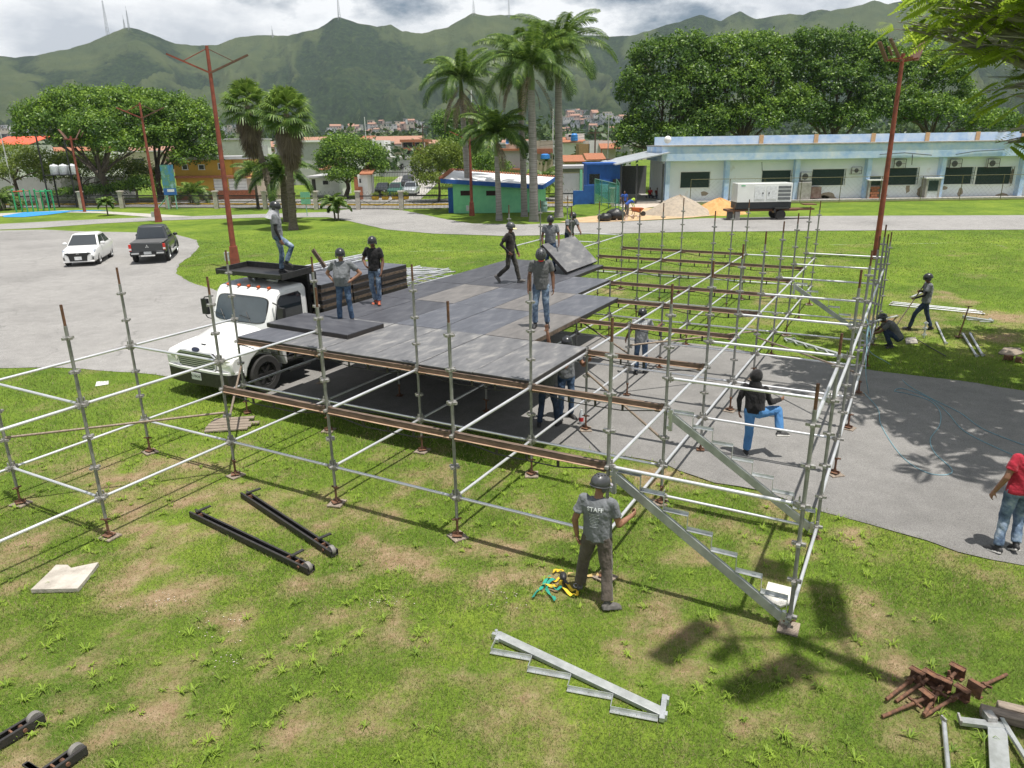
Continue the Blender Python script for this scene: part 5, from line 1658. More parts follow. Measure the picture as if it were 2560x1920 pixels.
# ---------------------------------------------------------------- things lying about
ROPEM = mat('blue_rope', (0.20, 0.36, 0.42), 0.7, scale=30)
def rail_track(label, p0, p1, wheel_end=True):
    p0, p1 = Vector(p0), Vector(p1)
    d = p1 - p0
    L = d.length
    t = thing('steel_rail', label, 'steel rail', p0, math.atan2(d.y, d.x), 'black steel rails on the grass')
    b = MB()
    b.bar((0, 0, .014), (L, 0, .014), .13, .012)
    for s in (-1, 1):
        b.bar((0, s * .060, .055), (L, s * .060, .055), .010, .085)
        b.bar((0, s * .048, .098), (L, s * .048, .098), .030, .007)
    b.build('channel', M_DARK, t)
    e = MB()
    for x in (.12, .22, L - .30, L - .5):
        e.box((x, 0, .07), (.018, .12, .06))
    e.tube((L - .2, -.08, .06), (L - .2, .08, .06), .022, seg=8)
    e.build('stiffener', M_RUST, t)
    MB().box((.16, .10, .13), (.05, .26, .02)).build('lug', M_DARK, t)
    MB().box((L - .42, .10, .13), (.05, .22, .02)).build('lug', M_DARK, t)
    if wheel_end:
        q = MB(); lathe(q, (L - .07, 0, .078), (0, 1, 0), [(.02, -.03), (.072, -.03), (.075, -.02), (.075, .02), (.072, .03), (.02, .03)], 24)
        q.build('roller', mat('worn_roller', (0.20, 0.19, 0.175), 0.6, scale=10), t)
rail_track('longer black steel rail with end roller lying on the grass', (-5.24, 10.74, 0), (-2.86, 8.99, 0))
rail_track('black steel rail lying higher up, nearer the scaffold post', (-4.63, 11.40, 0), (-2.63, 9.42, 0))
rail_track('rusty black rail end cut off by the left edge of the picture', G(-110, 1935), G(108, 1800))
rail_track('black rail end cut off by the bottom edge at lower left', G(60, 1990), G(212, 1880))
def slab(label, px, h, m, name='concrete_slab', cat='slab', jit=.02, tilt=0):
    pts = [G(*q) for q in px]
    c = sum(pts, Vector()) / len(pts)
    t = thing(name, label, cat, c, 0)
    dn = densify(pts, .10, jit, 3.3)
    b = MB(); b.prism([(p.x - c.x, p.y - c.y) for p in dn], -.005, h)
    b.build('slab', m, t, smooth=False, bevel=.006)
    return t
SLABM = mat('pale_broken_concrete', (0.52, 0.48, 0.42), 0.95, col2=(0.32, 0.29, 0.25), scale=4, bump=.5)
slab('pale broken concrete slab lying alone on the grass at lower left', [(78, 1483), (142, 1420), (172, 1420), (180, 1428), (248, 1414), (196, 1480)], .06, SLABM)
slab('small white paper sheet on the grass left of the truck', [(238, 966), (242, 955), (272, 953), (271, 961)], .012, mat('white_paper', (0.68, 0.68, 0.68), 0.8), 'paper_sheet', 'paper', .002)
slab('pale concrete plate half under the foot of the near stair', [(1905, 1500), (1920, 1458), (1985, 1474), (1992, 1508), (1950, 1520)], .03, mat('white_sandy_plate', (0.62, 0.60, 0.55), 0.95, scale=12, bump=.4), jit=.015)
slab('grey concrete tile beside the crouching worker', [(2266, 860), (2264, 848), (2288, 846), (2294, 859)], .04, SLABM)
slab('dark flat plate in the tree shade at the right', [(2495, 885), (2510, 870), (2550, 872), (2560, 884), (2530, 892)], .03, M_WOOD, jit=.01)
# broken planks by the scaffold post
bp_ = thing('broken_board', 'grey splintered wooden board on the grass left of the stage', 'wooden board', G(575, 1065), R(8))
for k in range(5):
    y = -.28 + k * .14
    L0, L1 = -.50 + random.uniform(0, .18), .55 + random.uniform(-.2, .1)
    MB().box(((L0 + L1) / 2, y, .03 + .008 * k % 2), (L1 - L0, .132, .035), rz=random.uniform(-.03, .03)).build('plank', M_WOOD, bp_, bevel=.004)
# rusty jacks in a heap
for k, (a, b2) in enumerate((((2212, 1793), (2318, 1757)), ((2225, 1750), (2292, 1700)), ((2240, 1757), (2325, 1705)), ((2305, 1800), (2358, 1722)), ((2322, 1788), (2405, 1745)), ((2355, 1722), (2392, 1690)), ((2486, 1707), (2432, 1738)))):
    p, q = G(*a), G(*b2)
    d = p - q; d.z = 0.0
    t = thing('base_jack', 'rusty scaffold base jack in the heap at lower right, %s from the left' % (ORD + ['seventh'])[k], 'base jack', q + Vector((0, 0, .075)), 0, 'loose rusty base jacks')
    d = d.normalized() * .62 + Vector((0, 0, -.055 + .03 * (k % 2)))
    t.rotation_mode = 'QUATERNION'; t.rotation_quaternion = d.to_track_quat('Z', 'Y')
    L = .62
    MB().tube((0, 0, 0), (0, 0, L), .019, seg=10).build('screw', M_RUST, t)
    MB().tube((0, 0, .16), (0, 0, .20), .034, seg=8).box((0, 0, .18), (.17, .024, .024), rz=k).build('nut', M_RUST, t)
    pl = MB().box((0, 0, 0), (.155, .155, .010)).box((0, .065, .035), (.155, .010, .06)).box((0, -.065, .035), (.155, .010, .06))
    pl.build('foot_plate', M_RUST, t)
# galvanised frame at the lower right corner
fr0 = thing('galvanised_frame', 'bright galvanised frame cut off by the lower right corner', 'scaffold frame', G(2450, 1830))
f0 = fr0.location
def seg_(name, a, b2, w, h, z=.04, m=M_ALU, tube=False):
    p, q = G(*a) - f0, G(*b2) - f0
    p.z = q.z = z
    mb_ = MB()
    if tube:
        mb_.tube(p, q, w / 2, seg=12)
    else:
        mb_.bar(p, q, w, h)
    mb_.build(name, m, fr0)
seg_('tube', (2358, 1812), (2376, 2010), .048, .048, tube=True)
seg_('crossbar', (2395, 1814), (2512, 1829), .085, .04, .06)
seg_('plate', (2490, 1829), (2502, 2010), .165, .03, .05)
seg_('brace', (2500, 1812), (2590, 1960), .04, .035, .075)
seg_('hook', (2392, 1800), (2400, 1822), .02, .05, .07, M_HEAD)
seg_('hook', (2350, 1806), (2362, 1818), .02, .05, .07, M_HEAD)
seg_('coupler', (2462, 1800), (2478, 1822), .09, .08, .09, M_HEAD)
for k, (a, b2, r_, lb) in enumerate((((2448, 1786), (2545, 1812), .055, 'dark weathered timber block at the right edge, lower one'), ((2490, 1776), (2600, 1802), .05, 'grey cracked timber block at the right edge, upper one'))):
    p, q = G(*a), G(*b2)
    t = thing('timber_block', lb, 'timber', p + Vector((0, 0, r_)), math.atan2((q - p).y, (q - p).x), 'timber blocks at lower right')
    L = (q - p).length + .3
    b = MB().box((L / 2, 0, 0), (L, .11, .10)).build('block', M_WOOD, t, bevel=.012)
# safety harness
HS = thing('safety_harness', 'green and yellow safety harness tangled on the grass by the front worker', 'safety harness', G(1385, 1480))
h0 = HS.location
def strap(px, m, w=.042, z=.03, name='strap'):
    pts = [G(*q) - h0 for q in px]
    fine = []
    for k in range(len(pts) - 1):
        for u in np.linspace(0, 1, 6)[:-1]:
            fine.append(pts[k].lerp(pts[k + 1], u))
    fine.append(pts[-1])
    vs, fs = [], []
    for k, p in enumerate(fine):
        d = (fine[min(k + 1, len(fine) - 1)] - fine[max(k - 1, 0)]).normalized()
        s = Vector((-d.y, d.x, 0))
        tw = .7 * math.sin(k * .55 + len(px))
        s = s * math.cos(tw) + Vector((0, 0, math.sin(tw)))
        zz_ = z + .018 * math.sin(k * .8)
        up_ = d.cross(s).normalized() * .0015
        c = Vector((p.x, p.y, max(zz_, w / 2 * abs(s.z) + .004)))
        vs += [c - s * w / 2 + up_, c + s * w / 2 + up_, c + s * w / 2 - up_, c - s * w / 2 - up_]
        if k:
            a = 4 * k
            for i in range(4):
                fs.append((a - 4 + i, a - 4 + (i + 1) % 4, a + (i + 1) % 4, a + i))
    MB().add(vs, fs).build(name, m, HS)
SG, SY = mat('green_webbing', (0.02, 0.28, 0.20), 0.8), mat('yellow_webbing', (0.72, 0.50, 0.03), 0.8)
strap([(1332, 1498), (1352, 1474), (1366, 1455), (1374, 1442)], SG)
strap([(1388, 1505), (1378, 1492), (1366, 1480), (1370, 1460), (1388, 1452)], SG)
strap([(1352, 1468), (1372, 1466), (1392, 1472), (1402, 1464)], SY)
strap([(1384, 1436), (1390, 1428), (1406, 1432), (1412, 1446), (1400, 1462), (1410, 1478), (1428, 1490), (1440, 1494), (1444, 1484), (1430, 1478), (1416, 1466)], SY)
strap([(1370, 1448), (1386, 1456), (1398, 1452)], SY, .03)
strap([(1420, 1438), (1460, 1442), (1512, 1440)], mat('tan_webbing', (0.50, 0.36, 0.14), 0.8), .05)
strap([(1376, 1474), (1390, 1480), (1404, 1476)], SG, .035, .05)
pk_ = G(1408, 1450) - h0
MB().ell((pk_.x, pk_.y, .06), (.05, .09, .055)).tube((pk_.x, pk_.y - .05, .05), (pk_.x + .05, pk_.y - .18, .03), .025).build('shock_pack', BLKP, HS)
MB().path([Vector((pk_.x + .16 + .03 * math.cos(a), pk_.y - .18 + .05 * math.sin(a), .03)) for a in np.linspace(0, 6.28, 12)], .006, seg=5).build('snap_hook', CHROME, HS)
# pipes and posts lying on the right
for k, (a, b2, lb, r_) in enumerate((((2222, 764), (2462, 787), 'nearest pipe of the long silver bundle behind the prising worker', .026), ((2226, 760), (2455, 782), 'middle pipe of the long silver bundle behind the prising worker', .026), ((2230, 757), (2440, 778), 'farthest pipe of the long silver bundle behind the prising worker', .026),
                                (((2277, 745)), (2312, 730), 'short silver pipe left of the prising worker', .03), ((2340, 808), (2364, 861), 'galvanised pipe lying right of the prising worker', .03), ((2406, 836), (2441, 893), 'left pipe of the galvanised pair in tree shade', .032), ((2424, 835), (2456, 891), 'right pipe of the galvanised pair in tree shade', .032),
                                ((2286, 848), (2364, 893), 'thin dark rod on the shaded grass', .014))):
    loose_pipe(lb, G(*a) + Vector((0, 0, .03)), G(*b2) + Vector((0, 0, .03)), r_, M_DARK if 'rod' in lb else M_PIPE, 'pipes lying right of the scaffold', coup='rod' not in lb)
loose_pipe('grey pipe propped against the scaffold end behind the crouching worker', G(2242, 792) + Vector((0, 0, .03)), GR(5, 6.2, 1.1), .03, M_PIPE, 'pipes lying right of the scaffold')
p = G(2309, 845)
t = thing('short_post', 'short ringed scaffold post standing by the prising worker', 'scaffold post', p)
b = MB().tube((0, 0, 0), (0, 0, .5), .026, seg=10)
for z in (.1, .3, .46):
    b.tube((0, 0, z - .03), (0, 0, z + .03), .04, seg=10).box((0, 0, z), (.13, .05, .03))
b.build('tube', M_PIPE, t)
p = G(2396, 843)
t = thing('base_jack', 'single rusty base jack standing upright on the grass', 'base jack', p, 0, 'loose rusty base jacks')
t.rotation_euler = (0, R(9), 0)
MB().tube((0, 0, 0), (0, 0, .95), .020, seg=8).build('screw', M_RUST, t); MB().box((0, 0, .012), (.18, .18, .02)).build('foot_plate', M_RUST, t); MB().tube((-.1, 0, .95), (.1, 0, .95), .012).build('handle', M_RUST, t)
for k, px in enumerate(((2520, 900), (2545, 905))):
    t = thing('clamp', 'dark rusty clamp on the shaded grass at the right edge, %s of two' % ORD[k], 'clamp', G(*px), k, 'clamps on the shaded grass')
    MB().box((0, 0, .07), (.18, .14, .13)).build('jaw', M_RUST, t, bevel=.01); MB().tube((0, 0, .05), (-.22, -.1, .03), .015).build('bolt', M_RUST, t)
loose_pipe('long wooden-handled bar in the hands of the prising worker', (G(2277, 823) + G(2330, 829)) / 2 + Vector((-.85, .05, .01)), (G(2277, 823) + G(2330, 829)) / 2 + Vector((-.05, .12, 1.45)), .019, M_OLD, name='pry_bar', cat='pry bar', coup=False)
# rope
rp = thing('rope', 'pale blue rope looping over the shaded asphalt up to the scaffold', 'rope', G(2200, 930))
r0_ = rp.location
def rope(pts, r=.0085):
    P_ = [p - r0_ for p in pts]
    out = []
    n_ = len(P_)
    for k in range(n_ - 1):
        a, b_, c, d = P_[max(k - 1, 0)], P_[k], P_[k + 1], P_[min(k + 2, n_ - 1)]
        for u in np.linspace(0, 1, 7)[:-1]:
            out.append(.5 * ((2 * b_) + (-a + c) * u + (2 * a - 5 * b_ + 4 * c - d) * u * u + (-a + 3 * b_ - 3 * c + d) * u ** 3))
    out.append(P_[-1])
    MB().path(out, r, seg=5).build('strand', ROPEM, rp)
c6 = lambda x, y: G(1700 + x * .38879, 600 + y * .38879, .012)
top_ = GR(5, 5.05, 1.75)
rope([top_, GR(5.03, 5.0, 1.1)] + [c6(*q) for q in ((1350, 800), (1450, 920), (1600, 1010), (1800, 1110), (1960, 1220), (2300, 1350))])
rope([c6(*q) for q in ((1170, 970), (1270, 1080), (1290, 1180), (1370, 1320), (1470, 1430), (1600, 1500), (1720, 1508), (1745, 1470), (1640, 1370), (1610, 1280), (1670, 1190), (1670, 1100), (1600, 1030), (1450, 985), (1380, 972), (1430, 955), (1600, 1015), (1720, 1110), (1830, 1230), (2090, 1360), (2300, 1440))])
rope([top_, GR(5.05, 4.6, .9), c6(1213, 985)], .009)
rope([top_ + Vector((.03, 0, .3)), GR(4.97, 5.0, 1.9), GR(5.04, 4.97, 1.4), GR(4.96, 5.02, 1.0)], .013)
bt = thing('drink_bottle', 'red-labelled plastic bottle standing by the scaffold foot under the deck corner', 'bottle', G(1453, 1060))
b = MB(); lathe(b, (0, 0, 0), (0, 0, 1), [(.045, 0), (.048, .02), (.048, .22), (.02, .30), (.02, .33)], 14); b.build('body', mat('clear_plastic', (0.55, 0.58, 0.60), 0.15, spread=.1), bt)
b = MB(); lathe(b, (0, 0, .07), (0, 0, 1), [(.0495, 0), (.0495, .09)], 14); b.build('label_band', mat('red_label', (0.55, 0.03, 0.03), 0.5), bt)
# ---------------------------------------------------------------- trees
def leaf_mat(name, dark, mid, light, tr=0.35):
    m = blade_mat(name, [(0.0, dark), (0.5, mid), (1.0, light)])
    nn = m.node_tree.nodes
    for q in nn:
        if q.type == 'MIX_SHADER':
            q.inputs[0].default_value = tr
        if q.type == 'BSDF_PRINCIPLED':
            q.inputs['Roughness'].default_value = 0.45
            q.inputs['Specular IOR Level'].default_value = 0.35
    return m
LF_DK = leaf_mat('leaf_dark_glossy', (0.024, 0.058, 0.013), (0.064, 0.138, 0.023), (0.21, 0.34, 0.042))
LF_MD = leaf_mat('leaf_mid_green', (0.030, 0.070, 0.014), (0.088, 0.178, 0.025), (0.26, 0.40, 0.045))
LF_LT = leaf_mat('leaf_light_green', (0.055, 0.090, 0.016), (0.130, 0.190, 0.027), (0.26, 0.33, 0.045))
LF_PALM = leaf_mat('palm_leaf', (0.028, 0.064, 0.013), (0.085, 0.160, 0.026), (0.30, 0.41, 0.08), 0.3)
LF_FEA = leaf_mat('feathery_leaf', (0.15, 0.22, 0.025), (0.30, 0.42, 0.04), (0.46, 0.58, 0.07), 0.6)
LF_YOUNG = leaf_mat('young_palm_leaf', (0.06, 0.12, 0.015), (0.17, 0.30, 0.02), (0.36, 0.50, 0.03), 0.4)
LF_DEAD = leaf_mat('dead_palm_leaf', (0.10, 0.075, 0.050), (0.20, 0.155, 0.105), (0.36, 0.28, 0.19), 0.15)
BARK = mat('bark', (0.17, 0.135, 0.105), 0.95, col2=(0.075, 0.06, 0.05), scale=3, bump=0.8, stretch=(4, 4, .8))
BARKG = mat('royal_palm_trunk', (0.33, 0.31, 0.30), 0.9, scale=2.2, bump=0.5, stretch=(.4, .4, 7), stops=[(0.35, (0.17, 0.155, 0.145)), (0.5, (0.27, 0.25, 0.24)), (0.7, (0.37, 0.35, 0.335))])
BARKF = mat('fan_palm_trunk', (0.20, 0.165, 0.13), 0.95, col2=(0.10, 0.08, 0.065), scale=3, bump=0.9, stretch=(1, 1, 5))
def leaves(c, nrm, size, tone, asp=0.55, fold=0.0):
    """rhombic leaves at centres c facing nrm; returns verts, faces, tones"""
    k = len(c)
    a = RNG.normal(size=(k, 3))
    a -= nrm * np.sum(a * nrm, 1)[:, None]
    a /= np.linalg.norm(a, axis=1)[:, None] + 1e-9
    b_ = np.cross(nrm, a)
    s = size[:, None]
    v = np.stack([c - a * s * .5, c + b_ * s * .5 * asp, c + a * s * .5, c - b_ * s * .5 * asp], 1).reshape(-1, 3)
    f = np.arange(4 * k).reshape(-1, 4)
    return v, f, np.repeat(tone, 4)
def crown_arrays(blobs, n, size, per=16, cl=0.55, lump=0.22, droop=0.25, seed=1, flat=1.0):
    bl = np.array([[*c, *r] for c, r in blobs], float)
    wgt = (bl[:, 3] * bl[:, 4] * bl[:, 5]) ** (2 / 3)
    nc = max(1, n // per)
    pick = RNG.choice(len(bl), nc * 2, p=wgt / wgt.sum())
    d = RNG.normal(size=(nc * 2, 3))
    d /= np.linalg.norm(d, axis=1)[:, None]
    d[:, 2] = np.where(d[:, 2] < -.35, -d[:, 2] * .6, d[:, 2])
    rad = 1 - np.abs(RNG.normal(size=nc * 2)) * .16
    lumps = 1 + lump * (nz2(d[:, 0] * 2.2 + pick * 7 + seed, d[:, 1] * 2.2 + d[:, 2] * 1.7 + pick * 3))
    c = bl[pick, :3] + d * bl[pick, 3:] * (rad * lumps)[:, None]
    # drop clumps buried inside another lobe
    keep = np.ones(len(c), bool)
    for q in range(len(bl)):
        e = np.linalg.norm((c - bl[q, :3]) / bl[q, 3:], axis=1)
        keep &= ~((e < .66) & (pick != q))
    c, d, pick = c[keep][:nc], d[keep][:nc], pick[keep][:nc]
    nc = len(c)
    ct = np.clip(.5 + .22 * RNG.normal(size=nc) + .20 * d[:, 2], 0, 1)  # random clump tone, lifted on upward sides as painted sun highlights
    cc = np.repeat(c, per, 0) + RNG.normal(size=(nc * per, 3)) * np.array([cl, cl, cl * .7 * flat]) * .5
    nn = np.repeat(d, per, 0) * .7 + np.array([0, 0, .55]) + RNG.normal(size=(nc * per, 3)) * .75
    nn /= np.linalg.norm(nn, axis=1)[:, None]
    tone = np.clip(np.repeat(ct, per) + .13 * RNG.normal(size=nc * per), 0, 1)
    sz = size * RNG.uniform(.6, 1.25, nc * per)
    return leaves(cc, nn, sz, tone), c
def branchy(b, base, top, r0, ends, r1=.04):
    """a tapered trunk with limbs to the given ends"""
    base, top = Vector(base), Vector(top)
    mid = base.lerp(top, .5) + Vector((random.uniform(-.25, .25), random.uniform(-.25, .25), 0))
    b.path([base - Vector((0, 0, .2)), base + Vector((0, 0, .15)), mid, top], [r0 * 1.5, r0 * 1.12, r0 * .9, r0 * .72], seg=9)
    for e in ends:
        e = Vector(e)
        s = mid.lerp(top, random.uniform(.3, 1))
        m1 = s.lerp(e, .35) + Vector((random.uniform(-.3, .3), random.uniform(-.3, .3), random.uniform(.1, .5)))
        m2 = s.lerp(e, .7) + Vector((random.uniform(-.4, .4), random.uniform(-.4, .4), random.uniform(.1, .6)))
        b.path([s, m1, m2, e], [r0 * .46, r0 * .34, r0 * .2, r1], seg=6)
        for q in range(3):
            t_ = m2 + Vector((random.uniform(-1, 1), random.uniform(-1, 1), random.uniform(.1, 1))) * (e - s).length * .35
            b.path([m1.lerp(m2, random.random()), (m2 + t_) / 2, t_], [r0 * .16, r0 * .1, r1 * .5], seg=5)
def tree(label, base, blobs, n, size, lm, r0=.28, fork=None, group=None, name='tree', cat='tree', per=16, cl=.55, lump=.22, bark=BARK, limbs=True):
    base = Vector(base)
    t = thing(name, label, cat, base, 0, group)
    bl = [((c[0] - base.x, c[1] - base.y, c[2]), r) for c, r in blobs]
    (v, f, tn), cc = crown_arrays(bl, n, size, per, cl, lump)
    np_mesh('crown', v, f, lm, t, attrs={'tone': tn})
    if limbs:
        b = MB()
        zmin = min(c[2] - r[2] for c, r in bl)
        top = Vector((random.uniform(-.3, .3), random.uniform(-.3, .3), max(1.2, zmin + .8)))
        branchy(b, (0, 0, 0), fork or top, r0, [Vector(c) + Vector((0, 0, -.2 * r[2])) for c, r in bl])
        b.build('trunk', bark, t)
    return t
def blob(px, py, Y, rx, rz, ry=None):
    """a crown lobe seen at px,py at distance Y, radii in image pixels"""
    p = AT(px, py, Y)
    k = Y / F_PX
    return ((p.x, p.y, p.z), (rx * k, (ry or rx) * k, rz * k))
def ground_at(px, Y):
    p = AT(px, 500, Y)
    return Vector((p.x, Y, 0))
Y1 = 87
tree('broad dark green tree spreading over the fence at the left, forked grey trunk', ground_at(272, 84), [blob(*a) for a in
     ((120, 300, 86, 70, 48), (85, 325, 84, 45, 38), (190, 262, 88, 75, 40), (270, 258, 88, 80, 36), (235, 320, 83, 70, 45), (330, 290, 87, 70, 50), (290, 365, 83, 60, 38), (180, 350, 85, 45, 28), (355, 350, 86, 55, 50))],
     42000, .30, LF_MD, r0=.42, fork=(-.3, 0, 3.4), group='large trees along the street')
tree('second broad tree right of the forked one, hanging over the yellow house', ground_at(405, 90), [blob(*a) for a in
     ((400, 275, 91, 70, 42), (460, 290, 90, 60, 45), (500, 330, 88, 48, 50), (420, 345, 88, 60, 50), (520, 385, 87, 28, 34), (470, 395, 87, 40, 38), (365, 250, 91, 50, 24))],
     30000, .30, LF_MD, r0=.40, group='large trees along the street')
tree('flat-topped yellowish acacia at the far left behind the playground', ground_at(40, 88), [blob(*a) for a in
     ((20, 385, 89, 70, 26), (100, 400, 88, 75, 24), (60, 425, 87, 80, 26), (-60, 400, 88, 70, 34), (150, 420, 88, 55, 26), (-20, 440, 87, 60, 22))], 18000, .22, LF_LT, r0=.22, group='small trees along the street')
tree('scrubby light green tree beneath the broad trees, left of the billboard', ground_at(215, 92), [blob(*a) for a in
     ((210, 410, 93, 60, 30), (265, 425, 92, 50, 34), (150, 440, 92, 50, 26), (310, 430, 91, 45, 40), (360, 440, 91, 40, 36))], 14000, .24, LF_LT, r0=.18, group='small trees along the street')
tree('low dark hedge tree behind the railing near the billboard', ground_at(345, 84), [blob(*a) for a in ((310, 470, 84, 35, 18), (350, 462, 84, 30, 22), (250, 478, 84, 50, 14), (180, 482, 84, 50, 12))], 9000, .22, LF_DK, r0=.14, group='small trees along the street')
tree('round dense green tree by the street gate', ground_at(866, 88), [blob(*a) for a in ((868, 392, 88, 64, 50), (830, 405, 88, 40, 40), (910, 400, 87, 48, 44), (940, 420, 87, 28, 30), (868, 440, 86, 50, 24), (850, 360, 89, 40, 22))], 26000, .24, LF_MD, r0=.26, lump=.14, group='small trees along the street')
tree('loose green street tree beside the gate with thin trunk', ground_at(1098, 80), [blob(*a) for a in ((1070, 410, 80, 40, 40), (1110, 385, 80, 45, 30), (1090, 450, 79, 45, 24), (1140, 420, 80, 36, 40), (1050, 440, 80, 22, 24))], 14000, .21, LF_LT, r0=.15, group='small trees along the street')
tree('dark mango tree behind the royal palms', ground_at(1150, 105), [blob(*a) for a in ((1120, 320, 105, 45, 42), (1165, 300, 106, 50, 34), (1210, 320, 105, 40, 44), (1150, 360, 104, 60, 40))], 16000, .32, LF_DK, r0=.3, group='small trees along the street')
tree('bushy green tree behind the hut, right of the gate tree', ground_at(1215, 84), [blob(*a) for a in ((1200, 410, 84, 36, 34), (1240, 425, 84, 34, 28), (1190, 450, 83, 30, 22))], 8000, .21, LF_MD, r0=.14, group='small trees along the street')
# the tall stand behind the long building
tree('tall dark tree at the left end of the blue-white building', ground_at(1660, 92), [blob(*a) for a in
     ((1650, 150, 94, 75, 50), (1700, 125, 95, 60, 40), (1600, 230, 92, 55, 60), (1650, 260, 92, 75, 75), (1730, 220, 93, 60, 70), (1600, 330, 91, 50, 60), (1680, 350, 91, 80, 45), (1560, 350, 90, 26, 40), (1760, 320, 92, 60, 60), (1745, 150, 95, 45, 45))],
     46000, .34, LF_DK, r0=.45, group='tall trees behind the long building')
tree('tall green tree behind the middle of the blue-white building', ground_at(1850, 96), [blob(*a) for a in
     ((1850, 130, 97, 70, 45), (1900, 115, 98, 50, 32), (1790, 150, 96, 60, 50), (1830, 220, 95, 80, 70), (1920, 200, 96, 60, 70), (1770, 290, 94, 70, 60), (1880, 300, 94, 80, 55), (1960, 280, 94, 60, 70), (1950, 140, 97, 45, 40))],
     46000, .34, LF_MD, r0=.45, group='tall trees behind the long building')
tree('tall tree with visible grey limbs behind the air conditioners', ground_at(2070, 97), [blob(*a) for a in
     ((2030, 110, 98, 60, 32), (2100, 120, 98, 65, 40), (2000, 180, 97, 60, 60), (2090, 210, 96, 75, 70), (2150, 160, 97, 45, 60), (2010, 280, 95, 70, 50), (2110, 300, 95, 75, 42), (2180, 270, 95, 60, 65), (2175, 130, 98, 40, 40))],
     42000, .34, LF_DK, r0=.42, group='tall trees behind the long building')
tree('lower bushy tree at the right end of the tall stand', ground_at(2300, 98), [blob(*a) for a in
     ((2220, 180, 98, 60, 60), (2290, 170, 99, 60, 50), (2360, 200, 98, 55, 60), (2240, 270, 96, 65, 55), (2330, 285, 96, 75, 50), (2410, 270, 97, 40, 55), (2480, 310, 96, 60, 34))],
     38000, .34, LF_MD, r0=.40, group='tall trees behind the long building')
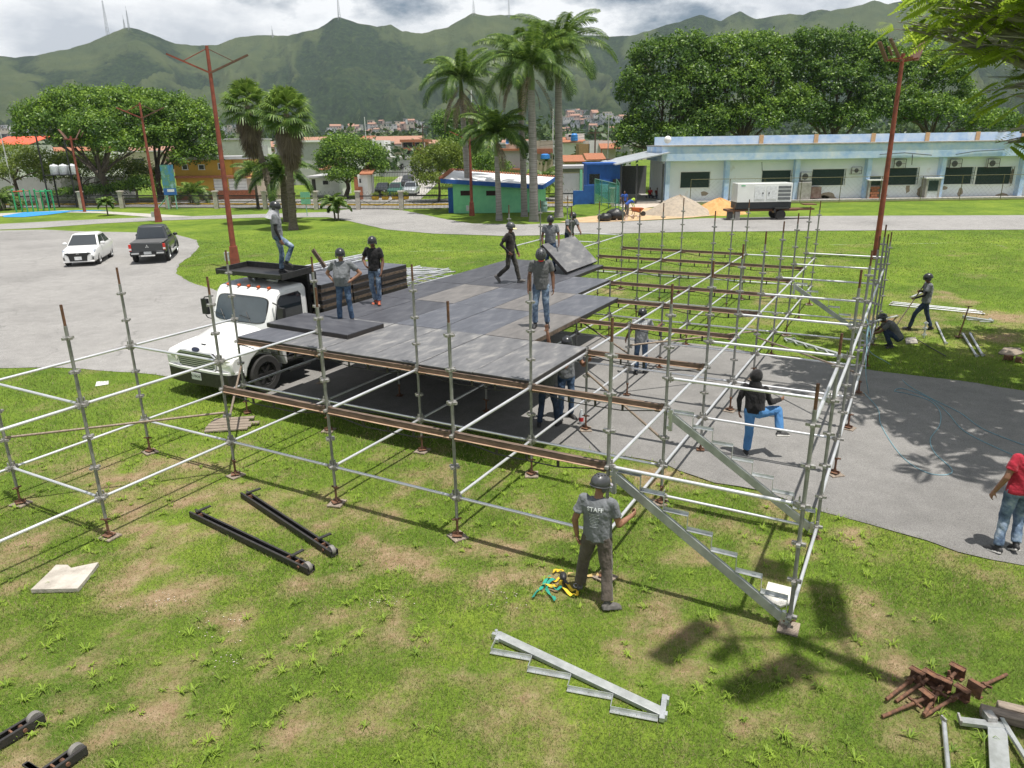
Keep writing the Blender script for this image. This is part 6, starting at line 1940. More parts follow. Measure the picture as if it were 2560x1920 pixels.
# feathery tree overhanging from the right, its shade falls on the asphalt
def feather_tree():
    base = Vector((15.8, 14.8, 0))
    t = thing('feathery_tree', 'large feathery-leaved tree overhanging the frame at the upper right', 'tree', base)
    lob = []
    for px, py, Y, rx, rz in ((2500, 40, 16.5, 1.1, .45), (2420, 60, 17, .9, .35), (2340, 45, 17.5, .7, .22), (2270, 70, 17.5, .5, .16), (2560, 110, 16, 1.0, .45), (2470, 125, 17, 1.0, .25), (2390, 122, 17.5, .6, .12),
                              (2440, -20, 17, 1.2, .4), (2540, 240, 16, .7, .5), (2510, 215, 17, .45, .3), (2550, 330, 15.5, .5, .3), (2520, 355, 16, .35, .22), (2600, 200, 16, 1.4, 1.0), (2560, -60, 15, 1.6, .5)):
        p = AT(px, py, Y)
        lob.append(((p.x, p.y, p.z), (rx, rx, rz)))
    for px, py, z, rx in ((2130, 945, 8.8, .9), (2230, 955, 8.2, 1.0), (2330, 985, 8.6, 1.3), (2430, 1010, 9.0, 1.3), (2530, 1000, 8.8, 1.3), (2260, 1040, 9.2, .7), (2350, 1075, 9.2, .8), (2470, 1090, 9.4, 1.0), (2550, 1080, 9.0, 1.0), (2240, 895, 8.4, 1.2), (2380, 900, 8.6, 1.5), (2500, 910, 8.5, 1.5),
                          (2340, 1170, 9.0, .40), (2445, 1130, 9.2, .5), (2530, 1195, 9.3, .45), (2010, 935, 8.4, .4), (2080, 850, 8.2, .7), (2180, 840, 8.0, .8), (2450, 840, 8.0, 1.0), (2560, 850, 8.0, 1.2), (1985, 905, 8.4, .35), (2200, 990, 9.0, .6)):
        g_ = G(px, py)
        lob.append(((g_.x + .766 * .231 * z, g_.y - .643 * .231 * z, z), (rx, rx, .35)))
    lob = [((c[0] - base.x, c[1] - base.y, c[2]), r) for c, r in lob]
    bl = np.array([[*c, *r] for c, r in lob])
    cnt = [int(3 + (14 if k < 14 else 60) * r[0] * r[1]) for k, (c, r) in enumerate(lob)]
    pick = np.repeat(np.arange(len(bl)), cnt)
    nf = len(pick)
    d = RNG.normal(size=(nf, 3)); d /= np.linalg.norm(d, axis=1)[:, None]
    c = bl[pick, :3] + d * bl[pick, 3:] * (RNG.random(nf) ** .45)[:, None]
    az_ = np.arctan2(c[:, 1] - bl[pick, 1], c[:, 0] - bl[pick, 0]) + RNG.normal(size=nf) * .7
    V, Fc, T_ = [], [], []
    for p, a, tn in zip(c, az_, np.clip(.5 + .25 * RNG.normal(size=nf), 0, 1)):
        # a bipinnate leaf: rachis with leaflet rows on each side, drooping to the tip
        L = random.uniform(.42, .66)
        u = np.linspace(0.08, 1, 11)
        cx = np.stack([np.cos(a) * u * L, np.sin(a) * u * L, -(.25 + .5 * random.random()) * u ** 1.6 * L + .05], 1) + p
        side = np.array([-np.sin(a), np.cos(a), 0]) + np.array([0, 0, random.gauss(0, .55)])
        side = side / np.linalg.norm(side)
        for s in (-1, 1):
            ln = (.17 * np.sin(np.pi * np.clip(u, .05, .97)) + .04)[:, None]
            fw_ = np.array([np.cos(a), np.sin(a), -.2]) * .05
            tip = cx + side * s * ln + fw_ + np.array([0, 0, -.03])
            w_ = np.array([np.cos(a), np.sin(a), 0]) * .042
            m_ = (cx + tip) / 2
            V.append(np.stack([cx, m_ - w_, tip, m_ + w_], 1).reshape(-1, 3))
            T_.append(np.full(len(u) * 4, tn))
    V = np.concatenate(V)
    np_mesh('crown', V, np.arange(len(V)).reshape(-1, 4), LF_FEA, t, attrs={'tone': np.concatenate(T_)})
    b = MB()
    b.path([(0, 0, -.2), (0, 0, .3), (-.2, .1, 2.5), (-.4, .1, 4.2)], [.55, .42, .36, .32], seg=10)
    for cc, r in lob:
        e = Vector(cc)
        s = Vector((-.35, .1, random.uniform(3.4, 4.2)))
        m1 = s.lerp(e, .4) + Vector((0, 0, .9)); m2 = s.lerp(e, .75) + Vector((0, 0, .5))
        b.path([s, m1, m2, e], [.17, .11, .06, .02], seg=7)
        for q in range(6):
            x = e + Vector((random.uniform(-1, 1) * r[0], random.uniform(-1, 1) * r[1], random.uniform(-.2, .6) * r[2]))
            b.path([m2.lerp(e, random.random() * .6), (m2 + x) / 2 + Vector((0, 0, .15)), x], [.035, .022, .008], seg=5)
    b.build('trunk', BARKG, t)
feather_tree()

# ---------------------------------------------------------------- palms
def frond(V, Fc, T_, p, az_, el0, L, droop, nl=30, lw=.10, ll=.62, vshape=.5, tone=.5, hang=.5, plume=False):
    """a pinnate frond: arching rachis with two rows of hanging leaflets"""
    u = np.linspace(0, 1, nl)
    d = np.array([math.cos(az_), math.sin(az_), 0])
    el = el0 - droop * u ** 1.25
    st = L / (nl - 1)
    pts = np.zeros((nl, 3)); pts[0] = p
    for i in range(1, nl):
        e = .5 * (el[i] + el[i - 1])
        pts[i] = pts[i - 1] + (d * math.cos(e) + np.array([0, 0, math.sin(e)])) * st
    side = np.array([-d[1], d[0], 0])
    tan = np.gradient(pts, axis=0); tan /= np.linalg.norm(tan, axis=1)[:, None]
    up = np.cross(tan, side); up *= np.sign(up[:, 2:3] + 1e-6)
    k = len(V)
    # rachis
    for i in range(nl - 1):
        w0, w1 = .035 * (1 - .8 * u[i]), .035 * (1 - .8 * u[i + 1])
        V += [pts[i] - side * w0, pts[i] + side * w0, pts[i + 1] + side * w1, pts[i + 1] - side * w1]
        T_ += [.8] * 4
    env = np.sin(np.pi * np.clip(.10 + .86 * u, 0, 1)) ** .55
    for i in range(3, nl):
        for s in (-1, 1):
            for g_ in ((0, 1) if plume else (0,)):
                ln = ll * env[i] * random.uniform(.85, 1.12)
                dd = side * s * math.cos(vshape) + up[i] * math.sin(vshape) * (1 if g_ == 0 else -.6) + tan[i] * .55
                dd = dd / np.linalg.norm(dd)
                q0 = pts[i]
                q1 = q0 + dd * ln * .5
                q2 = q1 + (dd * .75 + np.array([0, 0, -hang])) * ln * .55
                w = tan[i] * lw * .5
                V += [q0 - w * .5, q0 + w * .5, q1 + w, q1 - w, q1 - w, q1 + w, q2 + w * .2, q2 - w * .2]
                tt_ = min(1, max(0, tone + random.gauss(0, .17)))
                T_ += [tt_] * 8
def palm_obj(t, V, T_, m, name='fronds'):
    V = np.array(V)
    return np_mesh(name, V, np.arange(len(V)).reshape(-1, 4), m, t, attrs={'tone': T_})
def royal(label, base, h, r=.24, nf=15, L=3.2, lean=(0, 0), seed=0, shaft=True, dead=0, young=False, trunk=BARKG, nl=38, group='royal palms by the green hut', ll=.62, sub=False, swell=True):
    random.seed(seed + 100)
    t = thing('palm_tree', label, 'palm tree', base, 0, group)
    top = Vector((lean[0], lean[1], h))
    b = MB()
    zs = [-.2, 0, .5, h * .3, h * .6, h]
    rs = [r * 1.5, r * 1.35, r * 1.15, r * 1.05, r, r * .78] if swell else [r * 1.2, r * 1.1, r, r, r * .95, r * .85]
    b.path([Vector((top.x * (max(0, z) / h) ** 1.6, top.y * (max(0, z) / h) ** 1.6, z)) for z in zs], rs, seg=14)
    b.build('trunk', trunk, t)
    if shaft:
        s_ = MB().path([top, top + Vector((0, 0, .5)), top + Vector((0, 0, 1.25)), top + Vector((0, 0, 1.7))], [r * .80, r * .86, r * .62, r * .3], seg=12)
        s_.build('crownshaft', mat('crownshaft_green', (0.13, 0.19, 0.05), 0.4, scale=2, stretch=(1, 1, .2)), t)
        top = top + Vector((0, 0, 1.5))
    V, T_ = [], []
    for k in range(nf):
        a = k * 2.399 + random.uniform(-.2, .2)
        q = k / nf
        e0 = R(78) - R(72) * q + random.uniform(-.1, .1)
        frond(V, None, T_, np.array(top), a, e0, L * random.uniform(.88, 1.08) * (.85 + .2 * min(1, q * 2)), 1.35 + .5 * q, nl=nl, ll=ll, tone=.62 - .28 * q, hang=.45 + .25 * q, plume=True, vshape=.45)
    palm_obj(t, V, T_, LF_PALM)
    if young:
        V, T_ = [], []
        for k in range(3):
            frond(V, None, T_, np.array(top), k * 2.1 + .4, R(84), L * .55, .5, nl=20, ll=ll * .6, tone=.85)
        palm_obj(t, V, T_, LF_YOUNG, 'young_fronds')
    if dead:
        V, T_ = [], []
        for k in range(dead):
            frond(V, None, T_, np.array(top) - np.array([0, 0, .3 + .12 * k]), k * 2.4 + seed, R(-35), L * .75, .95, nl=22, ll=ll * .55, tone=.4, hang=.9)
        palm_obj(t, V, T_, LF_DEAD, 'dead_fronds')
    return t
def gp(px, py):
    return G(px, py)
royal('tall royal palm at the right of the palm group, clear grey trunk', G(1397, 543), 11.0, .30, 20, 4.7, (-.1, 0), 1, ll=.80)
royal('tallest royal palm in the middle of the group, thick grey trunk', G(1335, 553), 9.4, .31, 20, 4.7, (-.15, 0), 2, dead=3, ll=.80)
royal('royal palm standing behind the thick middle one, pale mottled foot', G(1311, 541), 10.2, .24, 17, 4.2, (-.3, .2), 3, dead=6, shaft=True, ll=.75)
royal('left royal palm with a skirt of dead fronds, by the red lamp post', G(1173, 531), 9.3, .25, 19, 4.1, (-.35, 0), 4, dead=12, ll=.75)
royal('short young royal palm with bright new leaf before the green hut', G(1248, 551), 4.8, .22, 17, 3.4, (-.1, 0), 5, ll=.70, young=True, shaft=True, dead=2)
def fan_palm(label, base, h, lean, seed, rt=.27, group='fan palms behind the truck'):
    random.seed(seed)
    t = thing('fan_palm', label, 'palm tree', base, 0, group)
    top = Vector((lean[0], lean[1], h))
    f = lambda z: Vector((top.x * (max(0, z) / h) ** 1.3, top.y * (max(0, z) / h) ** 1.3, z))
    b = MB().path([f(z) for z in (-.2, 0, .6, h * .4, h * .75, h)], [rt * 1.5, rt * 1.3, rt, rt * .85, rt * .75, rt * .7], seg=12)
    for k in range(46):
        z = random.uniform(h * .16, h * .55); a = random.uniform(0, 6.28)
        p = f(z) + Vector((math.cos(a), math.sin(a), 0)) * rt * .85
        b.box(p, (.10, .10, .20), rot=Matrix.Rotation(a, 3, 'Z') @ Matrix.Rotation(.5, 3, 'Y'))
    b.build('trunk', BARKF, t)
    def fan(V, T_, c, az_, el, pet, rad, tone, droop):
        d = np.array([math.cos(az_) * math.cos(el), math.sin(az_) * math.cos(el), math.sin(el)])
        side = np.array([-math.sin(az_), math.cos(az_), 0]); upv = np.cross(d, side)
        hub = c + d * pet
        V += [c - side * .025, c + side * .025, hub + side * .015, hub - side * .015]; T_ += [.7] * 4
        ns = 22
        for k in range(ns):
            a = (k / (ns - 1) - .5) * 2 * R(118)
            w = R(118) / ns * 1.15
            r_ = rad * (1 - .22 * abs(a) / R(118)) * random.uniform(.9, 1.05)
            def pt(a_, rr):
                q = d * math.cos(a_) + side * math.sin(a_)
                return hub + q * rr + upv * (.10 * rr * math.cos(3 * a_)) - np.array([0, 0, 1]) * droop * (rr / rad) ** 2.2 * rad * .55
            z_ = .02 * (-1) ** k
            V += [hub, pt(a - w, r_ * .55), pt(a, r_ * .60) + upv * .03, pt(a + w, r_ * .55)]
            V += [pt(a - w * .9, r_ * .55), pt(a - w * .1, r_) - np.array([0, 0, .16 * rad]), pt(a + w * .1, r_) - np.array([0, 0, .16 * rad]), pt(a + w * .9, r_ * .55)]
            tt_ = min(1, max(0, tone + random.gauss(0, .14)))
            T_ += [tt_] * 8
    V, T_ = [], []
    for k in range(40):
        q = k / 40
        fan(V, T_, np.array(top) + np.array([0, 0, .1 - .5 * q]), k * 2.399, R(82) - R(105) * q, random.uniform(.95, 1.35), random.uniform(1.0, 1.25), .72 - .25 * q, .35 + .5 * q)
    palm_obj(t, V, T_, LF_PALM, 'fan_leaves')
    V, T_ = [], []
    for k in range(95):
        q = k / 95
        c = np.array(top) + np.array([0, 0, -.3 - 2.0 * q])
        fan(V, T_, c, k * 2.399 + .3, R(-42) - R(38) * q - random.uniform(0, .15), random.uniform(.75, 1.05) * (1 - .55 * q), random.uniform(.70, .95), .55 - .35 * random.random(), .9)
    palm_obj(t, V, T_, LF_DEAD, 'dead_leaf_skirt')
fan_palm('left fan palm with thick skirt of dead leaves, behind the truck', G(693, 560), 8.7, (-1.35, .3), 21)
fan_palm('right fan palm with curved base and long dead-leaf skirt', G(734, 574), 7.9, (.35, 0), 22, rt=.30)
royal('bushy short palm between the two fan palms', G(712, 556) + Vector((0, .6, 0)), 3.6, .28, 16, 3.4, (.05, 0), 6, shaft=False, trunk=BARKF, group='low palms along the lawn', swell=False)
royal('low feathery palm with dark trunk left of the fan palms, by the railing', G(654, 520) + Vector((0, -1, 0)), 3.3, .13, 13, 2.6, (0, 0), 7, shaft=False, trunk=BARKF, group='low palms along the lawn', swell=False, nl=24)
royal('small twin-stemmed palm on the lawn by the road bend', G(838, 549), 1.3, .07, 12, 1.35, (-.12, 0), 8, shaft=False, trunk=BARKF, group='low palms along the lawn', nl=20, ll=.36, swell=False)
royal('second stem of the small palm on the lawn by the road bend', G(846, 551), 1.15, .06, 10, 1.2, (.1, 0), 9, shaft=False, trunk=BARKF, group='low palms along the lawn', nl=20, ll=.36, swell=False)
royal('small shaggy palm on the strip of lawn at the left', G(270, 539), 1.15, .06, 14, .95, (0, 0), 10, shaft=False, trunk=BARKF, group='low palms along the lawn', nl=18, ll=.30, swell=False)
royal('low arching palm cut by the left edge of the picture', G(2, 525), .9, .15, 14, 2.6, (0, 0), 11, shaft=False, trunk=BARKF, group='low palms along the lawn', nl=24, swell=False)
royal('bushy yellow-green palm before the yellow house', ground_at(482, 82), .9, .12, 15, 2.6, (0, 0), 12, shaft=False, trunk=BARKF, group='low palms along the lawn', nl=24, swell=False)
royal('cluster palm by the white wall behind the royal palms', ground_at(1360, 79), 1.9, .12, 14, 2.6, (0, 0), 13, shaft=False, trunk=BARKF, group='low palms along the lawn', nl=24, swell=False)
random.seed(77)
# ---------------------------------------------------------------- buildings
CONC = mat('concrete', (0.42, 0.40, 0.37), 0.9, col2=(0.27, 0.255, 0.235), scale=3, bump=0.3)
def wallmat(name, c, stain=(0.30, 0.26, 0.22), amt=0.62, scale=1.3):
    return mat(name, c, 0.9, scale=scale, detail=8, bump=0.15, bscale=12, stops=[(0.30, tuple(v * .86 for v in c)), (amt, c), (amt + .14, tuple((v * .55 + s * .45) for v, s in zip(c, stain)))])
W_WHITE = wallmat('white_wall', (0.80, 0.80, 0.78))
W_BWH = mat('bluish_white_wall', (0.78, 0.81, 0.83), 0.9, scale=.7, detail=9, bump=0.15, bscale=10, stops=[(0.30, (0.74, 0.78, 0.81)), (0.64, (0.82, 0.84, 0.85)), (0.72, (0.70, 0.68, 0.64)), (0.78, (0.44, 0.37, 0.29))])
W_PALEB = mat('pale_blue_fascia', (0.42, 0.56, 0.70), 0.9, scale=.9, detail=9, bump=0.2, bscale=12, stops=[(0.28, (0.28, 0.46, 0.76)), (0.46, (0.46, 0.61, 0.82)), (0.60, (0.58, 0.69, 0.83)), (0.74, (0.72, 0.76, 0.80))])
W_BLUE = mat('royal_blue_wall', (0.025, 0.12, 0.42), 0.8, col2=(0.02, 0.085, 0.32), scale=2, bump=0.1)
W_LBLUE = mat('light_blue_wall', (0.24, 0.50, 0.66), 0.85, col2=(0.17, 0.40, 0.56), scale=2)
W_GREEN = mat('mint_green_wall', (0.25, 0.64, 0.36), 0.85, col2=(0.19, 0.54, 0.31), scale=1.2, bump=0.05)
W_YEL = wallmat('yellow_wall', (0.60, 0.36, 0.07), (0.3, 0.2, 0.1))
W_YEL2 = wallmat('pale_yellow_wall', (0.66, 0.45, 0.17), (0.4, 0.25, 0.1))
W_BEIGE = wallmat('beige_wall', (0.50, 0.42, 0.33))
W_BRICK = mat('red_brick_wall', (0.42, 0.16, 0.085), 0.9, col2=(0.30, 0.11, 0.06), scale=5, bump=0.3)
W_GREY = wallmat('grey_wall', (0.46, 0.46, 0.47))
TILE = mat('orange_roof_tile', (0.40, 0.165, 0.085), 0.9, col2=(0.28, 0.11, 0.06), scale=4, bump=0.4)
ROOFW = mat('white_roof', (0.78, 0.78, 0.77), 0.7, spread=0.10, scale=2)
ZINC = mat('zinc_sheet', (0.62, 0.66, 0.70), 0.45, 0.5, col2=(0.42, 0.45, 0.48), scale=2)
DARKW = mat('dark_window', (0.016, 0.018, 0.020), 0.25, spec=0.6)
GRILLE = mat('dark_green_grille', (0.020, 0.045, 0.040), 0.6)
TANKB = mat('blue_plastic_tank', (0.03, 0.20, 0.55), 0.5)
YELK = mat('yellow_kerb_paint', (0.62, 0.40, 0.03), 0.85, scale=5)
def XZ(px, py, Y):
    p = AT(px, py, Y)
    return p.x, p.z
class BLD:
    """a building whose front stands at distance Y; faces are given in image pixels of the survey"""
    def __init__(s, label, px, Y, name='house', cat='house', group=None):
        s.Y = Y
        s.o = Vector((AT(px, 400, Y).x, Y, 0))
        s.t = thing(name, label, cat, s.o, 0, group)
    def box(s, name, px0, px1, py0, py1, dep, m, y=0.0, parent=None, ground=False, bevel=0.0):
        x0, z1 = XZ(px0, py0, s.Y); x1, _ = XZ(px1, py0, s.Y)
        _, z0 = XZ((px0 + px1) / 2, py1, s.Y)
        if ground:
            z0 = 0
        b = MB().box(((x0 + x1) / 2 - s.o.x, y + dep / 2, (z0 + z1) / 2), (abs(x1 - x0), dep, z1 - z0))
        return b.build(name, m, parent or s.t, smooth=False, bevel=bevel)
    def window(s, px0, px1, py0, py1, y=0.0, m=None, bars=0, sill=True):
        w = s.box('window', px0, px1, py0, py1, .06, m or DARKW, y - .02)
        x0, z1 = XZ(px0, py0, s.Y); x1, z0 = XZ(px1, py1, s.Y)
        f = MB()
        cx = (x0 + x1) / 2 - s.o.x
        for xx in (x0, x1):
            f.box((xx - s.o.x, y - .03, (z0 + z1) / 2), (.07, .08, z1 - z0 + .07))
        f.box((cx, y - .031, z1), (abs(x1 - x0), .08, .07)).box((cx, y - .045, z0), (abs(x1 - x0) + .15, .12, .07))
        f.build('frame', s.frame if hasattr(s, 'frame') else W_WHITE, w, smooth=False)
        if bars:
            g = MB()
            for k in range(bars):
                xx = x0 + (x1 - x0) * (k + .5) / bars
                g.box((xx - s.o.x, y - .055, (z0 + z1) / 2), (.028, .02, z1 - z0))
            for q in (.33, .66):
                g.box((cx, y - .056, z0 + (z1 - z0) * q), (abs(x1 - x0), .016, .028))
            g.build('grille', GRILLE, w, smooth=False)
        return w
    def roof(s, px0, px1, py0, py1, dep, m, y=-.4, rise=.8, name='roof'):
        """a tiled lean-to: low edge at the front"""
        x0, z = XZ(px0, py1, s.Y); x1, _ = XZ(px1, py1, s.Y)
        b = MB()
        b.loft([[Vector((x0 - s.o.x, y, z)), Vector((x0 - s.o.x, y, z + .12)), Vector((x0 - s.o.x, y + dep, z + .12 + rise)), Vector((x0 - s.o.x, y + dep, z + rise))],
                [Vector((x1 - s.o.x, y, z)), Vector((x1 - s.o.x, y, z + .12)), Vector((x1 - s.o.x, y + dep, z + .12 + rise)), Vector((x1 - s.o.x, y + dep, z + rise))]])
        return b.build(name, m, s.t, smooth=False)
    def tank(s, px, py, r=.6, h=1.1, m=None, y=1.5):
        x, z = XZ(px, py, s.Y)
        b = MB(); lathe(b, (x - s.o.x, y, z), (0, 0, 1), [(r * .85, 0), (r, .1), (r * .9, h * .8), (r * .5, h), (.01, h)], 14)
        return b.build('water_tank', m or TANKB, s.t)
# ---- long blue and white building
LB = BLD('long single-storey white building with pale blue fascia, grilled windows and air conditioners', 1660, 73.7, 'long_building', 'building')
X0, X1 = AT(1662, 400, 73.7).x, 62.0
lo = LB.o.x
MB().box(((X0 + X1) / 2 - lo, 4.0, 1.95), (X1 - X0, 7.0, 3.9)).build('wall', W_BWH, LB.t, smooth=False)
MB().box(((X0 + X1) / 2 - lo, 3.5, 4.55), (X1 - X0 + .8, 8.0, 1.36)).build('fascia', W_PALEB, LB.t, smooth=False, bevel=.03)
MB().box(((X0 + X1) / 2 - lo, 3.5, 5.27), (X1 - X0 + .95, 8.2, .12)).build('roof', CONC, LB.t, smooth=False)
MB().box(((X0 + X1) / 2 - lo, 5.6, 5.7), (X1 - X0, .25, .85)).build('parapet', W_PALEB, LB.t, smooth=False)
for px in (1905, 2042, 2185, 2320, 2446, 2560):
    x = AT(px, 345, 79.0).x - lo
    MB().box((x, 5.45, 5.72), (.42, .12, .92)).build('parapet_pier', mat('orange_pier', (0.55, 0.36, 0.20), 0.9), LB.t, smooth=False)
for px in (1668, 1816, 1990, 2168, 2352, 2553):
    x = AT(px, 450, 73.7).x - lo
    MB().box((x, .20, 1.93), (.42, .75, 3.86)).build('pillar', W_PALEB, LB.t, smooth=False)
for a in ((1704, 1777, 430, 470), (1909, 1982, 426, 467), (2036, 2117, 423, 464), (2217, 2300, 420, 463), (2356, 2440, 418, 461), (2450, 2538, 417, 461)):
    LB.window(*a, y=.50, m=GRILLE, bars=22)
MB().box((X0 - lo + 22, -.3, .06), (X1 - X0, 1.6, .12)).build('plinth', CONC, LB.t, smooth=False)
MB().ell((AT(1668, 365, 76).x - lo, 2.2, 5.85), (.36, .36, .36)).build('roof_tank', W_WHITE, LB.t)
pb = MB()
for k, (px, py, w, h) in enumerate(((1760, 484, .9, .5), (2070, 492, 1.9, .9), (2060, 495, 1.0, .6), (2205, 492, 1.2, .5), (2270, 470, .5, 1.4), (2300, 478, .7, 1.0), (2400, 480, .6, 1.0), (2505, 490, 1.6, .7), (1930, 488, .8, .7), (2360, 470, .9, .4), (2530, 440, .5, 1.8), (1700, 494, 1.2, .4))):
    x, z = XZ(px, py, 74.2)
    pts = [(x - lo + w * .5 * math.cos(a) * random.uniform(.6, 1.1), max(.05, z + h * .5 * math.sin(a) * random.uniform(.6, 1.1))) for a in np.linspace(0, 2 * math.pi, 13)[:-1]]
    pb = MB(); pb.add([(p[0], .494, p[1]) for p in pts] + [(x - lo, .494, z)], [(q, (q + 1) % 12, 12) for q in range(12)])
    pb.build('bare_plaster_patch', mat('bare_plaster', (0.34, 0.28, 0.21), 0.95, scale=6, bump=.4), LB.t, smooth=False)
cab_ = MB()
for a, b2 in (((2200, 386), (2262, 382)), ((2262, 382), (2330, 388)), ((2390, 386), (2440, 378)), ((2440, 378), (2512, 374)), ((1905, 405), (1906, 428)), ((2282, 386), (2280, 412))):
    p, q = XZ(*a, 73.1), XZ(*b2, 73.1)
    cab_.tube((p[0] - lo, -.56, p[1]), (q[0] - lo, -.56, q[1]), .03, seg=5)
cab_.build('cable', BLKP, LB.t)
def acunit(label, px, py, big=True):
    x, z = XZ(px, py, 74.1)
    t = thing('air_conditioner', label, 'air conditioner', (x, 74.12, z), 0, 'air conditioners on the long building')
    w, h = (1.0, .72) if big else (.85, .52)
    MB().box((0, -.20, 0), (w, .36, h)).build('casing', mat('ac_casing', (0.62, 0.62, 0.60), 0.6), t, bevel=.02)
    b = MB(); lathe(b, (-.10 if big else 0, -.385, 0), (0, -1, 0), [(h * .40, 0), (h * .40, .02), (h * .36, .025), (h * .08, .02), (.01, .02)], 20)
    b.build('fan_guard', mat('ac_fan', (0.09, 0.09, 0.09), 0.6), t)
    f = MB()
    for s in (-1, 1):
        f.bar((s * (w / 2 + .06), -.42, -h / 2 - .06), (s * (w / 2 + .06), -.42, h / 2 + .08), .035, .035).bar((s * (w / 2 + .06), -.42, -h / 2 - .06), (s * (w / 2 + .06), 0, -h / 2 - .06), .035, .035)
    for z_ in (-h / 2 - .06, 0, h / 2 + .08):
        f.bar((-w / 2 - .06, -.42, z_), (w / 2 + .06, -.42, z_), .03, .03)
    f.build('cage', mat('rusty_cage', (0.10, 0.07, 0.055), 0.8), t)
for a in ((2012, 441, 'fan unit standing beside the third window of the long building'), (2245, 409, 'caged fan unit left above the fourth window behind the lamp post'), (2384, 409, 'caged fan unit above the fifth window of the long building'), (2478, 408, 'caged fan unit above the last window at the right')):
    acunit(a[2], a[0], a[1])
acunit('small window air conditioner right of the third window', 2137, 426, False)
# wall boxes
def wallbox(label, px0, px1, py0, py1, kind):
    Y = 73.3
    x0, z1 = XZ(px0, py0, Y); x1, _ = XZ(px1, py0, Y)
    w, cx = x1 - x0, (x0 + x1) / 2
    t = thing('meter_housing', label, 'meter housing', (cx, Y, 0), 0, 'housings against the long building')
    if kind == 'stub':
        MB().box((0, .3, z1 / 2), (w, .8, z1)).build('block', CONC, t, bevel=.02)
    elif kind == 'rust':
        MB().box((0, .4, z1 / 2 + .1), (w, .5, z1 - .2)).build('cabinet', mat('rusty_cabinet', (0.26, 0.20, 0.17), 0.8, col2=(0.12, 0.06, 0.05), scale=2), t)
    else:
        for s in (-1, 1):
            MB().box((s * (w / 2 - .09), .3, z1 / 2), (.18, .9, z1)).build('side_wall', CONC, t)
        MB().box((0, .3, z1 + .06), (w + .25, 1.1, .12)).build('slab', W_WHITE, t)
        if kind == 'brick':
            n_ = 0
            for r_ in range(5):
                for c_ in range(3):
                    if c_ == 2 and r_ % 2:
                        continue
                    MB().box((-w / 2 + .36 + c_ * .31 + (.15 if r_ % 2 else 0), -.02, .16 + r_ * .24), (.29, .14, .21)).build('brick', W_BRICK, t)
            MB().box((0, .2, .66), (w - .36, .2, 1.3)).build('mortar', CONC, t)
            MB().box((0, .2, 1.75), (w - .36, .06, .9)).build('grille', GRILLE, t)
        else:
            MB().box((0, -.1, z1 / 2), (w - .36, .06, z1 - .1)).build('door', mat('booth_grey', (0.55, 0.58, 0.60), 0.6), t)
            g = MB()
            for k in range(7):
                g.box((-(w - .5) / 2 + k * (w - .5) / 6, -.15, z1 * .66), (.03, .03, z1 * .55))
            g.box((0, -.14, z1 * .66), (w - .45, .01, z1 * .5)).build('door_grille', GRILLE, t)
wallbox('rough concrete stub wall below the standing fan unit', 1998, 2029, 456, 505, 'stub')
wallbox('rust-stained metal cabinet beside the concrete stub wall', 2031, 2056, 468, 502, 'rust')
wallbox('white-topped housing filled with red bricks, left of the lamp post', 2172, 2208, 452, 503, 'brick')
wallbox('grey metal booth with barred door right of the lamp post', 2316, 2352, 447, 498, 'booth')
# ---- chain-link fence in front of it
cf = thing('chain_link_fence', 'thin chain-link fence with olive posts before the long building', 'fence', (17.6, 71.2, 0))
FP = mat('olive_post', (0.15, 0.14, 0.07), 0.7, 0.2, scale=8)
fpts = [AT(px, 500, 70.6) for px in (1575 + 150, 1822, 1908, 2000, 2098, 2198, 2300, 2398, 2500, 2610, 2720)]
for k, p in enumerate(fpts):
    MB().tube((p.x - 17.6, p.y - 71.2, 0), (p.x - 17.6, p.y - 71.2, 2.3), .032, seg=8).build('post', FP, cf)
    if k:
        q = fpts[k - 1]
        MB().tube((q.x - 17.6, q.y - 71.2, 2.29), (p.x - 17.6, p.y - 71.2, 2.29), .026, seg=6).build('rail', FP, cf)
        MB().tube((q.x - 17.6, q.y - 71.2, .08), (p.x - 17.6, p.y - 71.2, .08), .05, seg=6).build('rail', FP, cf)
        w = MB()
        n_ = int((p - q).length / .42)
        for i in range(n_ + 5):
            for s in (-1, 1):
                a, b2 = i / n_, (i + s * 5.2) / n_
                za, zb = 0.1, 2.28
                if b2 > 1: zb = .1 + (2.18) * (1 - a) / (b2 - a); b2 = 1
                if b2 < 0: zb = .1 + 2.18 * a / (a - b2); b2 = 0
                if a > 1:
                    continue
                A_, B_ = q.lerp(p, a), q.lerp(p, b2)
                w.tube((A_.x - 17.6, A_.y - 71.2, za), (B_.x - 17.6, B_.y - 71.2, zb), .0035, seg=3, cap=False)
        tag(w.build('wire_mesh', FP, cf, fix=False), kind='stuff')
# ---- porch between the blue gatehouse and the long building
PO = BLD('open porch with sloping zinc roof between blue gatehouse and long building', 1600, 76, 'porch', 'porch')
xa_, xb_ = AT(1545, 400, 74).x - PO.o.x, AT(1664, 400, 74).x - PO.o.x
MB().loft([[Vector((xa_ - .5, -4.0, 3.62)), Vector((xb_, -4.0, 4.65)), Vector((xb_, -4.0, 4.75)), Vector((xa_ - .5, -4.0, 3.72))], [Vector((xa_ - .5, 8.0, 3.62)), Vector((xb_, 8, 4.65)), Vector((xb_, 8, 4.75)), Vector((xa_ - .5, 8, 3.72))]]).build('roof', ZINC, PO.t, smooth=False)
MB().box(((xa_ + xb_) / 2, 2.5, .10), (xb_ - xa_, 12, .2)).build('floor', CONC, PO.t, smooth=False)
for s in SITP:
    pass
for x in (xa_ + .1, xa_ + 1.6, xb_ - .5):
    MB().box((x, -3.6, 1.9), (.16, .16, 3.6)).build('post', mat('dark_post', (0.05, 0.055, 0.06), 0.7), PO.t)
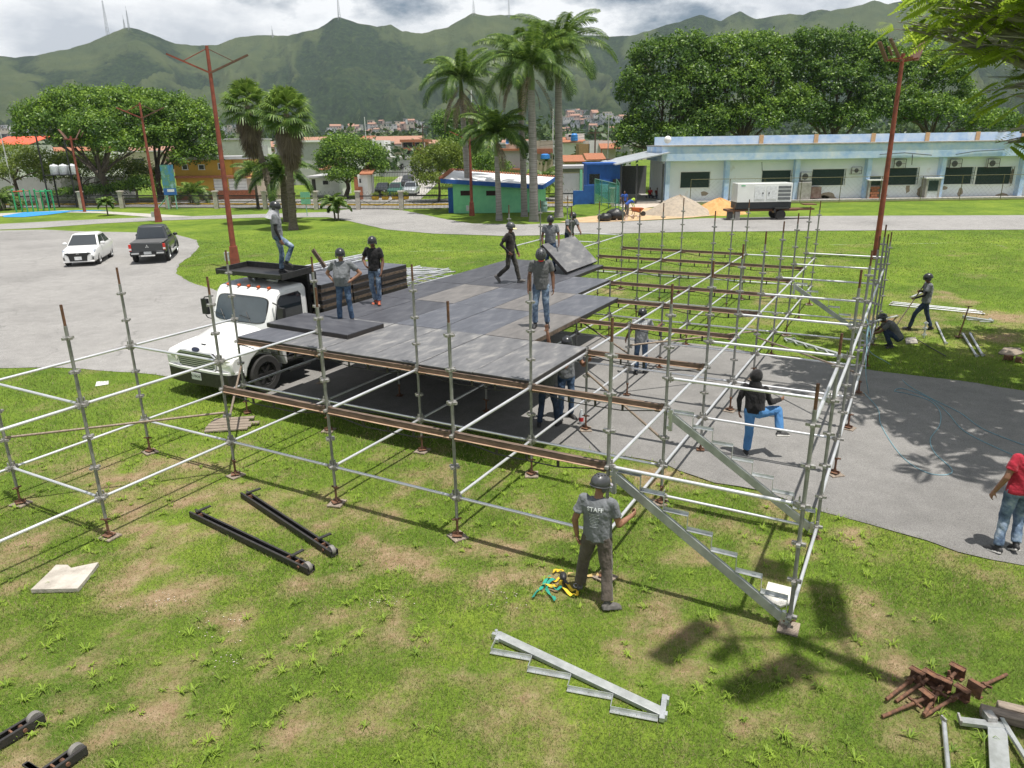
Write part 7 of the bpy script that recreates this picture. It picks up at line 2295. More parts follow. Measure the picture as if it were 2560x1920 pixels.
MB().box(((xa_ + xb_) / 2, 8.1, 1.6), (xb_ - xa_, .2, 3.2)).build('back_wall', mat('shade_toned_wall', (0.16, 0.16, 0.17), 0.9), PO.t)  # dark colour puts the shade inside the porch into the wall
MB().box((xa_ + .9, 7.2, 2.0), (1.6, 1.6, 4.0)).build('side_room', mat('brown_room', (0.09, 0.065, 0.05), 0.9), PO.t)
for k, s in enumerate(SITP):
    t = thing('bench', 'dark bench under the %s sitter in the porch' % ('red-shirted' if k == 0 else 'second'), 'bench', (s.x, s.y + .12, 0), 0, 'benches in the porch')
    MB().box((0, 0, .40), (.9, .4, .06)).build('seat', M_DARK, t)
    for x in (-.35, .35):
        MB().box((x, 0, .19), (.06, .35, .37)).build('leg', M_DARK, t)
# ---- blue gatehouse
GH = BLD('royal blue gatehouse with dark window and light blue lower wall', 1510, 74, 'gatehouse', 'building')
GH.frame = W_BLUE
GH.box('wall', 1468, 1556, 412, 500, 3.5, W_BLUE, ground=True)
GH.window(1472, 1500, 434, 461)
GH.box('lower_wall', 1500, 1552, 461, 510, .5, W_LBLUE, y=-.55, ground=True)
GH.box('roof', 1464, 1558, 408, 412, 3.9, W_BLUE, y=-.2)
GH.box('shutter', 1530, 1550, 447, 463, .08, BLKP, y=-.6)
bwl = thing('stepped_wall', 'royal blue stepped garden wall by the lawn slope', 'wall', G(1450, 521))
o_ = bwl.location
for px0, px1, pt in ((1433, 1460, 477), (1460, 1488, 463)):
    a, b2 = AT(px0, pt, 68.5), AT(px1, pt, 68.5)
    MB().box(((a.x + b2.x) / 2 - o_.x, 68.5 - o_.y, a.z / 2 - .2), (b2.x - a.x, .3, a.z + .4)).build('wall_step', W_BLUE, bwl, smooth=False)
# grassy bank below the wall
bk = MB()
p_ = [G(1405, 548), G(1500, 530), G(1535, 515), G(1485, 508), G(1430, 524)]
bx_ = [p.copy() for p in p_]
hts = [0, 0, .25, 1.05, .25]
bk.add([(p.x, p.y, -.01) for p in p_] + [(p.x, p.y, h_) for p, h_ in zip(p_, hts)], [(5, 6, 7, 8, 9)] + [(k, (k + 1) % 5, 5 + (k + 1) % 5, 5 + k) for k in range(5)])
tag(bk.build('grass_bank', mg, smooth=False), kind='structure')
# green mesh gates
gm = mat('green_shade_net', (0.06, 0.30, 0.22), 0.8, alpha=0.45, scale=8)
for k, (px0, px1, Y, lb) in enumerate(((1487, 1540, 68, 'wide leaf of green netting on the sports-ground gate'), (1541, 1549, 67, 'narrow upright green netting leaf next to the porch'))):
    a, b2 = AT(px0, 447, Y), AT(px1, 459, Y)
    t = thing('netting_gate', lb, 'gate', (a.x, Y, 0), 0, 'green netting gates')
    w = b2.x - a.x
    for x in np.linspace(0, w, 4 if k == 0 else 2):
        MB().tube((x, 0, 0), (x, 0, a.z - (a.z - b2.z) * x / w), .04, seg=6).build('post', mat('teal_post', (0.10, 0.22, 0.19), 0.6), t)
    MB().tube((0, 0, a.z), (w, 0, b2.z), .04, seg=6).tube((0, 0, .5), (w, 0, .5), .03, seg=6).build('rail', mat('teal_post', (0.1, .22, .19)), t)
    MB().loft([[Vector((0, -.004, .5)), Vector((w, -.004, .5)), Vector((w, -.004, b2.z)), Vector((0, -.004, a.z))], [Vector((0, .004, .5)), Vector((w, .004, .5)), Vector((w, .004, b2.z)), Vector((0, .004, a.z))]]).build('net', gm, t)
# ---- green hut
HU = thing('hut', 'mint green hut with blue-edged white sloping roof behind the royal palms', 'hut', G(1240, 532))
ho_ = HU.location
gy = 65.3
def hx_(px, Y=65.3): return AT(px, 500, Y).x - ho_.x
xL, xM, xR = hx_(1133), hx_(1342), hx_(1370)
dy = gy - ho_.y
zt0, zt1 = AT(1133, 460, gy).z, AT(1342, 478, gy).z
zt0, zt1 = 2.62, 2.05
hw_ = MB()
hw_.loft([[Vector((xL, dy, 0)), Vector((xM, dy, 0)), Vector((xM, dy, zt1)), Vector((xL, dy, zt0))], [Vector((xL, dy + 4, 0)), Vector((xR, dy + 4, 0)), Vector((xR, dy + 4, zt1)), Vector((xL, dy + 4, zt0))]])
hw_.build('wall', W_GREEN, HU, smooth=False)
rf = [Vector((xL - .95, dy - .6, zt0 + .18)), Vector((xM + .5, dy - .6, zt1 + .10)), Vector((xR + .9, dy + 4.4, zt1 + .55)), Vector((xL - .3, dy + 4.4, zt0 + .75))]
MB().loft([[p + Vector((0, 0, .03)) for p in rf], [p + Vector((0, 0, .14)) for p in rf]]).build('roof', ROOFW, HU, smooth=False)
fa = MB()
for k in range(4):
    a, b2 = rf[k], rf[(k + 1) % 4]
    fa.bar(a + Vector((0, 0, -.02)), b2 + Vector((0, 0, -.02)), .06, .36)
fa.build('fascia', W_BLUE, HU, smooth=False)
te = MB()
for k in range(40):
    p = rf[3].lerp(rf[2], (k + .5) / 40)
    te.tube(p + Vector((0, -.2, .16)), p + Vector((0, .25, .20)), .10, seg=6)
for k in range(14):
    p = rf[0].lerp(rf[3], (k + .5) / 14)
    te.tube(p + Vector((-.2, 0, .16)), p + Vector((.2, 0, .20)), .13, seg=6)
te.build('ridge_tiles', TILE, HU)
for px in (1152, 1216):
    x0 = hx_(px); x1 = hx_(px + 26)
    z1 = AT(px, 477, gy).z; z0 = AT(px, 489, gy).z
    wo_ = MB().box(((x0 + x1) / 2, dy - .01, (z0 + z1) / 2), (x1 - x0, .06, z1 - z0)).build('window', mat('dark_slot', (0.03, 0.012, 0.012), 0.8), HU)
    MB().box(((x0 + x1) / 2, dy - .02, z0 - .03), (x1 - x0 + .1, .08, .05)).build('sill', W_GREEN, wo_)
MB().box((hx_(1127), dy + 1.2, 1.05), (hx_(1134) - hx_(1118), 1.0, 2.1)).build('blue_annex', W_BLUE, HU, smooth=False)
br = thing('barrel', 'pale green steel barrel on a slab beside the hut', 'barrel', G(1360, 530))
b = MB(); lathe(b, (0, 0, .04), (0, 0, 1), [(.29, 0), (.29, .28), (.305, .29), (.29, .31), (.29, .58), (.305, .6), (.29, .62), (.29, .88), (.27, .88), (.26, .8)], 20)
b.build('drum', mat('pale_green_drum', (0.28, 0.44, 0.38), 0.6, col2=(0.2, 0.3, 0.26), scale=4), br)
MB().box((.3, .2, .02), (1.6, 1.0, .04)).build('slab', CONC, br)
# ---- the houses across the street
H1 = BLD('two-storey yellow house with white garage doors behind the railing', 530, 88)
H1.box('wall', 432, 577, 399, 487, 8, W_YEL, ground=True)
H1.box('side_wing', 577, 612, 399, 487, 7, W_YEL2, y=.5, ground=True)
H1.box('roof', 428, 616, 393, 399, 9, W_GREY, y=-.5)
H1.box('ledge', 430, 640, 440, 444, .7, TILE, y=-.7)
H1.box('plinth', 432, 640, 478, 487, .2, W_BRICK, y=-.15, ground=True)
H1.box('annex', 612, 690, 446, 487, 5, W_BEIGE, ground=True)
for a in ((534, 563), (571, 616)):
    d_ = H1.box('garage_door', *a, 447, 484, .12, ROOFW, y=-.06, ground=True)
    for k in range(4):
        H1.box('door_rib', *a, 452 + 8 * k, 453 + 8 * k, .05, W_GREY, y=-.09, parent=d_)
for a in ((496, 512, 412, 424), (545, 556, 408, 423), (455, 470, 412, 424)):
    H1.window(*a)
H2 = BLD('tall weathered white block rising behind the yellow house', 590, 104)
H2.box('wall', 553, 624, 350, 480, 9, W_WHITE, ground=True)
H2.box('roof', 550, 627, 346, 350, 9.6, W_GREY, y=-.3)
H2.window(610, 622, 358, 367); H2.box('stairwell', 624, 640, 364, 480, 5, W_GREY, ground=True)
H3 = BLD('low white house with dark flat roof between fan palms and round tree', 810, 90)
H3.box('wall', 773, 845, 443, 482, 7, W_WHITE, ground=True)
H3.box('roof', 768, 850, 440, 444, 8, W_GREY, y=-.6)
H3.box('door', 779, 788, 448, 482, .1, M_DARK, y=-.05, ground=True)
H3.window(806, 822, 451, 462)
H4 = BLD('white and brick gatehouse with orange tiled roof left of the street gate', 905, 84)
H4.box('wall', 893, 918, 437, 487, 4, W_WHITE, ground=True)
H4.box('brick_base', 893, 906, 467, 489, .2, W_BRICK, y=-.15, ground=True)
H4.box('column', 884, 894, 443, 487, 1, W_BRICK, ground=True)
H4.roof(900, 932, 430, 437, 5, TILE, rise=1.0)
H4.window(897, 904, 446, 458)
H5 = BLD('beige rendered house with blue water tanks at the top of the street', 985, 200)
H5.box('wall', 930, 1004, 368, 416, 10, W_BEIGE, ground=True)
H5.tank(955, 367, .9, 1.8); H5.tank(968, 366, .8, 1.5); H5.tank(948, 362, .7, 1.4)
H6 = BLD('white-fronted house with two windows facing down the street', 990, 180)
H6.box('wall', 972, 1006, 396, 419, 8, W_WHITE, ground=True)
H6.window(984, 1002, 399, 405); H6.window(984, 1002, 407, 414); H6.window(974, 979, 399, 408)
H6.box('green_eave', 970, 1008, 391, 396, 8.5, mat('green_eave', (0.22, 0.45, 0.25), 0.8), y=-.4)
H7 = BLD('three-storey red and orange terrace house with verandas', 1030, 180)
H7.box('wall', 1004, 1062, 356, 419, 8, W_BRICK, y=1.0, ground=True)
H7.box('roof', 1000, 1070, 349, 355, 10, TILE, y=-.5)
H7.box('veranda', 1004, 1062, 370, 375, 1.6, TILE, y=-.6); H7.box('veranda', 1004, 1062, 391, 397, 1.6, TILE, y=-.6)
for a in ((1006, 1030, 356, 368), (1036, 1056, 356, 368), (1006, 1032, 376, 389), (1008, 1030, 399, 408)):
    H7.window(*a, y=1.0)
H7.box('column', 1003, 1005, 355, 419, .3, W_WHITE, ground=True); H7.box('column', 1060, 1062, 355, 419, .3, W_WHITE, ground=True)
H8 = BLD('white two-storey house with tiled eaves behind the tall palms', 1280, 92)
H8.box('wall', 1253, 1306, 376, 488, 8, W_GREY, ground=True)
H8.box('upper_room', 1264, 1296, 333, 372, 5, W_BEIGE, y=2)
H8.box('eave', 1250, 1310, 372, 377, 9, TILE, y=-.6); H8.box('eave', 1250, 1310, 421, 425, .9, TILE, y=-.9)
H8.window(1264, 1273, 346, 360, y=2, m=TANKB); H8.box('door', 1282, 1286, 430, 488, .1, W_GREEN, y=-.05, ground=True)
H8.tank(1302, 352, .5, .8)
H9 = BLD('unrendered brick and beige house with blue water tank right of the thick palm', 1358, 108)
H9.box('wall', 1336, 1382, 352, 480, 8, W_BEIGE, ground=True)
H9.box('brick_band', 1338, 1382, 372, 384, .2, W_BRICK, y=-.15)
H9.tank(1362, 398, .7, .75, y=-1.2)
H10 = BLD('long white wall and carport with grey canopy left of the blue gatehouse', 1435, 82)
H10.box('wall', 1396, 1470, 434, 486, .3, W_WHITE, ground=True)
H10.box('canopy', 1390, 1472, 415, 421, 5, W_GREY, y=-.4); H10.box('shadowed_wall', 1396, 1472, 421, 434, .2, W_GREY, y=4)
H10.box('column', 1449, 1455, 424, 480, .4, W_GREEN, y=-.6, ground=True)
H11 = BLD('white roof-terrace house with small upper room above the carport', 1445, 125)
H11.box('wall', 1410, 1500, 358, 430, 8, W_WHITE, ground=True); H11.box('upper_room', 1421, 1464, 334, 350, 5, W_WHITE, y=2)
H11.roof(1398, 1465, 352, 357, 6, TILE); H11.window(1423, 1431, 336, 343, y=2); H11.tank(1435, 353, .6, 1.2, y=-.5)
H12 = BLD('white gable house with orange tiled canopy right of the utility pole', 1525, 105)
H12.box('wall', 1472, 1540, 352, 440, 8, W_WHITE, ground=True); H12.roof(1496, 1545, 365, 373, 4, TILE, y=-2.5, rise=1.0); H12.box('annex', 1448, 1474, 360, 395, 5, mat('ochre_wall', (0.36, 0.25, 0.12), 0.9), ground=True)
H12.box('column', 1498, 1500, 373, 402, .2, W_BRICK, y=-2.3)
H13 = BLD('low tiled-roof house in front of the white gable house', 1455, 96)
H13.box('wall', 1410, 1510, 404, 440, 6, W_BEIGE, ground=True); H13.roof(1408, 1462, 400, 406, 4, TILE, rise=.7); H13.roof(1465, 1515, 395, 401, 4, TILE, rise=.7)
H13.window(1440, 1450, 409, 415)
H14 = BLD('red-roofed house half hidden by trees at the far left', 30, 150)
H14.box('wall', -30, 70, 364, 420, 8, W_WHITE, ground=True); H14.roof(-40, 75, 352, 364, 8, mat('bright_red_roof', (0.72, 0.11, 0.05), 0.7), rise=1.6)
H15 = BLD('row of small white houses with red roofs behind the water tanks', 140, 160)
H15.box('wall', 95, 260, 378, 420, 8, W_WHITE, ground=True); H15.roof(95, 260, 372, 380, 6, TILE, rise=.8)
for px in range(105, 250, 22):
    H15.window(px, px + 8, 386, 394)
H16 = BLD('grey street wall with white gate at the far left', 160, 94)
H16.box('wall', -80, 330, 446, 492, .3, W_GREY, ground=True)
H17 = BLD('pale terraced house glimpsed between fan palms and round tree', 770, 120)
H17.box('wall', 690, 800, 356, 470, 8, W_GREY, ground=True); H17.window(705, 716, 350 + 10, 368); H17.box('roof', 686, 806, 352, 356, 9, W_WHITE, y=-.4); H17.roof(790, 822, 418, 425, 4, TILE, rise=.6); H17.tank(697, 352, .6, 1.0)
H18 = BLD('white house with flat roof and dark openings right of the round tree', 960, 150)
H18.box('wall', 860, 960, 352, 430, 8, W_WHITE, ground=True); H18.box('tower', 905, 930, 345, 360, 3, W_WHITE); H18.window(912, 926, 350, 358); H18.roof(900, 932, 344, 349, 4, TILE, rise=.6)
# ---- street, kerbs, railing
def strip(name, pts, z, m, kind='structure'):
    me = bpy.data.meshes.new(name)
    me.from_pydata([(x, y, z) for x, y in pts], [], [tuple(range(len(pts)))])
    if me.polygons[0].normal.z < 0:
        me.flip_normals()
    me.materials.append(m)
    return tag(link(bpy.data.objects.new(name, me)), kind=kind)
fence = [Vector((-62, 80.2, 0)), Vector((-39.7, 77.4, 0)), Vector((-29, 74.7, 0)), Vector((-18.4, 71.8, 0)), Vector((-10.0, 69.9, 0)), Vector((9.5, 69.6, 0))]
strip('street', [(p.x, p.y + 1.2) for p in fence] + [(14, 70.8), (14, 80)] + [(p.x, p.y + 9.0) for p in fence[::-1]], .006, A2)
strip('pavement', [(p.x, p.y + 9.4) for p in fence] + [(14, 80), (14, 86)] + [(p.x, p.y + 13) for p in fence[::-1]], .05, mat('pavement', (0.34, 0.33, 0.31), 0.9, scale=2))
strip('side_street', [(-15.6, 84), (-9.8, 84), (-13.5, 180), (-24, 180)], .03, mat('pale_concrete_road', (0.44, 0.42, 0.39), 0.9, scale=.6))
for k in range(len(fence) - 1):
    a, b2 = fence[k] + Vector((0, 5.0, 0)), fence[k + 1] + Vector((0, 5.0, 0))
    MB().bar(a + Vector((0, 0, .07)), b2 + Vector((0, 0, .07)), .3, .15).build('kerb', YELK, tag(thing('median_kerb', 'yellow painted kerb of the street median, %s stretch from the left' % ORD[k], 'kerb', (0, 0, 0), 0, 'yellow street kerbs')))
FE = thing('railing_fence', 'black street railing with tall cream concrete posts and wavy top wire', 'fence', fence[4])
fo_ = FE.location
FPOST = mat('cream_post', (0.52, 0.48, 0.41), 0.9, col2=(0.36, 0.33, 0.29), scale=4, bump=.2)
FBLK = mat('black_railing', (0.022, 0.021, 0.022), 0.6)
rng_pts = []
for k in range(len(fence) - 1):
    a, b2 = fence[k], fence[k + 1]
    n_ = max(1, round((b2 - a).length / 4.6))
    for q in range(n_):
        rng_pts.append(a.lerp(b2, q / n_))
rng_pts.append(fence[-1])
for k, p in enumerate(rng_pts):
    l_ = p - fo_
    if not (-4 < p.x < 3):
        po_ = MB(); po_.box(l_ + Vector((0, 0, .80)), (.40, .40, 1.62)); po_.build('concrete_post', FPOST, FE, bevel=.02)
        MB().box(l_ + Vector((0, 0, 1.66)), (.56, .56, .13)).build('post_cap', FPOST, FE, bevel=.02)
    if k + 1 < len(rng_pts):
        q = rng_pts[k + 1] - fo_
        MB().bar(l_ + Vector((0, 0, 1.26)), q + Vector((0, 0, 1.26)), .07, .10).build('rail', FBLK, FE)
        MB().bar(l_ + Vector((0, 0, .10)), q + Vector((0, 0, .10)), .05, .06).build('rail', FBLK, FE)
        bb = MB()
        L_ = (q - l_).length
        n_ = int(L_ / .125)
        for i in range(1, n_):
            c_ = l_.lerp(q, i / n_)
            bb.box(c_ + Vector((0, 0, .68)), (.034, .034, 1.10))
        tag(bb.build('bars', FBLK, FE, smooth=False, fix=False), kind='stuff')
        MB().path([l_.lerp(q, u) + Vector((0, -.03, .70 + .32 * math.sin(u * 6.28 + 2.0))) for u in np.linspace(0, 1, 15)], .022, seg=5).build('wave_bar', FBLK, FE)
        MB().path([l_.lerp(q, u) + Vector((0, .15 * math.cos(u * 60), 1.52 + .16 * math.sin(u * 60))) for u in np.linspace(0, 1, 70)], .010, seg=3).build('wire_coil', FBLK, FE)
# yellow flower tubs by the street gate
for k, px in enumerate((938, 963, 988, 1013)):
    p = AT(px, 490, 83.0); p.z = 0
    t = thing('planter', 'yellow concrete tub before the parked cars, %s from the left' % ORD[k], 'planter', p, 0, 'yellow tubs by the street gate')
    b = MB(); lathe(b, (0, 0, 0), (0, 0, 1), [(.32, 0), (.46, .42), (.44, .44), (.36, .40)], 14); b.build('tub', YELK, t)
    (v, f, tn), _ = crown_arrays([((0, 0, .62), (.34, .34, .22))], 260, .16, per=8, cl=.2); np_mesh('plant', v, f, LF_LT, t, attrs={'tone': tn})
sg_ = thing('inner_gate', 'tall black barred gate across the side street', 'gate', (-12.6, 86.2, 0))
g_ = MB()
for k in range(48):
    g_.box((-4.4 + k * .185, 0, 1.5), (.03, .03, 3.0))
tag(g_.build('bars', FBLK, sg_, smooth=False, fix=False), kind='stuff')
for z in (.3, 2.8):
    MB().box((0, 0, z), (8.9, .06, .07)).build('rail', FBLK, sg_)
# ---- lamp posts
REDP = mat('rust_red_paint', (0.30, 0.075, 0.045), 0.75, col2=(0.17, 0.045, 0.03), scale=3, bump=.2)
def lamp_v(label, p, h, w=2.1, group='rust-red V-armed lamp posts', rz=0, box=True, thick=1.0):
    t = thing('lamp_post', label, 'lamp post', p, rz, group)
    MB().tube((0, 0, 0), (0, 0, h), .15 * thick, .075 * thick, seg=10).build('pole', REDP, t)
    MB().box((0, 0, .55), (.46 * thick, .46 * thick, 1.1), taper=.75).build('base', REDP, t)
    z0 = h - 1.15
    for s in (-1, 1):
        a = MB()
        for y in (-.09, .09):
            a.bar((0, y, z0), (s * w, y, z0 + .78), .05, .07)
        for q in np.linspace(.12, .96, 8):
            a.bar((s * w * q, -.10, z0 + .78 * q), (s * w * q, .10, z0 + .78 * q), .03, .03)
        a.tube((0, 0, h - .12), (s * w * .62, 0, z0 + .5), .022, seg=6)
        a.build('arm', REDP if s < 0 else mat('rust_brown', (0.17, 0.09, 0.06), 0.85, col2=(0.09, 0.05, 0.04), scale=5), t)
    if box:
        MB().box((-.34 * thick, -.1, .62), (.22, .2, .42)).build('meter_box', mat('grey_box', (0.42, 0.43, 0.44), 0.6), t)
    return t
lamp_v('tall rust-red lamp post with V-shaped arms behind the truck', G(590, 671), HT(G(590, 671), 513, 116) if False else 10.15, 1.75, rz=R(14))
lamp_v('second V-armed lamp post beside the road near the billboard', G(397, 555), 9.2, 1.75, rz=R(10))
lamp_v('V-armed lamp post standing among the royal palms before the hut', G(1180, 539), 7.1, 1.6)
MB().tube((0, 0, 0), (0, 0, .01), .01)
def lamp_panels(label, p, h, rz=0.0, r=.11, k=1.0, tilt=R(58)):
    t = thing('floodlight_post', label, 'lamp post', p, rz, 'rust-red floodlight posts')
    MB().tube((0, 0, 0), (0, 0, h), .14, r * .8, seg=10).build('pole', REDP, t)
    fr = MB()
    for x, y in ((-.9, 0), (.9, 0), (0, -.9), (0, .9)):
        fr.bar((0, 0, h - .35), (x * k, y * k, h - .25), .07, .07)
    for a, b2 in (((-.9, -.9), (.9, -.9)), ((.9, -.9), (.9, .9)), ((.9, .9), (-.9, .9)), ((-.9, .9), (-.9, -.9))):
        fr.bar((a[0] * k * .7, a[1] * k * .7, h - .25), (b2[0] * k * .7, b2[1] * k * .7, h - .25), .05, .05)
    fr.build('frame', REDP, t)
    for cx, cy, L_, w_, an in ((-1.18, -.10, .95, .34, 46), (-.36, -.74, 1.10, .40, 30), (-.74, -.30, .42, .20, 45), (.40, 1.40, .5, .46, 60), (.83, .55, 1.05, .42, 72)):
        ld = Vector((math.cos(R(an)), math.sin(R(an)), 0))
        sd = Vector((-ld.y, ld.x, 0))
        up_ = (Vector((0, 0, 1)) * math.cos(tilt) + ld * math.sin(tilt) * (1 if cx < 0 else -1)).normalized()
        yy = up_.cross(sd).normalized()
        q = Matrix((sd, up_.cross(sd), up_)).transposed()
        MB().box(Vector((cx * k, cy * k, h + .12)), (w_ * k, L_ * k * (1 + .5 * math.sin(tilt)), .05), rot=q).build('floodlight_panel', mat('brown_panel', (0.16, 0.085, 0.06), 0.7, scale=4), t)
    return t
lamp_panels('rust-red floodlight post rising behind the right end of the scaffold', G(2187, 648) , 9.35, R(-35), k=.72)
lamp_panels('leaning floodlight post beside the playground at the left', G(212, 530), 7.0, R(-30), k=.72)
lamp_panels('near floodlight post outside the right edge, throwing its shadow by the stair foot', (5.75, 5.35, 0), 14.3, 0, k=1.0, tilt=R(15))
# thin utility poles and wires
UP = mat('utility_pole_brown', (0.11, 0.075, 0.06), 0.9)
def upole(label, px, Y, top, r=.13, cross=True, m=UP):
    p = AT(px, 500, Y); p.z = 0
    h = AT(px, top, Y).z
    t = thing('utility_pole', label, 'utility pole', p, 0, 'utility poles in the town')
    MB().tube((0, 0, 0), (0, 0, h), r, r * .7, seg=7).build('pole', m, t)
    if cross:
        MB().bar((-1.0, 0, h - .5), (1.0, 0, h - .5), .12, .12).build('crossarm', m, t)
    return p, h
PALEP = mat('pale_pole', (0.60, 0.60, 0.60), 0.6)
u1 = upole('brown utility pole by the white gable house', 1485, 100, 322)
u2 = upole('brown utility pole behind the round tree', 1065, 130, 310)
u3 = upole('slender lamp pole right of the utility pole by the gable house', 1517, 95, 285, .08, False, PALEP)
upole('pale slender mast between the royal palms', 1382, 110, 272, .09, False, PALEP)
upole('pale street light mast left of the dark mango tree', 926, 140, 292, .10, False, PALEP)
upole('pale street light mast above the terrace street', 1186, 150, 225, .16, False, PALEP)
upole('pale curved street light at the far left', 38, 84, 330, .08, False, PALEP)
wt = MB()
def wire(a, ha, b2, hb, sag=1.0):
    pts = [Vector((a.x + (b2.x - a.x) * u, a.y + (b2.y - a.y) * u, ha + (hb - ha) * u - sag * 4 * u * (1 - u))) for u in np.linspace(0, 1, 9)]
    wt.path(pts, .018, seg=3)
for dz in (0, .35, .8):
    wire(Vector((-40, 120, 0)), 9.5 - dz, u2[0], u2[1] - .5 - dz); wire(u2[0], u2[1] - .5 - dz, u1[0], u1[1] - .5 - dz, 1.4); wire(u1[0], u1[1] - .5 - dz, Vector((40, 96, 0)), 9 - dz, 1.2)
tw_ = thing('power_lines', 'thin power lines strung above the house roofs', 'power lines', (0, 0, 0)); wt.build('wire', BLKP, tw_)
# ---- water tanks on a stand, playground, billboard, sign
ST = thing('tank_stand', 'tall black steel stand carrying white water tanks near the playground', 'tank stand', AT(140, 500, 79))
ST.location.z = 0
so_ = ST.location
for px in (110, 178):
    for y in (0, 1.6):
        p = AT(px, 440, 79)
        MB().tube((p.x - so_.x, y, 0), (p.x - so_.x, y, 7.2 if y == 0 else 3.4), .08, seg=6).build('leg', FBLK, ST)
xa2, xb2 = AT(112, 440, 79).x - so_.x, AT(178, 440, 79).x - so_.x
zp = AT(140, 437, 79).z
MB().box(((xa2 + xb2) / 2, .8, zp - .05), (xb2 - xa2 + .3, 1.8, .08)).build('platform', FBLK, ST)
for k in range(3):
    x = xa2 + .65 + k * .95
    t = thing('water_tank', 'white cylindrical tank on the black stand, %s from the left' % ORD[k], 'water tank', (so_.x + x, so_.y + .8, zp), 0, 'white tanks on the stand')
    b = MB(); lathe(b, (0, 0, 0), (0, 0, 1), [(.40, 0), (.42, .05), (.42, .85), (.30, .98), (.10, 1.0), (.10, 1.08)], 16); b.build('shell', mat('white_tank', (0.66, 0.68, 0.70), 0.4), t)
GRN = mat('playground_green', (0.03, 0.34, 0.12), 0.5)
def gym(label, px0, px1, py, top, group='green outdoor exercise frames', red=False):
    a, b2 = G(px0, py), G(px1, py)
    h = AT(px0, top, a.y).z
    t = thing('exercise_frame', label, 'exercise frame', a, 0, group)
    d = b2 - a
    for q in (0, 1):
        MB().tube(d * q, d * q + Vector((0, 0, h)), .07, seg=8).ell(d * q + Vector((0, 0, h + .05)), (.1, .1, .1), seg=8, rings=5).build('post', GRN, t)
        MB().tube(d * q + Vector((0, .9, 0)), d * q + Vector((0, .9, h)), .07, seg=8).build('post', GRN, t)
    MB().tube(Vector((0, 0, h - .1)), d + Vector((0, 0, h - .1)), .05, seg=8).tube(Vector((0, .9, h - .1)), d + Vector((0, .9, h - .1)), .05, seg=8).build('top_bar', mat('red_bar', (0.45, 0.08, 0.03), 0.6) if red else GRN, t)
    r_ = MB()
    for q in np.linspace(.15, .85, 5):
        r_.tube(d * q + Vector((0, 0, h - .1)), d * q + Vector((0, .9, h - .1)), .025, seg=6)
    r_.build('rung', GRN, t)
gym('green exercise frame with red top bar at the far left', 42, 70, 531, 476, red=True)
gym('green overhead ladder frame right of the red-barred one', 96, 124, 528, 476)
strip('play_mat', [(G(x, y).x, G(x, y).y) for x, y in ((5, 540), (60, 531), (200, 526), (280, 526), (180, 529), (120, 537), (60, 543), (10, 543))], .02, mat('blue_play_mat', (0.03, 0.26, 0.62), 0.7))
def billboard():
    p = G(425, 523)
    t = thing('billboard', 'blue park billboard showing an aerial view on green legs', 'billboard', p, R(0))
    zt_, zb_ = AT(415, 412, p.y).z, AT(425, 488, p.y).z
    xl, xr = AT(405, 450, p.y).x - p.x, AT(437, 450, p.y).x - p.x
    b = MB().box(((xl + xr) / 2, 0, (zt_ + zb_) / 2), (xr - xl, .08, zt_ - zb_))
    b.build('panel', mat('poster_blue', (0.05, 0.16, 0.34), 0.5, scale=1.1, detail=6, stops=[(0.30, (0.03, 0.08, 0.16)), (0.42, (0.05, 0.22, 0.42)), (0.55, (0.10, 0.24, 0.12)), (0.66, (0.30, 0.48, 0.60)), (0.8, (0.62, 0.66, 0.66))]), t)
    MB().box(((xl + xr) / 2, -.05, zb_ + .35), (xr - xl, .02, .62)).build('title_band', mat('poster_band', (0.03, 0.13, 0.42), 0.5), t)
    MB().box(((xl + xr) / 2 + .1, -.065, zb_ + .45), ((xr - xl) * .55, .012, .26)).build('title_block', mat('poster_white', (0.7, 0.72, 0.75), 0.5), t)
    for x in (xl + .25, xr - .2):
        MB().tube((x, 0, 0), (x, 0, zb_), .06, seg=6).build('leg', mat('pale_green_steel', (0.22, 0.46, 0.34), 0.6), t)
    MB().tube((xl + .25, 0, zb_ - .1), (xl - 1.0, .2, .0), .05, seg=6).build('brace', mat('pale_green_steel', (0.22, .46, .34)), t)
billboard()
p = G(768, 541)
t = thing('road_sign', 'blank mint green sign board on a thin post by the road', 'sign', p)
h1, h0 = AT(766, 482, p.y).z, AT(766, 511, p.y).z
MB().box((0, 0, (h1 + h0) / 2 + .32), (.82, .04, (h1 - h0) / 2 - .02)).box((0, 0, (h1 + h0) / 2 - .25), (.82, .04, (h1 - h0) / 2 - .02)).build('board', mat('mint_sign', (0.20, 0.50, 0.32), 0.6), t)
MB().tube((0, .04, 0), (0, .04, h1), .03, seg=6).build('post', mat('pale_green_steel', (0.22, .46, .34)), t)
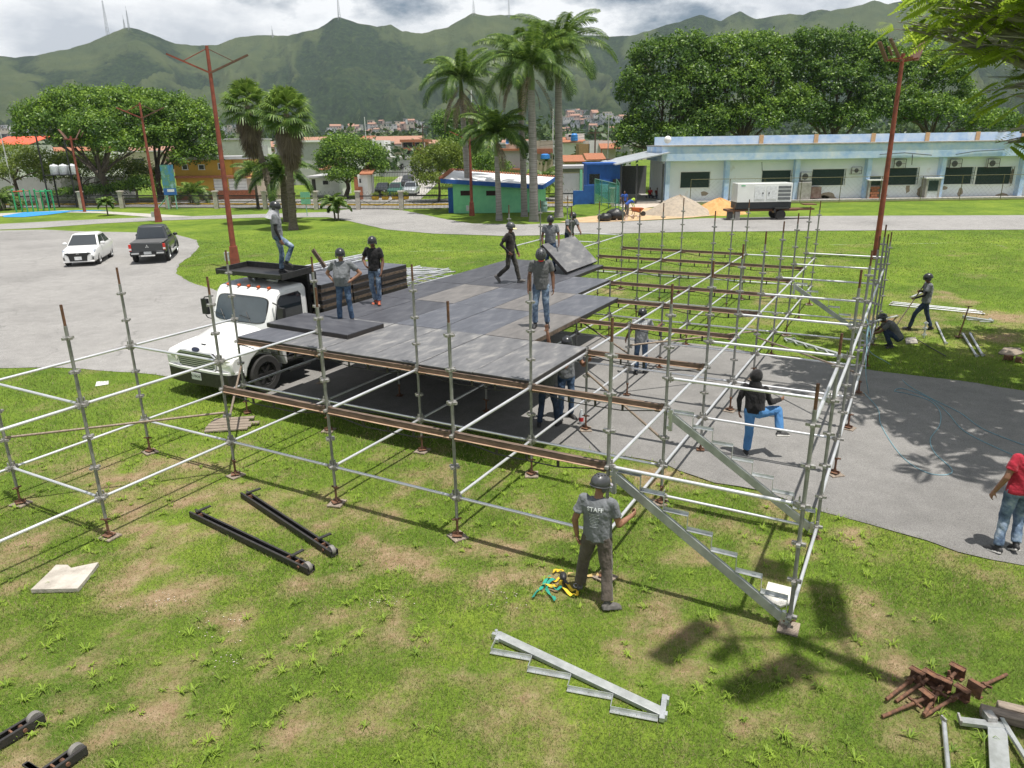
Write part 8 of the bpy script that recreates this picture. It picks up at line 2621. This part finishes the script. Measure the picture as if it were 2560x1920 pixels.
# ---- generator on its trailer
gA, gB = G(1832, 549), G(1966, 547)
GEN = thing('generator_trailer', 'white generator set on a rusty two-wheeled trailer at the road edge', 'generator', (gA + gB) / 2, math.atan2((gB - gA).y, (gB - gA).x))
gl = (gB - gA).length
MB().box((0, .1, 1.98), (gl, 1.5, 1.36)).build('canopy', PAINTW, GEN, bevel=.03)
MB().box((0, .1, 1.06), (gl, 1.48, .46)).build('base_tank', mat('dark_base', (0.018, 0.020, 0.024), 0.5), GEN)
for x in (-gl * .09, gl * .13):
    d_ = MB().box((x, -.665, 2.0), (gl * .19, .02, .95)).build('door', mat('canopy_door', (0.74, 0.75, 0.76), 0.35), GEN, bevel=.006)
    MB().box((x + (.22 if x < 0 else -.22), -.685, 1.95), (.08, .03, .12)).build('handle', BLKP, d_)
for k in range(4):
    lv = MB()
    for q in range(4):
        lv.box((gl * .36, -.665, 2.42 - k * .27 - q * .04), (gl * .22, .03, .022))
    lv.box((gl * .36, -.655, 2.36 - k * .27), (gl * .23, .012, .19)).build('louvre', mat('louvre_grey', (0.22, 0.23, 0.24), 0.6), GEN)
MB().box((-gl * .40, -.656, 2.50), (.30, .012, .07)).build('maker_mark', mat('green_mark', (0.05, 0.40, 0.15), 0.5), GEN)
MB().box((0, .1, .70), (gl + 1.2, 1.2, .14)).box((gl / 2 + 1.0, .1, .72), (1.8, .9, .12)).box((gl / 2 + 1.6, .1, 1.05), (.9, .9, .07)).build('trailer_frame', M_RUST, GEN)
MB().box((gl * .32, -.62, .86), (1.1, .5, .10)).box((gl * .32 - .5, -.62, .72), (.1, .5, .35)).build('mudguard', BLKM, GEN)
wheel(GEN, (gl * .32, 0, .36), .36, .24, 1).hide_render = False
for c_ in list(GEN.children):
    if c_.name.startswith('wheel'):
        bpy.data.objects.remove(c_.children[0], do_unlink=True); bpy.data.objects.remove(c_, do_unlink=True)
def wheel_y(parent, c, r, w):
    b = MB(); lathe(b, c, (0, -1, 0), [(r * .6, -w / 2), (r * .93, -w / 2), (r, -w * .35), (r, w * .35), (r * .93, w / 2), (r * .62, w / 2)], 24)
    o = b.build('wheel', TYRE, parent)
    q = MB(); lathe(q, c, (0, -1, 0), [(r * .62, -w * .2), (r * .62, w * .45), (r * .52, w * .47), (r * .46, w * .25), (r * .16, w * .25), (.01, w * .4)], 20)
    q.build('rim', RIM, o)
wheel_y(GEN, (gl * .32, -.66, .37), .37, .24); wheel_y(GEN, (gl * .32, .82, .37), .37, .24)
for x, m_ in ((-gl / 2 + .2, CONC), (-gl / 2 - .35, M_DARK)):
    MB().box((x, -.3, .31), (.36, .36, .60)).build('prop_block', m_, GEN)
# ---- sand heaps, paving, wheelbarrow, rubbish
def heap(label, px, py, w, h, m, name='sand_heap', cat='sand heap', seed=1.0, dy=1.0):
    c = G(px, py)
    b = MB(); rings = []
    for i in range(11):
        t_ = i / 10
        rr = 1 - t_
        rings.append([Vector((math.cos(a) * w * rr * (1 + .22 * fbm(math.cos(a), math.sin(a) + t_, 1.7, seed)), math.sin(a) * w * .8 * dy * rr * (1 + .22 * fbm(math.sin(a), math.cos(a) + t_, 1.7, seed)), h * (1 - (1 - t_) ** 1.3) ** 1.15 * (1 + .10 * fbm(math.cos(a) * 2, math.sin(a) * 2, 1.5, seed + 3)) - .03)) for a in np.linspace(0, 2 * math.pi, 33)[:-1]])
    b.loft(rings)
    t = thing(name, label, cat, c, 0, 'heaps before the long building')
    b.build('heap', m, t)
heap('grey-beige gravel heap before the long building', 1697, 535, 3.1, 1.55, mat('gravel_heap', (0.42, 0.35, 0.27), 0.95, col2=(0.30, 0.26, 0.21), scale=4, bump=.7), seed=1.5)
heap('orange sand heap beside the generator', 1795, 533, 2.6, 1.25, mat('orange_sand', (0.62, 0.36, 0.15), 0.95, col2=(0.50, 0.27, 0.10), scale=3, bump=.5), seed=4.0)
strip('sand_spill', [(p.x, p.y) for p in densify([G(*q) for q in ((1400, 556), (1440, 545), (1520, 537), (1560, 525), (1610, 520), (1700, 522), (1800, 538), (1720, 545), (1600, 552), (1480, 557))], .5, .25, 3.0)], .024, mat('spilled_sand', (0.56, 0.40, 0.23), 0.95, col2=(0.42, 0.29, 0.17), scale=1.2, bump=.4))
strip('forecourt', [(G(x, y).x, G(x, y).y) for x, y in ((1550, 518), (1570, 506), (1660, 503), (1650, 516), (1600, 522))], .028, mat('pale_forecourt', (0.50, 0.43, 0.36), 0.9, scale=2))
p = G(1590, 541)
t = thing('wheelbarrow', 'orange wheelbarrow on the spilled sand by the bending worker', 'wheelbarrow', p, R(10))
MB().loft([[Vector((-.28, -.2, .38)), Vector((.30, -.2, .34)), Vector((.30, .2, .34)), Vector((-.28, .2, .38))], [Vector((-.42, -.32, .72)), Vector((.55, -.32, .66)), Vector((.55, .32, .66)), Vector((-.42, .32, .72))]]).build('tray', mat('orange_barrow', (0.50, 0.13, 0.04), 0.6), t)
for s in (-1, 1):
    MB().path([(.62, s * .1, .22), (0, s * .25, .36), (-.95, s * .30, .62)], .022, seg=6).tube((-.2, s * .25, .36), (-.3, s * .27, .0), .02, seg=6).build('handle', M_DARK, t)
wheel_y(t, (.60, 0, .20), .20, .10)
BAG = mat('black_bin_bag', (0.018, 0.018, 0.019), 0.35, scale=6, bump=.8)
for k, (px, py, r_, lb) in enumerate(((1512, 553, .55, 'glossy black rubbish bag, lower left of the roadside pile'), (1538, 550, .75, 'largest black rubbish bag in the roadside pile'))):
    c = G(px, py); b = MB()
    b.ell((0, 0, r_ * .5), (r_, r_ * .8, r_ * .62), seg=16, rings=10)
    for i in range(len(b.v)):
        v = Vector(b.v[i]); v *= 1 + .16 * noise.noise(v * 3 + Vector((k * 5, 0, 0))); b.v[i] = (v.x, v.y, max(0, v.z))
    b.build('bag', BAG, thing('rubbish_bag', lb, 'rubbish bag', c, 0, 'roadside rubbish bags'))
c = G(1560, 549); b = MB()
for q in range(40):
    s_ = random.uniform(.08, .26); b.box((random.gauss(0, .5), random.gauss(0, .3), random.uniform(.03, .4)), (s_, s_ * .7, s_ * .4), rot=Matrix.Rotation(random.uniform(0, 6), 3, Vector((random.random(), random.random(), random.random())).normalized()))
tag(b.build('rubble', mat('rubble', (0.46, 0.36, 0.29), 0.95, scale=5), loc=c), 'pale rubble heaped against the black rubbish bags', 'rubble', kind='stuff')
# ---- far town on the foothills and tree belts
mbv = BVHTree.FromPolygons([tuple(q) for q in v_m], [tuple(q) for q in f_m]) if 'v_m' in globals() else None
HOUSE_M = [mat('far_white', (0.58, 0.57, 0.55), 0.9), mat('far_pink', (0.46, 0.32, 0.27), 0.9), mat('far_grey', (0.42, 0.43, 0.44), 0.9), mat('far_cream', (0.55, 0.48, 0.38), 0.9)]
FROOF = [mat('far_tile', (0.36, 0.20, 0.14), 0.9), mat('far_flat_roof', (0.45, 0.44, 0.43), 0.9)]
FARH = {}
def far_house(kind, p, w, h, d, lab, grp, rz):
    t = thing('far_house', lab, 'house', p, rz, grp)
    FARH.setdefault((lab, grp), []).append((p.x / p.y, t, ('white', 'brownish', 'grey', 'cream')[kind % 4], 'tiled' if kind in (1, 5) else 'flat-roofed'))
    m = HOUSE_M[kind % 4]
    MB().box((0, 0, h / 2 - 2), (w, d, h + 4)).build('wall', m, t, smooth=False)
    if kind in (1, 5):
        MB().loft([[Vector((-w / 2 - .3, -d / 2 - .3, h)), Vector((-w / 2 - .3, d / 2 + .3, h)), Vector((-w / 2 - .3, 0, h + w * .16))], [Vector((w / 2 + .3, -d / 2 - .3, h)), Vector((w / 2 + .3, d / 2 + .3, h)), Vector((w / 2 + .3, 0, h + w * .16))]]).build('roof', FROOF[0], t, smooth=False)
    else:
        MB().box((0, 0, h + .15), (w + .6, d + .6, .3)).build('roof', FROOF[1], t, smooth=False)
    n_ = max(1, int(w / 5))
    for k in range(n_):
        MB().box((-w / 2 + (k + .5) * w / n_, -d / 2 - .02, h * .55), (w / n_ * .4, .1, h * .32)).build('window', DARKW, t, smooth=False)
def hill_pt(px, py):
    d = ray(px, py)
    h = mbv.ray_cast(Vector((0, 0, CAM_H)), d.normalized())
    return h[0]
def far_row(x0, x1, y0, y1, n, lab, grp, w=(9, 22)):
    for k in range(n):
        px, py = random.uniform(x0, x1), random.uniform(y0, y1)
        p = hill_pt(px, py)
        if p is None or p.length > 2600:
            d = ray(px, max(py, 372)); t_ = 900 / d.y; p = Vector((d.x * t_, 900, 0))
        far_house(random.randint(0, 7), p, random.uniform(*w), random.uniform(4, 8), 9, lab, grp, random.uniform(-.5, .5))
far_row(820, 1010, 318, 344, 34, 'small house in the hazy settlement left of the dark mango tree', 'houses of the left hillside settlement')
far_row(910, 1062, 304, 325, 22, 'small house in the hazy settlement left of the dark mango tree', 'houses of the left hillside settlement')
far_row(1392, 1530, 281, 298, 22, 'small pale house in the hillside settlement right of the royal palms', 'houses of the right hillside settlement', (12, 26))
far_row(1400, 1560, 300, 335, 34, 'small pale house in the hillside settlement right of the royal palms', 'houses of the right hillside settlement')
far_row(1530, 1600, 285, 300, 8, 'small pale house in the hillside settlement right of the royal palms', 'houses of the right hillside settlement')
far_row(-20, 130, 318, 345, 14, 'pale flat-roofed house on the slope at the far left', 'houses of the far left slope', (14, 30))
far_row(540, 620, 318, 345, 12, 'pale house on the slope between lamp post and fan palms', 'houses behind the lamp post')
# rows of roofs in the near town
def town_row(x0, x1, Y0, Y1, n, lab, grp):
    for k in range(n):
        Y = random.uniform(Y0, Y1); px = random.uniform(x0, x1)
        far_house(random.randint(0, 7), Vector((AT(px, 400, Y).x, Y, 0)), random.uniform(6, 12), random.uniform(3.2, 6.5), 8, lab, grp, random.uniform(-.15, .15))
town_row(560, 1080, 150, 330, 34, 'low house among the crowded roofs left of the royal palms', 'low houses left of the palms')
town_row(1240, 1600, 140, 330, 30, 'low house among the crowded roofs right of the royal palms', 'low houses right of the palms')
town_row(-40, 420, 170, 330, 18, 'low house behind the broad trees at the left', 'low houses behind the broad trees')
def nth(k):
    return '%d%s' % (k, 'th' if 10 <= k % 100 <= 20 else {1: 'st', 2: 'nd', 3: 'rd'}.get(k % 10, 'th'))
for (lab, grp), L_ in FARH.items():
    for k, (_, t, c, r_) in enumerate(sorted(L_, key=lambda q: q[0])):
        t['label'] = 'small %s %s house, %s from the left among the %s' % (c, r_, nth(k + 1), grp)
# tree masses between the houses and the mountains: one mass each distance
LF_FAR = leaf_mat('far_foliage', (0.016, 0.036, 0.012), (0.036, 0.072, 0.018), (0.085, 0.13, 0.03), .2)
def belt(name, lab, Y0, Y1, n, r0, r1, lam, xr, leaf, per_b):
    V, F_, T_ = [], [], []
    k = 0
    for q in range(n):
        Y = random.uniform(Y0, Y1)
        px = random.uniform(*xr)
        c = AT(px, 400, Y)
        r_ = random.uniform(r0, r1)
        (v, f, tn), _ = crown_arrays([((c.x, Y, r_ * .72), (r_ * 1.2, r_ * 1.2, r_ * .85))], per_b, leaf, per=6, cl=leaf * 1.1, lump=.3)
        V.append(v); F_.append(f + k); T_.append(np.clip(tn + random.gauss(0, .14), 0, 1)); k += len(v)
    tag(np_mesh(name, np.concatenate(V), np.concatenate(F_), LF_FAR, attrs={'tone': np.concatenate(T_)}), lab, 'trees', kind='stuff')
belt('town_trees', 'scattered trees between the town roofs', 110, 330, 120, 2.4, 4.6, 0, (-300, 2800), .95, 160)
belt('valley_woods', 'band of woods at the foot of the mountains', 330, 980, 420, 6, 12, 0, (-500, 3000), 3.4, 90)
# masts on the ridge
def mast(label, px, base, top, w=5.0):
    d = ray(px, base)
    h = mbv.ray_cast(Vector((0, 0, CAM_H)), ray(px, base + 6).normalized())[0]
    if h is None:
        return
    dist = h.y
    z1 = AT(px, top, dist).z
    t = thing('radio_mast', label, 'radio mast', h, 0, 'radio masts on the ridge')
    H_ = z1 - h.z
    b = MB()
    for a in (0, 2.09, 4.19):
        b.tube((math.cos(a) * w, math.sin(a) * w, -8), (math.cos(a) * w * .25, math.sin(a) * w * .25, H_), .75, .45, seg=5)
    for k in range(1, 9):
        z = H_ * k / 9; r_ = w * (1 - .75 * k / 9)
        for a in (0, 2.09, 4.19):
            b.tube((math.cos(a) * r_, math.sin(a) * r_, z), (math.cos(a + 2.09) * r_, math.sin(a + 2.09) * r_, z), .35, seg=4)
    b.build('lattice', mat('mast_grey', (0.40, 0.41, 0.43), 0.7), t)
    MB().tube((0, 0, H_), (0, 0, H_ + 10), .4, seg=5).build('aerial', mat('mast_grey', (0.4, .41, .43)), t)
mast('tallest lattice mast on the left peak', 270, 82, 2)
mast('second lattice mast from the left on the left peak', 294, 70, 32, 3.5)
mast('short mast in the middle of the left peak', 312, 66, 48, 3)
mast('rightmost slender mast on the left peak', 323, 68, 26, 3)
mast('lattice mast on the peak above the fan palms', 848, 42, -4, 5)
mast('mast on the middle peak left of the royal palms', 1184, 32, 2, 5)
mast('mast right of the middle peak, beside the palm crowns', 1272, 36, -2, 3.5)
mast('small mast on the low ridge between left and middle peaks', 682, 88, 74, 3)
